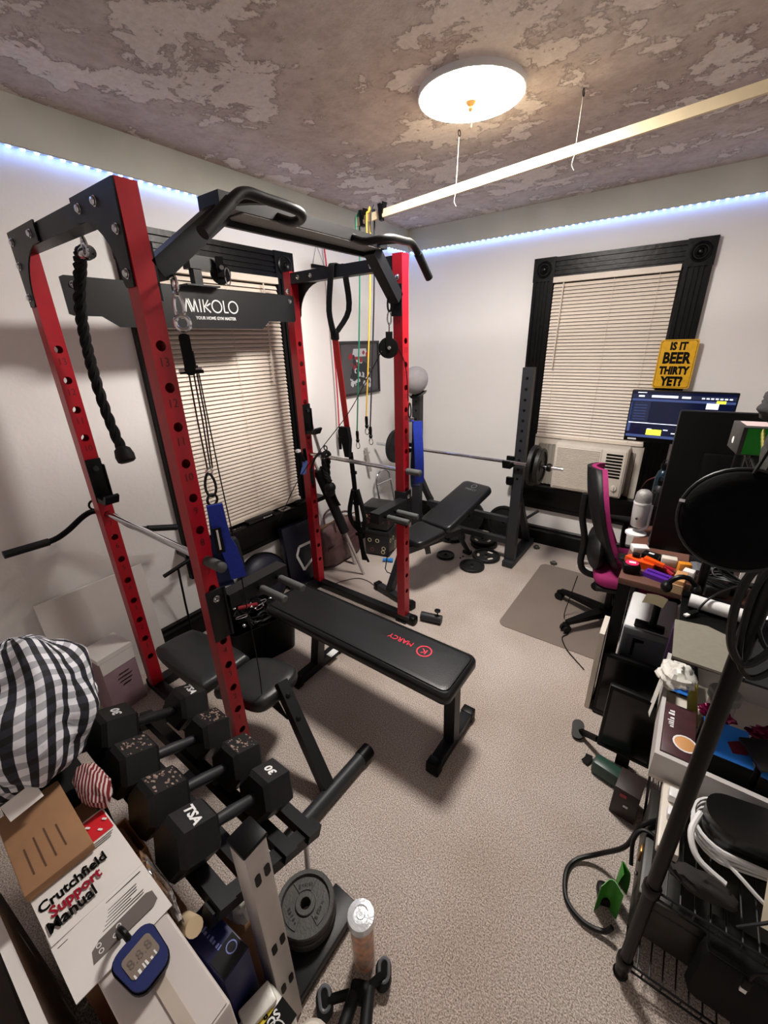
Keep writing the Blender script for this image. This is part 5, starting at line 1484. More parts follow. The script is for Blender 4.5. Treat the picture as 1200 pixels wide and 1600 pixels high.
part('screen_swirl', MB().lathe([(0.008, 0), (0.014, 0), (0.014, 0.0004), (0.008, 0.0004)], (0.055, -0.0162, 0.04), (0, -1, 0), 14, closed_prof=True).xf(mR), M_scr_w, s_)
part('brand_badge', MB().box((-0.225, -0.0155, -0.150), (0.05, 0.001, 0.010)).xf(mR), M_white_print, t, smooth=False)
part('arm_pole', MB().cyl((2.285, -0.262, DZ), (2.285, -0.262, 1.20), 0.017, 14), M_white, t)
part('arm_joint', MB().cyl((2.285, -0.262, 0.86), (2.285, -0.262, 0.90), 0.026, 14), M_chrome, t)
part('mount', MB().box2((2.26, -0.285, 1.15), (2.31, -0.245, 1.25)), M_dark, t, smooth=False)
part('pole_base', MB().cyl((2.285, -0.262, DZ), (2.285, -0.262, DZ + 0.02), 0.05, 18), M_dark, t)

# portrait monitor seen from behind
t = thing('portrait_monitor', 'tall black monitor turned upright at the front of the desk', 'monitor', (2.47, -1.42, DZ))
pm = Matrix.Translation((2.452, -1.40, 1.112)) @ Matrix.Rotation(math.radians(7), 4, 'Z')
part('back_cover', MB().rbox((0, 0, 0), (0.40, 0.035, 0.625), 0.008).xf(pm), M_dark, t)
part('back_bulge', MB().rbox((0.02, -0.026, -0.02), (0.22, 0.025, 0.34), 0.010).xf(pm), M_dark, t)
part('stand_neck', MB().box2((2.47, -1.368, DZ), (2.53, -1.345, 1.1)), M_dark, t, smooth=False)
part('stand_foot', MB().rbox((2.50, -1.345, DZ + 0.009), (0.16, 0.12, 0.018), 0.006), M_dark, t)

# microphone
t = thing('desk_microphone', 'silver-white studio microphone standing on the desk', 'microphone', (2.205, -1.09, DZ))
M_silver = mat('satin_silver', (206, 204, 204), 0.35, 0.25)
M_mesh = mat('mic_mesh', (150, 148, 146), 0.5, 0.4, var=0.4, vscale=500, bump=0.3, bscale=600)
mx, my = 2.182, -1.15
part('body', MB().lathe([(0.030, 0.785), (0.034, 0.79), (0.038, 0.87), (0.0385, 0.915)], (mx, my, 0), (0, 0, 1), 24), M_silver, t)
part('grille', MB().lathe([(0.038, 0.916), (0.0375, 0.945), (0.034, 0.968), (0.022, 0.982), (0, 0.988)], (mx, my, 0), (0, 0, 1), 24), M_mesh, t)
part('band', MB().lathe([(0.040, 0.911), (0.040, 0.921)], (mx, my, 0), (0, 0, 1), 24), M_white, t)
part('dial', MB().lathe([(0.007, 0), (0.006, 0.006), (0, 0.006)], (mx - 0.008, my - 0.036, 0.838), (-0.2, -1, 0), 10), M_chrome, t)
part('yoke', MB().tube([(mx + 0.042, my, 0.91), (mx + 0.044, my, 0.785), (mx + 0.01, my, 0.758), (mx, my, DZ + 0.01)], 0.007, 8), M_white, t)
part('foot', MB().lathe([(0.050, DZ), (0.050, DZ + 0.008), (0.03, DZ + 0.016), (0, DZ + 0.017)], (mx, my, 0), (0, 0, 1), 22), M_white, t)
# tablet behind the microphone, bottles, small boxes
t = thing('tablet_stand', 'slate blue tablet leaning on a stand behind the microphone', 'tablet', (2.27, -1.17, DZ))
part('slab', MB().rbox((2.300, -1.165, 0.865), (0.012, 0.17, 0.235), 0.005, ry(0.14)), mat('slate_blue_plastic', (66, 74, 90), 0.35), t)
part('foot', MB().rbox((2.296, -1.18, DZ + 0.015), (0.10, 0.15, 0.03), 0.01), M_navy, t)
def bottle(x, y, r, h, m, label):
    t = thing('water_bottle', label, 'bottle', (x, y, DZ), group='dark bottles on the desk')
    part('body', MB().lathe([(r * 0.94, 0), (r, 0.008), (r, h * 0.68), (r * 0.75, h * 0.82), (r * 0.5, h * 0.86), (r * 0.5, h * 0.90)], (x, y, DZ), (0, 0, 1), 18), m, t)
    part('cap', MB().lathe([(r * 0.58, h * 0.90), (r * 0.58, h), (0, h * 1.005)], (x, y, DZ), (0, 0, 1), 18), M_dark, t)
    part('carry_loop', MB().torus((x, y, DZ + h * 1.02), r * 0.42, 0.004, (0.5, 1, 0), 14, 6), M_dark, t)
M_teal = mat('dark_teal_steel', (20, 44, 58), 0.25, 0.3)
bottle(2.232, -0.66, 0.040, 0.27, M_teal, 'dark teal water bottle on the desk beside the chair back')
bottle(2.235, -0.84, 0.034, 0.22, M_dark2, 'black flask on the desk between the chair back and the microphone')
t = thing('pen_stand', 'black mesh stand with long dark tools beside the microphone', 'pen holder', (2.215, -0.97, DZ))
part('cup', MB().lathe([(0.036, DZ), (0.038, DZ + 0.10), (0.035, DZ + 0.10), (0.033, DZ + 0.004), (0, DZ + 0.004)], (2.215, -0.97, 0), (0, 0, 1), 16), M_dark, t)
for i in range(5):
    a = i * 1.3
    part('tool', MB().cyl((2.215 + 0.012 * math.cos(a), -0.97 + 0.012 * math.sin(a), DZ + 0.02), (2.205 + 0.03 * math.cos(a), -0.97 + 0.03 * math.sin(a), DZ + 0.19), 0.006, 8), M_dark2, t)
M_woodbox = mat('reddish_wood_box', (120, 74, 60), 0.5, var=0.3, vscale=30)
for i in range(4):
    single('wooden_block', MB().rbox((2.345 + 0.004 * i, -0.44, DZ + 0.021 + i * 0.0415), (0.085, 0.11, 0.040), 0.003, rz(0.1 * (i % 2))), M_woodbox,
           ('bottom', 'second lowest', 'second highest', 'topmost')[i] + ' reddish wooden block of the stack below the monitor', 'wooden block', group='wooden blocks below the monitor')
single('monitor_cable', MB().tube(smooth_path([(2.27, -0.33, 0.98), (2.20, -0.36, 0.86), (2.14, -0.34, 0.80), (2.10, -0.13, 0.66)], 6), 0.004, 6), mat('red_brown_cable', (96, 44, 48), 0.5), 'reddish cable sagging from the monitor to the window', 'cable')

# small things near the desk corner
def dz(h): return DZ + h
t = thing('tape_measure', 'black tape measure with pink disc on the desk corner', 'tape measure', (2.215, -1.605, DZ))
part('case', MB().rbox((2.215, -1.60, dz(0.022)), (0.070, 0.062, 0.044), 0.014, rz(0.2)), M_dark, t)
part('disc', MB().lathe([(0.027, 0), (0.026, 0.002), (0, 0.0022)], (2.215, -1.60, dz(0.044)), (0, 0, 1), 18), mat('pink_label', (206, 30, 90), 0.45), t)
part('label', MB().box((2.216, -1.600, dz(0.0468)), (0.026, 0.016, 0.0008), rz(0.2)), M_white_print, t, smooth=False)
M_orange = mat('orange_plastic', (226, 82, 20), 0.35)
t = thing('bar_clamp', 'orange plastic bar clamp on the desk behind the tape measure', 'clamp', (2.25, -1.51, DZ))
part('grip', MB().prism([(-0.06, -0.015), (0.0, -0.03), (0.06, -0.02), (0.06, 0.0), (0.0, 0.02), (-0.05, 0.02)], (2.24, -1.515, dz(0.001)), (0.96, -0.28, 0), (0.28, 0.96, 0), 0.03), M_orange, t, smooth=False)
part('jaw', MB().prism([(0, 0), (0.085, -0.01), (0.085, 0.006), (0.0, 0.03)], (2.25, -1.52, dz(0.031)), (0.96, -0.28, 0), (0.28, 0.96, 0), 0.014), M_orange, t, smooth=False)
part('trigger', MB().cyl((2.22, -1.50, dz(0.032)), (2.22, -1.50, dz(0.046)), 0.016, 12), M_dark, t)
M_purple = mat('purple_plastic', (84, 38, 150), 0.35)
t = thing('purple_tray', 'purple plastic parts tray on the desk edge', 'tray', (2.30, -1.60, DZ))
part('tray', MB().box((2.315, -1.60, dz(0.010)), (0.095, 0.055, 0.020), rz(-0.3)), M_purple, t, smooth=False)
part('tray_lip', MB().box((2.315, -1.60, dz(0.0235)), (0.080, 0.010, 0.006), rz(-0.3)), M_purple, t, smooth=False)
M_crim = mat('crimson_plastic', (150, 14, 40), 0.35)
t = thing('red_pliers', 'red handled pliers lying among the desk clutter', 'pliers', (2.325, -1.51, DZ))
for s in (-1, 1):
    part('handle', MB().tube(smooth_path([(2.30, -1.50, dz(0.015)), (2.335, -1.515 + s * 0.012, dz(0.016)), (2.37, -1.535 + s * 0.025, dz(0.012))], 4), 0.009, 8), M_crim, t)
part('jaws', MB().box((2.285, -1.492, dz(0.015)), (0.04, 0.016, 0.01), rz(-0.4)), M_chrome, t, smooth=False)
t = thing('black_adapter', 'small black adapter box behind the orange clamp', 'adapter', (2.27, -1.44, DZ))
part('block', MB().rbox((2.275, -1.44, dz(0.019)), (0.07, 0.05, 0.036), 0.006, rz(-0.2)), M_dark, t)
part('label', MB().box((2.275, -1.442, dz(0.0378)), (0.022, 0.014, 0.0008), rz(-0.2)), M_white_print, t, smooth=False)
for i, (x, y, w_, d_, h_, m, a, lb) in enumerate([
        (2.222, -1.365, 0.07, 0.05, 0.03, M_white, 0.4, 'white charger block at the left desk edge'),
        (2.345, -1.44, 0.06, 0.05, 0.04, M_offwhite, 0.1, 'off-white switch box beside the black adapter'),
        (2.420, -1.553, 0.04, 0.04, 0.05, M_paper, -0.2, 'white roll label box at the middle of the desk clutter'),
        (2.402, -1.500, 0.045, 0.03, 0.055, mat('amber_plastic', (220, 140, 40), 0.4), 0.3, 'small amber container beside the upright monitor')]):
    single('clutter_box', MB().rbox((x, y, dz(h_ / 2)), (w_, d_, h_), 0.004, rz(a)), m, lb, 'box', group='small boxes on the desk clutter')
t = thing('cardboard_sleeve', 'tan cardboard sleeve box at the near desk edge', 'box', (2.355, -1.645, DZ))
part('carton', MB().rbox((2.392, -1.640, dz(0.028)), (0.040, 0.10, 0.055), 0.002, rz(-0.12)), mat('tan_card', (190, 140, 92), 0.8), t)
part('flap', MB().box((2.387, -1.694, dz(0.020)), (0.038, 0.004, 0.038), rz(-0.12)), mat('pale_tan_card', (206, 176, 136), 0.8), t, smooth=False)
single('grey_wedge', MB().prism([(0, 0), (0.17, 0), (0.17, 0.012), (0.02, 0.045), (0, 0.04)], (2.43, -1.530, dz(0.002)), (0.99, 0.10, 0), (0, 0, 1), -0.085), M_grey, 'grey wedge keyboard stand behind the upright monitor foot', 'stand', smooth=False)
single('mauve_carton', MB().rbox((2.73, -1.585, dz(0.058)), (0.12, 0.09, 0.115), 0.003, rz(0.2)), mat('mauve_grey_card', (138, 128, 134), 0.7), 'mauve grey carton on the desk behind the shelf pole', 'box')
single('folded_paper', MB().prism([(0, 0), (0.05, 0.01), (0.07, 0.10), (0.0, 0.11)], (2.585, -1.515, dz(0.002)), (1, 0.2, 0), (0, 0.25, 1), 0.004), M_paper, 'folded white paper standing beside the mauve carton', 'paper', smooth=False)
t = thing('power_adapter_pile', 'dark power adapters wound in cables on the desk front', 'adapter', (2.47, -1.62, DZ))
part('brick', MB().rbox((2.51, -1.625, dz(0.026)), (0.085, 0.06, 0.05), 0.012, rz(0.3)), M_dark2, t)
part('brick', MB().rbox((2.58, -1.58, dz(0.022)), (0.07, 0.05, 0.04), 0.010, rz(-0.4)), M_dark, t)
random.seed(5)
for i in range(5):
    c = Vector((2.505 + 0.015 * i, -1.605, dz(0.056)))
    pts = [c + Vector((0.06 * math.cos(a + i), 0.045 * math.sin(a + i * 0.7), 0.012 * math.sin(2 * a + i) + 0.008 * i)) for a in [2 * PI * k / 9 for k in range(9)]]
    part('cable_turn', MB().tube(smooth_path(pts, 3, True), 0.0045, 6, closed=True), M_wire, t)
single('sticky_note', MB().grid(lambda u, v: Vector((2.285 + 0.075 * u + 0.01 * v, -1.690 - 0.012 * v - 0.004 * u, 0.655 + 0.055 * v + 0.008 * math.sin(u * 3))), 4, 3), mat('cream_note', (226, 220, 184), 0.8), 'cream paper note stuck to the desk front', 'note')

# ================================================================== ON THE FLOOR BESIDE THE DESK
t = thing('computer_tower', 'white computer tower with grey front under the desk', 'computer', (2.33, -1.38, 0))
part('case', MB().rbox((2.335, -1.395, 0.225), (0.20, 0.34, 0.445), 0.012), M_white, t)
fr = part('front_panel', MB().rbox((2.335, -1.574, 0.225), (0.195, 0.022, 0.44), 0.010), M_grey, t)
part('drive_door', MB().box((2.335, -1.5862, 0.33), (0.15, 0.002, 0.17)), mat('slate_plastic', (86, 90, 100), 0.4), fr, smooth=False)
part('door_latch', MB().prism([(0, 0), (0.045, 0), (0.045, -0.012), (0.012, -0.02), (0.012, -0.09), (0, -0.10)], (2.285, -1.5884, 0.40), (1, 0, 0), (0, 0, 1), 0.002), M_dark, fr, smooth=False)
part('headset_stand', MB().cyl((2.345, -1.54, 0.4485), (2.345, -1.54, 0.62), 0.016, 12), M_dark, t)
part('headset_stand_foot', MB().rbox((2.335, -1.54, 0.456), (0.12, 0.06, 0.014), 0.006), M_dark, t)
single('white_board', MB().box((2.165, -1.63, 0.225), (0.022, 0.16, 0.45), rz(0.02)), M_offwhite, 'narrow white panel standing against the computer tower', 'panel', smooth=False)
def leaning_monitor(c, w, h, lean, yaw_, label):
    t = thing('leaning_monitor', label, 'monitor', (c[0], c[1], 0), group='old monitors leaning beside the desk')
    M_ = Matrix.Translation(c) @ Matrix.Rotation(yaw_, 4, 'Z') @ Matrix.Rotation(lean, 4, 'X')
    part('housing', MB().rbox((0, 0, 0), (w, 0.030, h), 0.008).xf(M_), M_dark, t)
    part('screen', MB().box((0, -0.0156, 0.005), (w - 0.03, 0.001, h - 0.045)).xf(M_), mat('dead_screen', (10, 9, 10), 0.18), t, smooth=False)
    part('bottom_strip', MB().box((0, -0.0158, -h / 2 + 0.012), (w - 0.02, 0.001, 0.012)).xf(M_), M_dark2, t, smooth=False)
    return t, M_
leaning_monitor((2.310, -1.690, 0.172), 0.24, 0.34, -0.10, 0.02, 'black monitor on the floor leaning on the computer tower')
tm, M_ = leaning_monitor((2.350, -1.955, 0.235), 0.20, 0.33, -0.03, -0.03, 'black monitor on the floor in front of the other monitor')
part('stand_neck', MB().box2((2.33, -1.955, 0.0), (2.38, -1.935, 0.09)), M_dark, tm, smooth=False)
part('stand_arm', MB().beam((2.25, -1.955, 0.085), (2.178, -1.90, 0.030), 0.02, 0.02), M_dark, tm, smooth=False)
part('stand_foot', MB().prism(rrect(0.05, 0.085, 0.024), (2.165, -1.89, 0.018), (1, 0.2, 0.1), (-0.2, 1, 0.3), 0.014), M_dark, tm)
single('green_case', MB().rbox((2.315, -2.045, 0.035), (0.12, 0.06, 0.07), 0.014, rz(-0.2)), mat('dark_green_plastic', (36, 66, 56), 0.4), 'dark green case on the carpet below the front monitor', 'case')
single('black_strap_end', MB().strap([(2.235, -1.985, 0.008), (2.235, -2.01, 0.012), (2.224, -2.035, 0.01)], 0.028, 0.005, (1, 0.3, 0)), M_web, 'short black strap end on the carpet beside the green case', 'strap')
t = thing('gadget_box', 'small dark gadget box with red label on the carpet', 'box', (2.42, -2.13, 0))
part('carton', MB().rbox((2.392, -2.14, 0.072), (0.085, 0.10, 0.142), 0.003, rz(-0.1)), mat('dark_brown_box', (40, 28, 26), 0.5), t)
part('label', MB().box((2.377, -2.1915, 0.118), (0.022, 0.001, 0.016), rz(-0.1)), M_crim, t, smooth=False)
part('print', MB().box((2.392, -2.1918, 0.07), (0.016, 0.001, 0.010), rz(-0.1)), M_white_print, t, smooth=False)

# ================================================================== WIRE SHELF UNIT
SX0, SX1, SY0, SY1 = 2.455, 2.90, -2.66, -1.705
t = thing('wire_shelf', 'tall black wire shelf unit at the right of the room', 'shelf unit', (2.68, -2.22, 0))
M_pole = mat('black_pole', (5, 4, 5), 0.38, spec=0.22, var=0.2, vscale=30)
for x, y in ((SX0, SY0), (SX1, SY0), (SX0, SY1), (SX1, SY1)):
    p = part('pole', MB().cyl((x, y, 0.012), (x, y, 1.95 if y == SY0 else 1.40), 0.0155, 16), M_pole, t)
    part('levelling_foot', MB().lathe([(0.019, 0), (0.020, 0.006), (0.010, 0.016)], (x, y, 0), (0, 0, 1), 12), M_dark, p)
    for z in (0.07, 0.42, 1.38):
        part('sleeve', MB().lathe([(0.019, -0.016), (0.0205, -0.014), (0.0205, 0.014), (0.018, 0.02)], (x, y, z), (0, 0, 1), 16), M_pole, p)
for z in (0.07, 0.42, 1.38):
    sh = part('shelf_rim', MB(), M_wire, t) if False else None
    mb = MB()
    c = [(SX0, SY0), (SX1, SY0), (SX1, SY1), (SX0, SY1)]
    for i in range(4):
        a, b = c[i], c[(i + 1) % 4]
        mb.tube([(a[0], a[1], z), (b[0], b[1], z)], 0.0035, 6); mb.tube([(a[0], a[1], z - 0.026), (b[0], b[1], z - 0.026)], 0.0035, 6)
        n = int(((a[0] - b[0]) ** 2 + (a[1] - b[1]) ** 2) ** 0.5 / 0.042)
        for k in range(n):
            q = ((a[0] + (b[0] - a[0]) * k / n), (a[1] + (b[1] - a[1]) * k / n))
            mb.tube([(q[0], q[1], z), (q[0] , q[1], z - 0.026)], 0.0022, 5)
    rim = part('shelf_rim', mb, M_wire, t)
    wire = to_mesh(MB().tube([(0, SY0, 0), (0, SY1, 0)], 0.0022, 5), 'shelf_wire'); wire.materials.append(M_wire)
    n = 15
    for k in range(1, n):
        linked('shelf_wire', wire, rim, Matrix.Translation((SX0 + (SX1 - SX0) * k / n, 0, z + 0.001)))
# on the bottom shelf
t = thing('footlocker', 'dark olive storage trunk with brass latch on the bottom shelf', 'trunk', (2.63, -2.42, 0.075))
M_olive = mat('dark_olive_box', (24, 23, 17), 0.45, var=0.1)
part('body', MB().rbox((2.625, -2.40, 0.150), (0.355, 0.36, 0.142), 0.008), M_olive, t)
part('lid', MB().rbox((2.625, -2.40, 0.243), (0.362, 0.368, 0.040), 0.010), M_olive, t)
part('latch', MB().rbox((2.4425, -2.44, 0.222), (0.008, 0.03, 0.05), 0.003), M_brass, t)
part('rivet', MB().ball((2.4435, -2.47, 0.165), 0.006, 8, 6), M_chrome, t)
t = thing('dark_holdall', 'black holdall filling the bottom of the wire shelf', 'bag', (2.72, -2.2, 0.075))
part('body', MB().rbox((2.735, -2.62, 0.19), (0.30, 0.06, 0.22), 0.028), M_web, t)
part('flap', MB().rbox((2.735, -2.605, 0.312), (0.29, 0.09, 0.03), 0.014), M_web, t)
# on the middle shelf
MZ = 0.4235
t = thing('power_strip', 'white power strip with plugs lying on the middle shelf', 'power strip', (2.475, -2.42, MZ))
part('body', MB().rbox((2.476, -2.455, MZ + 0.016), (0.05, 0.22, 0.030), 0.006), M_offwhite, t)
part('plug', MB().rbox((2.480, -2.40, MZ + 0.045), (0.034, 0.036, 0.028), 0.006), M_white, t)
part('plug', MB().rbox((2.480, -2.46, MZ + 0.043), (0.032, 0.034, 0.024), 0.006), M_white, t)
for k in range(6):
    part('green_mark', MB().box((2.466 + 0.011 * (k % 3), -2.542 + 0.010 * (k // 3), MZ + 0.0315), (0.007, 0.006, 0.0008)), mat('green_print', (60, 150, 70), 0.5), t, smooth=False)
t = thing('black_speaker', 'black rounded speaker wrapped in a white cable on the middle shelf', 'speaker', (2.60, -2.44, MZ))
part('body', MB().prism(rrect(0.21, 0.12, 0.055, 6), (2.645, -2.43, MZ), (1, 0.18, 0), (-0.18, 1, 0), 0.115), mat('gloss_black_plastic', (18, 18, 18), 0.22), t)
for k in range(4):
    o = [(2.645 + (a * 1 - b * 0.18) * (1.04 + 0.02 * k), -2.43 + (a * 0.18 + b) * (1.05 + 0.03 * k), MZ + 0.025 + 0.012 * k + 0.006 * math.sin(a * 20 + k)) for a, b in rrect(0.222, 0.132, 0.06, 6)]
    part('white_cable', MB().tube(o, 0.0048, 6, closed=True), M_white, t)
part('cable_tail', MB().tube(smooth_path([(2.56, -2.50, MZ + 0.05), (2.62, -2.535, MZ + 0.04), (2.68, -2.56, MZ + 0.02), (2.74, -2.56, MZ + 0.012)], 5), 0.005, 6), M_white, t)
part('cable_tail', MB().tube(smooth_path([(2.535, -2.44, MZ + 0.075), (2.518, -2.50, MZ + 0.06), (2.54, -2.54, MZ + 0.03), (2.60, -2.555, MZ + 0.012)], 5), 0.0075, 8), M_white, t)
single('grey_pouch', crumple((2.55, -2.605, MZ + 0.032), (0.07, 0.03, 0.024), 15.0, 16, 20, 0.25), mat('brown_black_cloth', (24, 20, 19), 0.8), 'dark pouch in front of the black speaker', 'pouch')
single('cream_envelope', MB().grid(lambda u, v: Vector((2.66 + 0.2 * u, -2.615 + 0.115 * v, MZ + 0.05 + 0.10 * v + 0.012 * math.sin(u * 5) * v - 0.03 * (1 - v))), 8, 6), mat('cream_paper', (222, 212, 188), 0.8), 'large cream envelope lying over the middle shelf', 'envelope')
single('shelf_wires', MB().tube(smooth_path([(2.62, -2.64, MZ + 0.01), (2.70, -2.60, MZ + 0.08), (2.74, -2.56, MZ + 0.13), (2.70, -2.54, MZ + 0.12), (2.72, -2.60, MZ + 0.10), (2.80, -2.58, MZ + 0.12), (2.86, -2.50, MZ + 0.16)], 6), 0.004, 6), M_wire, 'thin tangled black wires over the cream envelope', 'cable')
t = thing('usb_lead', 'black usb lead dangling below the middle shelf', 'cable', (2.66, -2.672, 0.30))
part('lead', MB().tube(smooth_path([(2.70, -2.672, 0.46), (2.69, -2.674, 0.41), (2.668, -2.674, 0.37), (2.664, -2.674, 0.335)], 5), 0.003, 6), M_wire, t)
part('plug_body', MB().rbox((2.663, -2.674, 0.318), (0.016, 0.009, 0.036), 0.003), M_dark, t)
part('plug_shell', MB().box((2.6625, -2.674, 0.293), (0.012, 0.005, 0.016)), M_white, t, smooth=False)
# shallow white tray with boxes
t = thing('white_tray', 'shallow white drawer tray full of boxes on the middle shelf', 'tray', (2.66, -2.06, MZ))
TX0, TX1, TY0, TY1 = 2.412, 2.94, -2.335, -1.80
mb = MB().box2((TX0, TY0, MZ + 0.003), (TX1, TY1, MZ + 0.016))
part('base', mb, M_offwhite, t, smooth=False)
for a, b in (((TX0, TY0), (TX1, TY0 + 0.016)), ((TX0, TY1 - 0.016), (TX1, TY1)), ((TX0, TY0 + 0.016), (TX0 + 0.012, TY1 - 0.016)), ((TX1 - 0.012, TY0 + 0.016), (TX1, TY1 - 0.016))):
    part('side', MB().box2((a[0], a[1], MZ + 0.016), (b[0], b[1], MZ + 0.105)), mat('white_laminate', (196, 192, 190), 0.5), t, smooth=False)
TZ = MZ + 0.017
M_brownmag = mat('brown_print', (70, 42, 46), 0.4, var=0.3, vscale=20)
t = thing('magazine_box', 'brown printed food box lying in the white tray', 'box', (2.46, -2.22, TZ))
part('carton', MB().rbox((2.4685, -2.205, TZ + 0.047), (0.085, 0.225, 0.092), 0.002), M_brownmag, t)
part('white_print', marks(1, (2.452, -2.205, TZ + 0.0928), (0, 1, 0), (-1, 0, 0), 0.018, 0.075, 4), M_white_print, t, smooth=False)
part('picture', MB().lathe([(0.028, 0), (0.026, 0.0008), (0, 0.001)], (2.485, -2.255, TZ + 0.093), (0, 0, 1), 16), mat('tan_print', (206, 150, 96), 0.5), t)
part('picture_rim', MB().lathe([(0.028, 0), (0.033, 0), (0.033, 0.0007), (0.028, 0.0007)], (2.485, -2.255, TZ + 0.093), (0, 0, 1), 16, closed_prof=True), M_white_print, t)
M_skyb = mat('bright_blue_box', (44, 120, 214), 0.35)
def lidded(c, s, a, m1, m2, label):
    t = thing('blue_lid_box', label, 'box', (c[0], c[1], c[2] - s[2] / 2), group='black boxes with blue tops')
    part('carton', MB().rbox(c, s, 0.003, rz(a)), m1, t)
    part('top_print', MB().box((c[0], c[1], c[2] + s[2] / 2 + 0.0012), (s[0] - 0.004, s[1] - 0.004, 0.002), rz(a)), m2, t, smooth=False)
    part('dark_shape', MB().prism([(0, -0.03), (0.035, -0.015), (0.04, 0.02), (0.015, 0.03), (-0.012, 0.008)], (c[0] + 0.012, c[1] - 0.01, c[2] + s[2] / 2 + 0.0023), (1, 0, 0), (0, 1, 0), 0.0006), mat('maroon_print', (90, 20, 40), 0.4), t, smooth=False)
lidded((2.580, -2.215, TZ + 0.065), (0.115, 0.15, 0.13), 0.03, M_dark, M_skyb, 'black box with bright blue top nearest the food box')
lidded((2.745, -2.24, TZ + 0.062), (0.17, 0.13, 0.124), -0.15, M_dark, M_skyb, 'black box with bright blue top right of the shelf pole')
t = thing('black_notebook', 'black tablet with small print lying over the blue boxes', 'tablet', (2.70, -2.20, TZ + 0.13))
part('slab', MB().rbox((2.69, -2.215, TZ + 0.150), (0.15, 0.10, 0.010), 0.003, rz(0.5) @ rx(0.10)), mat('matte_black_cover', (20, 18, 22), 0.4), t)
part('print', marks(1, (2.68, -2.225, TZ + 0.1555), (0.88, 0.48, 0.05), (-0.48, 0.88, 0.1), 0.010, 0.04, 6), M_white_print, t, smooth=False)
t = thing('plastic_bag', 'crumpled white plastic bag over the tray corner', 'plastic bag', (2.42, -2.03, MZ))
M_film = mat('white_film', (222, 220, 212), 0.35, var=0.06, bump=0.4, bscale=40)
part('bag', crumple((2.437, -2.02, MZ + 0.168), (0.055, 0.06, 0.045), 3.1), M_film, t, angle=30)
part('draped_tail', MB().grid(lambda u, v: Vector((2.404 - 0.006 * math.sin(v * 7) - 0.012 * u, -2.06 + 0.075 * v - 0.03 * u, MZ + 0.16 - 0.15 * u + 0.008 * math.sin(v * 9))), 8, 10), M_film, t, angle=30)
part('blue_print', MB().box((2.455, -2.075, MZ + 0.165), (0.04, 0.03, 0.004), rx(0.6)), M_skyb, t, smooth=False)
t = thing('number_keypad', 'black number keypad lying at the back of the white tray', 'keypad', (2.47, -1.93, TZ))
part('case', MB().rbox((2.475, -1.875, TZ + 0.045), (0.075, 0.10, 0.085), 0.004, rz(0.05)), M_dark, t)
for i in range(3):
    for j in range(4):
        part('key', MB().rbox((2.455 + 0.019 * i, -1.910 + 0.021 * j, TZ + 0.0905), (0.015, 0.016, 0.006), 0.002, rz(0.05)), M_dark2, t)
t = thing('lidded_jar', 'clear jar with wide grey lid in the white tray', 'jar', (2.545, -1.97, TZ))
part('glass', MB().lathe([(0.036, 0), (0.038, 0.01), (0.038, 0.12)], (2.578, -2.005, TZ), (0, 0, 1), 18), mat('pinkish_glass', (190, 170, 176), 0.15), t)
part('lid', MB().lathe([(0.046, 0.12), (0.046, 0.145), (0.04, 0.15), (0, 0.151)], (2.578, -2.005, TZ), (0, 0, 1), 20), mat('grey_lid', (136, 136, 128), 0.45), t)
single('yellow_tube', MB().cyl((2.512, -2.085, TZ + 0.024), (2.495, -1.955, TZ + 0.10), 0.016, 14), mat('olive_yellow', (176, 166, 74), 0.4), 'pale yellow tube leaning beside the jar', 'tube')
M_foil = mat('magenta_foil', (122, 16, 66), 0.2, 0.5, bump=0.5, bscale=50)
single('foil_packet', crumple((2.560, -2.090, TZ + 0.115), (0.045, 0.03, 0.02), 7.7), M_foil, 'crumpled magenta foil packet beside the blue box', 'packet', angle=30)
single('foil_packet', crumple((2.755, -2.09, TZ + 0.10), (0.11, 0.04, 0.03), 9.3), M_foil, 'large crumpled maroon foil packet right of the shelf pole', 'packet', angle=30)
# riser with laptop over the back of the tray
t = thing('black_riser', 'black riser shelf carrying the grey laptop behind the pole', 'riser', (2.66, -1.95, MZ))
part('top', MB().box2((2.405, -2.08, 0.772), (2.94, -1.735, 0.786)), M_dark, t, smooth=False)
for x in (2.56, 2.915):
    part('side', MB().box2((x - 0.012, -1.80 + 0.001, 0.425), (x + 0.012, -1.735, 0.772)), M_dark, t, smooth=False)
    part('strut', MB().beam((x, -1.80, 0.60), (x, -2.06, 0.768), 0.02, 0.02), M_dark, t, smooth=False)
part('chrome_edge', MB().cyl((2.60, -2.083, 0.752), (2.94, -2.083, 0.752), 0.012, 12), M_chrome, t)
t = thing('grey_laptop', 'closed olive-grey laptop on the black riser', 'laptop', (2.50, -2.0, 0.787))
M_lap = mat('warm_grey_lid', (132, 128, 116), 0.42, var=0.06, vscale=60)
part('lid', MB().prism([(0, 0), (0.165, -0.012), (0.165, 0.10), (0.155, 0.19), (0.09, 0.225), (0.0, 0.215)], (2.395, -2.215, 0.797), (1, 0.06, 0), (-0.02, 1, 0), 0.008), M_lap, t, smooth=False)
part('base', MB().prism([(0, 0), (0.34, -0.01), (0.34, 0.215), (0, 0.215)], (2.40, -2.208, 0.7865), (1, 0.06, 0), (-0.02, 1, 0), 0.010), M_dark2, t, smooth=False)
part('right_half', MB().prism([(0.172, -0.012), (0.345, -0.02), (0.345, 0.20), (0.172, 0.205)], (2.395, -2.215, 0.797), (1, 0.06, 0), (-0.02, 1, 0), 0.007), M_dark2, t, smooth=False)
single('white_tag', MB().box((2.57, -2.20, 0.8055), (0.020, 0.014, 0.0012), rz(0.06)), M_white_print, 'small white tag on the laptop near the shelf pole', 'tag', smooth=False)
t = thing('white_cylinder', 'white tube speaker lying behind the laptop', 'speaker', (2.52, -1.80, 0.787))
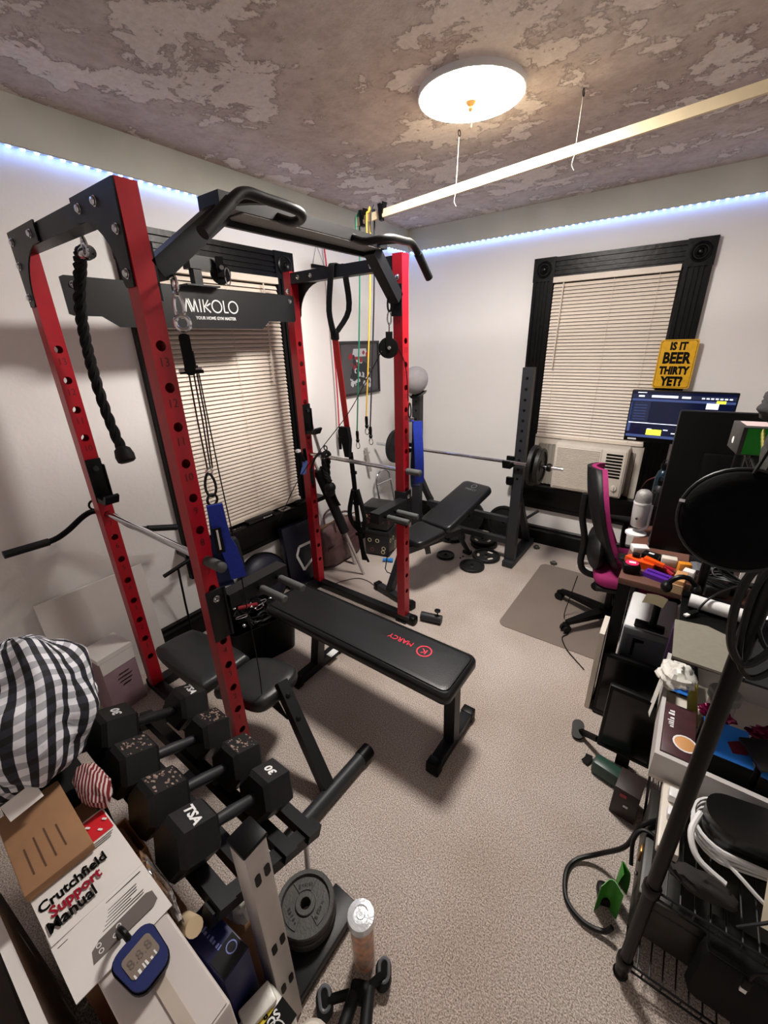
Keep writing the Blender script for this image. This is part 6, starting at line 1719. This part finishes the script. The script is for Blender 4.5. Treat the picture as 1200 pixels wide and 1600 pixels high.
part('tube', MB().cyl((2.425, -1.85, 0.8115), (2.575, -1.865, 0.8115), 0.024, 18), M_white, t)
part('end_ring', MB().cyl((2.573, -1.8648, 0.8125), (2.59, -1.8665, 0.8125), 0.0252, 18), M_grey, t)
t = thing('usb_cable', 'black usb cable with white plug lying over the tube speaker', 'cable', (2.45, -1.85, 0.787))
part('lead', MB().tube(smooth_path([(2.452, -1.895, 0.800), (2.475, -1.868, 0.845), (2.54, -1.77, 0.865), (2.62, -1.65, 0.835)], 5), 0.004, 6), M_wire, t)
part('plug', MB().beam((2.450, -1.898, 0.799), (2.428, -1.928, 0.796), 0.016, 0.010), M_dark, t, smooth=False)
part('plug_shell', MB().beam((2.428, -1.928, 0.796), (2.418, -1.941, 0.795), 0.012, 0.006), M_white, t, smooth=False)
t = thing('headset', 'black headset resting on the riser behind the tan sleeve', 'headset', (2.40, -1.78, 0.787))
part('band', MB().tube([(2.395 + 0.045 * math.cos(a), -1.775 + 0.015 * math.cos(a), 0.80 + 0.06 * math.sin(a)) for a in [PI * k / 10 for k in range(11)]], 0.010, 8), M_dark, t)
for s in (-1, 1):
    part('ear_cup', MB().ball((2.395 + 0.045 * s, -1.775 + 0.015 * s, 0.811), (0.020, 0.030, 0.023), 12, 8), M_dark, t)
single('purple_carton', MB().rbox((2.455, -1.765, 0.532), (0.10, 0.055, 0.215), 0.003), mat('purple_card', (52, 20, 62), 0.5), 'purple carton wedged between the desk and the riser', 'box')
t = thing('silver_bag', 'silver antistatic bag on the riser right of the tube speaker', 'bag', (2.66, -1.82, 0.787))
part('film', crumple((2.675, -1.83, 0.828), (0.06, 0.05, 0.028), 1.9), mat('silver_film', (150, 146, 146), 0.18, 0.8, bump=0.6, bscale=60), t, angle=30)
# upper shelf: jacket, hood, green carton, disc and cable loops
UZ = 1.3835
t = thing('hanging_jacket', 'dark olive jacket with yellow zigzag cord heaped on the upper shelf', 'jacket', (2.55, -2.25, UZ))
M_jack = mat('olive_cloth', (27, 28, 19), 0.85, var=0.15, bump=0.2, bscale=120)
M_hood = mat('charcoal_cloth', (28, 28, 30), 0.85, var=0.15, bump=0.2, bscale=120)
part('body', crumple((2.585, -2.26, UZ + 0.085), (0.13, 0.22, 0.075), 4.4, 20, 28, 0.22), M_jack, t, angle=80)
part('hood', crumple((2.515, -2.12, UZ + 0.160), (0.09, 0.16, 0.05), 6.2, 20, 28, 0.22), M_hood, t, angle=80)
part('sleeve', MB().tube(smooth_path([(2.515, -2.10, UZ + 0.13), (2.484, -2.20, UZ + 0.085), (2.472, -2.30, UZ + 0.055), (2.474, -2.36, UZ + 0.048)], 5), [0.042 - 0.0008 * k for k in range(16)], 12), M_jack, t)
zz = []
for k in range(18):
    f = k / 17
    zz.append((2.443 + 0.004 * f, -2.16 - 0.14 * f, UZ + 0.10 - 0.05 * f + (0.008 if k % 2 else -0.008)))
part('zigzag_cord', MB().tube(zz, 0.0028, 5), mat('yellow_cord', (206, 200, 110), 0.6), t)
t = thing('green_carton', 'small carton with bright green side on the upper shelf edge', 'box', (2.47, -1.93, UZ))
gM = Matrix.Translation((2.452, -1.935, UZ + 0.042)) @ Matrix.Rotation(0.15, 4, 'Z')
part('carton', MB().rbox((0, 0, 0), (0.085, 0.12, 0.078), 0.002).xf(gM), mat('print_grey_card', (48, 46, 44), 0.5, var=0.3, vscale=40), t)
part('green_side', MB().box((0.004, -0.0606, 0), (0.072, 0.0014, 0.072)).xf(gM), mat('vivid_green', (20, 160, 34), 0.45), t, smooth=False)
part('round_mark', MB().lathe([(0.010, 0), (0.010, 0.0008), (0, 0.001)], (-0.0426, 0.01, -0.01), (-1, 0, 0), 12).xf(gM), M_white_print, t)
part('top_label', MB().box((0, 0.005, 0.0395), (0.06, 0.08, 0.001)).xf(gM), mat('pink_white_card', (214, 190, 190), 0.5), t, smooth=False)
single('shelf_cable_loop', MB().tube(smooth_path([(2.452, -2.02, UZ - 0.03), (2.43, -2.04, UZ - 0.06), (2.43, -2.05, UZ - 0.11), (2.45, -2.05, UZ - 0.13), (2.47, -2.04, UZ - 0.09), (2.474, -2.02, UZ - 0.035)], 6), 0.004, 6), M_wire, 'black cable loop hanging below the green carton', 'cable')
# round black case in front of the shelf
t = thing('round_case', 'large round black padded case hanging on the shelf pole', 'round case', (2.384, -2.745, 1.36))
n_ = (Vector((2.2927, -3.5269, 1.62)) - Vector((2.40, -2.53, 1.375))).normalized()
cM = Matrix.Translation((2.384, -2.745, 1.444)) @ ortho(n_) @ Matrix.Scale(0.80, 4)
M_felt = mat('black_felt', (4, 4, 6), 0.8, spec=0.1, var=0.3, vscale=30, bump=0.1, bscale=120)
part('shell', MB().lathe([(0, 0.028), (0.06, 0.024), (0.089, 0.012), (0.096, 0.0), (0.089, -0.014), (0.06, -0.024), (0, -0.026)], seg=36).xf(cM), M_felt, t, angle=60)
part('rim', MB().torus((0, 0, 0), 0.097, 0.0036, (0, 0, 1), 36, 6).xf(cM), M_dark2, t)
part('hanging_strap', MB().strap(smooth_path([(2.384, -2.735, 1.515), (2.40, -2.72, 1.56), (2.43, -2.69, 1.585), (2.452, -2.679, 1.60)], 4), 0.014, 0.003, (0.3, 0, 1)), M_web, t)
part('zip_pull', MB().box((-0.094, 0.018, 0.006), (0.010, 0.006, 0.006)).xf(cM), M_chrome, t, smooth=False)
t = thing('cable_bundle', 'thick black cable loops hanging from the upper shelf', 'cable', (2.46, -2.63, 1.10))
for i, (dx, dy, lo) in enumerate(((0, 0, 1.20), (0.018, 0.012, 1.17), (0.035, 0.03, 1.22))):
    part('loop', MB().tube(smooth_path([(2.50 + dx, -2.69 + dy, 1.375), (2.462 + dx * 0.5, -2.70 + dy, 1.385), (2.428 + dx, -2.70 + dy, 1.35), (2.420 + dx, -2.70 + dy, 1.28), (2.432 + dx, -2.70 + dy, lo), (2.46 + dx, -2.70 + dy, lo - 0.03), (2.49 + dx, -2.70 + dy, lo + 0.04), (2.505 + dx, -2.69 + dy, 1.36)], 6), 0.0068 - 0.0015 * i, 8), M_wire, t)

# ================================================================== FLOOR AT THE SHELF
t = thing('green_leaf_scoop', 'bright green curved plastic leaf pair on the carpet at the shelf foot', 'garden leaf', (2.40, -2.50, 0))
M_leaf = mat('leaf_green', (56, 140, 38), 0.4, var=0.15, vscale=30)
def leaf(c, w, h, a, tip):
    Rm = rz(a)
    def f(u, v):
        ww = w * (1 - tip * u ** 3)
        return Vector(c) + Rm @ Vector(((v - 0.5) * ww, 0.018 * math.cos((v - 0.5) * 5), h * u + 0.01 * (v - 0.5)))
    def g(u, v):
        return f(u, v) + Rm @ Vector((0, 0.003, 0))
    mb = MB().grid(f, 8, 8); n = 81
    mb.grid(g, 8, 8)
    for k in range(8):
        for (i0, i1) in ((k, k + 1), (8 * 9 + k, 8 * 9 + k + 1), (k * 9, k * 9 + 9), (k * 9 + 8, k * 9 + 17)):
            mb.f.append((i0, i1, n + i1, n + i0))
    return mb
part('large_leaf', leaf((2.392, -2.532, 0.004), 0.062, 0.135, 0.15, 0.05), M_leaf, t, angle=70)
part('small_leaf', leaf((2.415, -2.475, 0.05), 0.036, 0.115, 0.5, 0.55), M_leaf, t, angle=70)
part('black_base', MB().rbox((2.385, -2.495, 0.022), (0.05, 0.06, 0.042), 0.012, rz(0.3)), M_dark, t)
single('black_hose', MB().tube(smooth_path([(2.475, -2.34, 0.273), (2.430, -2.39, 0.268), (2.405, -2.405, 0.16), (2.345, -2.40, 0.05), (2.285, -2.44, 0.012), (2.265, -2.50, 0.010), (2.285, -2.575, 0.010), (2.34, -2.605, 0.012), (2.395, -2.60, 0.02), (2.415, -2.59, 0.05)], 7), 0.0075, 8), M_wire, 'thick black cable looping out over the carpet beside the green leaf', 'cable')
single('thin_loop_cable', MB().tube(smooth_path([(2.425, -2.48, 0.20), (2.418, -2.43, 0.245), (2.44, -2.40, 0.272), (2.50, -2.42, 0.272), (2.54, -2.47, 0.272)], 6), 0.006, 7), M_wire, 'black cable curling over the trunk lid', 'cable')
# ================================================================== NEAR LEFT: BOXES, MANUALS, SHIRT
# tall narrow carton stack that carries the papers
t = thing('tall_carton', 'tall narrow white carton at the lower left of the room', 'box', (1.70, -3.50, 0))
M_whcard = mat('white_card', (206, 198, 194), 0.6, var=0.05, vscale=6)
part('carton', MB().rbox((1.735, -3.485, 0.3335), (0.25, 0.125, 0.667), 0.006), M_whcard, t)
part('top_flap', MB().box((1.735, -3.455, 0.6682), (0.24, 0.055, 0.002)), M_whcard, t, smooth=False)
part('tape', MB().box((1.735, -3.482, 0.6698), (0.24, 0.020, 0.0008)), mat('clear_tape', (190, 178, 166), 0.2), t, smooth=False)
single('brown_carton', MB().rbox((1.43, -3.495, 0.3315), (0.345, 0.15, 0.663), 0.004), M_card, 'brown carton standing below the support manual', 'box')
single('red_box', MB().rbox((1.80, -3.585, 0.33), (0.18, 0.05, 0.62), 0.006), mat('red_card', (170, 22, 44), 0.5), 'red box edge standing beside the tall white carton', 'box')
single('poster_board', MB().box((1.42, -3.632, 0.32), (0.62, 0.018, 0.64), rz(0.02)), M_paper, 'white panel standing on edge at the lower left', 'panel', smooth=False)
single('dark_case', MB().rbox((1.30, -3.80, 0.22), (0.55, 0.28, 0.44), 0.02), mat('dark_brown_case', (44, 34, 30), 0.5), 'dark brown case standing behind the white panel', 'case')
# manual sheets
def sheet(x0, x1, y0, y1, z, bend, th=0.0016):
    def f(u, v): return Vector((x0 + (x1 - x0) * u, y0 + (y1 - y0) * v, z + bend * math.sin(PI * u) + 0.002 * math.sin(3 * v + u * 2)))
    mb = MB().grid(f, 10, 6); n = 77
    mb.grid(lambda u, v: f(u, v) + Vector((0, 0, th)), 10, 6)
    for k in range(10):
        for j in (0, 6): mb.f.append((k * 7 + j, k * 7 + 7 + j, n + k * 7 + 7 + j, n + k * 7 + j))
    for k in range(6):
        for i in (0, 70): mb.f.append((i + k, i + k + 1, n + i + k + 1, n + i + k))
    return mb
t = thing('support_manual', 'white printed support manual with red and black title', 'manual', (1.47, -3.50, 0.664))
part('cover', sheet(1.330, 1.530, -3.578, -3.412, 0.6765, 0.004), M_paper, t, angle=80)
zt = 0.6846
part('red_banner', MB().grid(lambda u, v: Vector((1.335 + 0.065 * u, -3.505 + 0.09 * v, 0.6797 + 0.004 * math.sin(PI * (0.02 + 0.28 * u)))), 4, 4), mat('banner_red', (208, 34, 44), 0.45), t, angle=80)
for i in range(5):
    part('banner_shape', MB().prism(rrect(0.012, 0.005, 0.002), (1.348 + 0.009 * i, -3.485 + 0.016 * ((i * 2) % 5), 0.6835), (0.8, 0.5, 0), (-0.5, 0.8, 0), 0.0005), M_white_print, t, smooth=False)
for s, x, m, h in (('Crutchfield', 1.450, M_dark, 0.032), ('Support', 1.475, M_crim, 0.033), ('Manual', 1.501, M_dark, 0.035)):
    part('title', text_mb(s, h, (x, -3.574 + (0.012 if s == 'Support' else 0), zt), (0, 1, 0), (-1, 0, 0), 0.0004, 0.0008, 0.84, align='LEFT'), m, t, smooth=False)
for i in range(3):
    part('small_print', MB().box((1.408 + 0.005 * i, -3.445, 0.6838), (0.0014, 0.05 - 0.008 * i, 0.0006)), M_dark2, t, smooth=False)
t = thing('instruction_sheet', 'white instruction sheet with grey radio picture under the manual', 'manual', (1.59, -3.50, 0.664))
part('page', sheet(1.500, 1.650, -3.580, -3.412, 0.6728, 0.001), M_paper, t, angle=80)
pic = part('radio_picture', MB().prism([(-0.012, -0.055), (0.018, -0.062), (0.020, 0.046), (0.014, 0.056), (-0.008, 0.056), (-0.014, 0.046)], (1.603, -3.480, 0.6764), (1, 0, 0), (0, 1, 0), 0.0005), mat('grey_picture', (108, 100, 96), 0.5), t, smooth=False)
for a, b in ((0.008, -0.045), (-0.004, -0.045), (0.006, -0.02), (-0.004, -0.01)):
    part('picture_button', MB().lathe([(0.003, 0), (0.0045, 0), (0.0045, 0.0005), (0.003, 0.0005)], (1.603 + a, -3.480 + b, 0.6770), (0, 0, 1), 10, closed_prof=True), M_white_print, pic)
for i in range(6):
    part('text_line', MB().box((1.556 + 0.0055 * i, -3.50 + 0.004 * (i % 3), 0.6765), (0.0013, 0.125 - 0.012 * (i % 4), 0.0005)), M_dark2, t, smooth=False)
part('rule', MB().box((1.540, -3.497, 0.6765), (0.0016, 0.15, 0.0005)), M_dark2, t, smooth=False)
# cardboard box on the manual
t = thing('cardboard_box', 'brown cardboard box with printed lines under the checked shirt', 'box', (1.335, -3.52, 0.674))
part('carton', MB().rbox((1.305, -3.517, 0.6985), (0.235, 0.122, 0.022), 0.003, rz(-0.03)), M_card, t)
for i, (w_, x) in enumerate(((0.075, 1.352), (0.09, 1.347), (0.09, 1.342), (0.07, 1.345))):
    part('print_line', MB().box((x, -3.555 + 0.02 * i, 0.7098), (w_, 0.003, 0.0006), rz(-0.03)), mat('brown_print_line', (84, 58, 40), 0.8), t, smooth=False)
# luggage scale
t = thing('luggage_scale', 'blue digital luggage scale with strap on the white carton', 'luggage scale', (1.69, -3.48, 0.674))
lM = Matrix.Translation((1.700, -3.487, 0.700)) @ Matrix.Rotation(0.10, 4, 'Z') @ Matrix.Rotation(0.25, 4, 'Y') @ Matrix.Scale(0.9, 4)
M_bluepl = mat('navy_blue_plastic', (26, 40, 96), 0.4)
part('body', MB().prism([(a * (1 + 0.12 * b / 0.05), b) for a, b in rrect(0.075, 0.088, 0.022, 5)], (0, 0, -0.013), (0, 1, 0), (-1, 0, 0), 0.026).xf(lM), M_bluepl, t)
part('bumper', MB().prism([(a * (1 + 0.12 * b / 0.05), b) for a, b in rrect(0.080, 0.094, 0.024, 5)], (0, 0, -0.012), (0, 1, 0), (-1, 0, 0), 0.014).xf(lM), M_dark, t)
part('display', MB().prism(rrect(0.056, 0.044, 0.008), (-0.004, 0, 0.0132), (0, 1, 0), (-1, 0, 0), 0.001).xf(lM), mat('lcd_grey', (134, 122, 112), 0.25), t, smooth=False)
part('digits', text_mb('8.8.8', 0.024, (-0.007, 0, 0.0146), (0, 1, 0), (-1, 0, 0), 0.0002).xf(lM), mat('lcd_digit', (104, 94, 88), 0.4), t, smooth=False)
part('brand_print', marks(1, (0.018, -0.024, 0.0142), (0, 1, 0), (-1, 0, 0), 0.010, 0.046, 3).xf(lM), M_white_print, t, smooth=False)
part('strap', MB().tube(smooth_path([(1.664, -3.489, 0.716), (1.652, -3.491, 0.728), (1.636, -3.493, 0.722), (1.624, -3.495, 0.700), (1.622, -3.496, 0.682)], 5), 0.0055, 8), M_dark, t)
# checked shirt bundle
def gingham():
    m, nt, b = nodes_of('gingham_cloth')
    tc = nt.nodes.new('ShaderNodeTexCoord')
    sp_ = nt.nodes.new('ShaderNodeSeparateXYZ')
    nt.links.new(tc.outputs['UV'], sp_.inputs[0])
    def band(o, n):
        f = math_node(nt, 'FRACT', math_node(nt, 'MULTIPLY', o, n))
        return math_node(nt, 'GREATER_THAN', f, 0.5)
    a = band(sp_.outputs[0], 17.0); c = band(sp_.outputs[1], 25.0)
    s = math_node(nt, 'ADD', math_node(nt, 'MULTIPLY', a, 0.30), math_node(nt, 'MULTIPLY', c, 0.70))
    col = ramp(nt, s, [(0.0, (228, 228, 234)), (0.30, (168, 170, 178)), (0.70, (34, 36, 50)), (1.0, (6, 6, 10))])
    nt.links.new(col, b.inputs['Base Color'])
    b.inputs['Roughness'].default_value = 0.75
    bump_node(nt, b, tex_noise(nt, 14, 3, 0.5, 0.6), 0.35, 0.02)
    return m
t = thing('checked_shirt', 'black and white checked shirt bundled on the cardboard box', 'shirt', (1.08, -3.45, 0.68))
def shirtf(u, v):
    th = PI * (0.02 + 0.96 * u); ph = 2 * PI * v
    d = Vector((math.sin(th) * math.cos(ph), math.sin(th) * math.sin(ph), math.cos(th)))
    fold = 0.06 * math.sin(ph * 3 + 2.2 * u + 1.0) * math.sin(th) + 0.22 * noise.noise(d * 1.7 + Vector((2, 5, 1))) + 0.09 * abs(math.sin(ph * 2.5 + u * 3)) * math.sin(th) + 0.06 * noise.noise(d * 5)
    k = 1 + fold
    p = Vector((d.x * 0.205, d.y * 0.150, d.z * 0.185)) * k
    p = Matrix.Rotation(-0.35, 3, 'Y') @ Matrix.Rotation(-0.25, 3, 'X') @ p
    return Vector((1.060, -3.455, 0.868)) + p
NU, NV = 44, 56
mb = MB().grid(shirtf, NU, NV)
me = to_mesh(mb, 'cloth', WOFF[t], True, 180)
uvl = me.uv_layers.new(name='UVMap')
for poly in me.polygons:
    for li in poly.loop_indices:
        vi = me.loops[li].vertex_index
        i, j = divmod(vi, NV + 1)
        co = me.vertices[vi].co
        uvl.data[li].uv = (i / NU + 0.05 * noise.noise(co * 6), j / NV + 0.035 * noise.noise(co * 5 + Vector((3, 1, 2))))
me.materials.append(gingham())
o = bpy.data.objects.new('cloth', me); COL.objects.link(o); o.parent = t; WOFF[o] = WOFF[t]
part('care_label', MB().box((1.250, -3.522, 0.770), (0.003, 0.064, 0.040), rz(0.15) @ ry(-0.6)), M_paper, t, smooth=False)
part('button', MB().lathe([(0.006, 0), (0.005, 0.002), (0, 0.0022)], (1.172, -3.335, 0.852), (0.7, 0.6, 0.3), 10), M_dark, t)
single('black_suitcase', MB().rbox((1.066, -3.475, 0.33), (0.37, 0.17, 0.655), 0.02), M_web, 'black suitcase standing upright below the checked shirt', 'suitcase')
# red striped cloth below the shirt
def striped():
    m, nt, b = nodes_of('red_stripe_cloth')
    tc = nt.nodes.new('ShaderNodeTexCoord')
    sp_ = nt.nodes.new('ShaderNodeSeparateXYZ')
    nt.links.new(tc.outputs['Object'], sp_.inputs[0])
    f = math_node(nt, 'FRACT', math_node(nt, 'MULTIPLY', math_node(nt, 'ADD', math_node(nt, 'MULTIPLY', sp_.outputs[0], 0.55), sp_.outputs[1]), 110.0))
    col = ramp(nt, f, [(0.0, (110, 8, 22)), (0.52, (110, 8, 22)), (0.56, (196, 180, 178))], 'CONSTANT')
    nt.links.new(col, b.inputs['Base Color']); b.inputs['Roughness'].default_value = 0.8
    return m
single('striped_cloth', crumple((1.275, -3.405, 0.706), (0.075, 0.032, 0.032), 2.5, 18, 24, 0.2), striped(), 'red and white striped cloth tucked under the shirt', 'cloth', angle=80)
t = thing('open_carton', 'small open brown carton between the shirt and the dumbbells', 'box', (1.36, -3.37, 0.40))
for a, b in (((1.30, -3.415), (1.42, -3.411)), ((1.30, -3.379), (1.42, -3.375))):
    part('wall', MB().box2((a[0], a[1], 0.0), (b[0], b[1], 0.565)), M_card, t, smooth=False)
for x in (1.30, 1.415):
    part('wall', MB().box2((x, -3.411, 0.0), (x + 0.005, -3.379, 0.565)), M_card, t, smooth=False)
part('flap', MB().box((1.372, -3.402, 0.590), (0.09, 0.003, 0.055), rx(0.35)), M_card, t, smooth=False)
# clear bag, blue box and white bag between the cartons and the dumbbell rack
t = thing('clear_bag', 'clear plastic bag holding a roll beside the dumbbell heads', 'plastic bag', (1.56, -3.385, 0.45))
M_clear = mat('clear_film', (225, 220, 218), 0.12, trans=0.85, bump=0.5, bscale=40)
part('film', crumple((1.54, -3.403, 0.585), (0.085, 0.014, 0.070), 5.5, 16, 22, 0.3), M_clear, t, angle=30)
part('roll', MB().cyl((1.600, -3.392, 0.505), (1.645, -3.389, 0.540), 0.019, 14), mat('cream_roll', (206, 184, 150), 0.7), t)
part('support', MB().box2((1.46, -3.410, 0.0), (1.572, -3.375, 0.50)), M_card, t, smooth=False)
t = thing('blue_product_box', 'dark blue product box standing beside the bare metal post', 'box', (1.68, -3.365, 0))
bM = Matrix.Translation((1.662, -3.366, 0.235)) @ Matrix.Rotation(0.06, 4, 'Z')
part('carton', MB().rbox((0, 0, 0), (0.155, 0.066, 0.468), 0.003).xf(bM), mat('dark_blue_card', (22, 26, 76), 0.4, var=0.2, vscale=14), t)
part('end_cap', MB().box((0.05, 0, 0.2352), (0.05, 0.06, 0.0016)).xf(bM), M_dark2, t, smooth=False)
part('title', marks(1, (-0.062, -0.008, 0.2346), (1, 0, 0), (0, 1, 0), 0.012, 0.085, 8).xf(bM), mat('pale_blue_print', (120, 130, 190), 0.5), t, smooth=False)
part('mark', MB().lathe([(0.010, 0), (0.0125, 0), (0.0125, 0.0005), (0.010, 0.0005)], (0.045, 0.012, 0.2362), (0, 0, 1), 16, closed_prof=True).xf(bM), mat('pale_blue_print', (120, 130, 190), 0.5), t)
t = thing('printed_sack', 'white sack with black and yellow lettering behind the metal post', 'sack', (1.79, -3.36, 0))
part('film', MB().rbox((1.806, -3.360, 0.163), (0.10, 0.095, 0.326), 0.012), M_film, t)
part('upper_fold', MB().rbox((1.776, -3.358, 0.334), (0.045, 0.075, 0.014), 0.005, rz(-0.2)), M_film, t)
part('yellow_panel', MB().box((1.797, -3.372, 0.3275), (0.018, 0.066, 0.002)), mat('sack_yellow', (214, 190, 40), 0.5), t, smooth=False)
part('black_panel', MB().box((1.831, -3.360, 0.3275), (0.048, 0.092, 0.002)), M_dark, t, smooth=False)
part('lettering', text_mb('R ST', 0.021, (1.797, -3.372, 0.3290), (0, -1, 0), (1, 0, 0), 0.0004, 0.0006), M_dark, t, smooth=False)
part('lettering', text_mb('SCO', 0.024, (1.817, -3.358, 0.3290), (0, -1, 0), (1, 0, 0), 0.0004, 0.0006), M_white_print, t, smooth=False)
part('ring_print', MB().torus((1.840, -3.362, 0.3287), 0.022, 0.0014, (0, 0, 1), 20, 5), M_white_print, t)
single('brown_parcel', MB().rbox((1.585, -3.285, 0.165), (0.12, 0.07, 0.33), 0.004), M_card, 'brown parcel standing under the nearest dumbbell', 'box')
single('white_pouch', crumple((1.600, -3.285, 0.378), (0.045, 0.026, 0.036), 12.1, 16, 20, 0.3), M_film, 'white plastic pouch lying under the nearest dumbbell head', 'pouch', angle=40)
single('yellow_tag', MB().box((1.60, -3.285, 0.436), (0.030, 0.020, 0.012), rz(0.4)), mat('tag_yellow', (220, 210, 30), 0.5), 'small yellow tag beside the metal post cap', 'tag', smooth=False)
single('canister', MB().lathe([(0.040, 0.0), (0.043, 0.01), (0.043, 0.285), (0.034, 0.298), (0, 0.30)], (1.902, -3.322, 0), (0, 0, 1), 24), M_offwhite, 'white rounded canister beside the bare metal post', 'canister')
# stacked grey plates and jar on the floor
def fplate(z, r, th, label):
    tt = plate((1.635, -3.105, z), (0, 0, 1), r, th, label, 'grey plates stacked by the metal post', M_iron_grey)
    for k in range(3):
        a = 0.3 + k * 2 * PI / 3
        c = Vector((r * 0.58 * math.cos(a), r * 0.58 * math.sin(a), th * 0.17))
        part('raised_segment', MB().prism([(q * math.cos(w_), q * math.sin(w_)) for q, w_ in [(r * 0.40, a - 0.55 + 0.11 * j) for j in range(11)] + [(r * 0.76, a + 0.55 - 0.11 * j) for j in range(11)]], (0, 0, th * 0.16), (1, 0, 0), (0, 1, 0), 0.003), M_iron_grey, tt, smooth=False)
        part('raised_letters', marks(1, c + Vector((-math.sin(a), math.cos(a), 0)) * -r * 0.26 + Vector((0, 0, 0.0032)), (-math.sin(a), math.cos(a), 0), (-math.cos(a), -math.sin(a), 0), r * 0.13, r * 0.5, k, 0.0008), M_iron, tt, smooth=False)
    return tt
fplate(0.066, 0.092, 0.030, 'lower grey iron plate stacked on the rack foot')
fplate(0.098, 0.090, 0.030, 'upper grey iron plate with raised lettering, topmost of its stack')
single('plate_peg', MB().cyl((1.55, -3.02, 0.05), (1.515, -2.985, 0.14), 0.009, 10), M_brushed, 'short steel peg behind the stacked grey plates', 'peg')
t = thing('supplement_jar', 'clear jar of amber pieces with foil lid on the carpet', 'jar', (1.83, -3.07, 0))
M_amber = mat('amber_pieces', (190, 112, 40), 0.3, var=0.7, vscale=55, detail=2)
part('contents', MB().lathe([(0, 0.01), (0.031, 0.012), (0.032, 0.20), (0, 0.205)], (1.835, -3.07, 0), (0, 0, 1), 20), M_amber, t)
part('glass', MB().lathe([(0.0, 0.002), (0.034, 0.002), (0.036, 0.010), (0.036, 0.215), (0.033, 0.225), (0.0325, 0.2249), (0.0345, 0.21), (0.0345, 0.012), (0, 0.008)], (1.835, -3.07, 0), (0, 0, 1), 24), mat('clear_plastic', (240, 236, 230), 0.06, alpha=0.16), t)
part('foil_lid', MB().lathe([(0.037, 0.215), (0.0385, 0.225), (0.037, 0.245), (0.022, 0.248), (0.020, 0.244), (0.012, 0.244), (0.010, 0.247), (0, 0.247)], (1.835, -3.07, 0), (0, 0, 1), 24), mat('foil_white', (222, 226, 230), 0.3, 0.3, bump=0.4, bscale=70), t)
# folding push-up handles at the bottom edge
t = thing('push_up_stand', 'black folding push-up stand with grey-ringed feet on the carpet', 'push-up stand', (1.87, -3.18, 0))
for (x, y), a in (((1.905, -3.065), 0.6), ((1.805, -3.205), 0.9)):
    f = part('rubber_foot', MB().prism(rrect(0.042, 0.062, 0.020), (x, y, 0.022), (math.cos(a), math.sin(a), 0.2), (-math.sin(a), math.cos(a), 0.5), 0.022), M_rubber, t)
    part('foot_ring', MB().tube([Vector((x, y, 0.045)) + Vector((math.cos(a), math.sin(a), 0.2)) * p * 0.8 + Vector((-math.sin(a), math.cos(a), 0.5)) * q * 0.8 for p, q in rrect(0.034, 0.052, 0.016)], 0.005, 6, closed=True), M_grey, f)
for p, q in (((1.868, -3.145, 0.06), (1.905, -3.262, 0.10)), ((1.898, -3.125, 0.06), (1.965, -3.235, 0.10))):
    part('foam_handle', MB().cyl(p, q, 0.0165, 14), M_foam, t)
part('hinge', MB().rbox((1.880, -3.142, 0.055), (0.06, 0.045, 0.05), 0.014, rz(0.5)), M_dark, t)
part('leg', MB().tube([(1.890, -3.125, 0.05), (1.905, -3.075, 0.035)], 0.012, 8), M_dark, t)
part('leg', MB().tube([(1.87, -3.145, 0.05), (1.815, -3.20, 0.04)], 0.012, 8), M_dark, t)
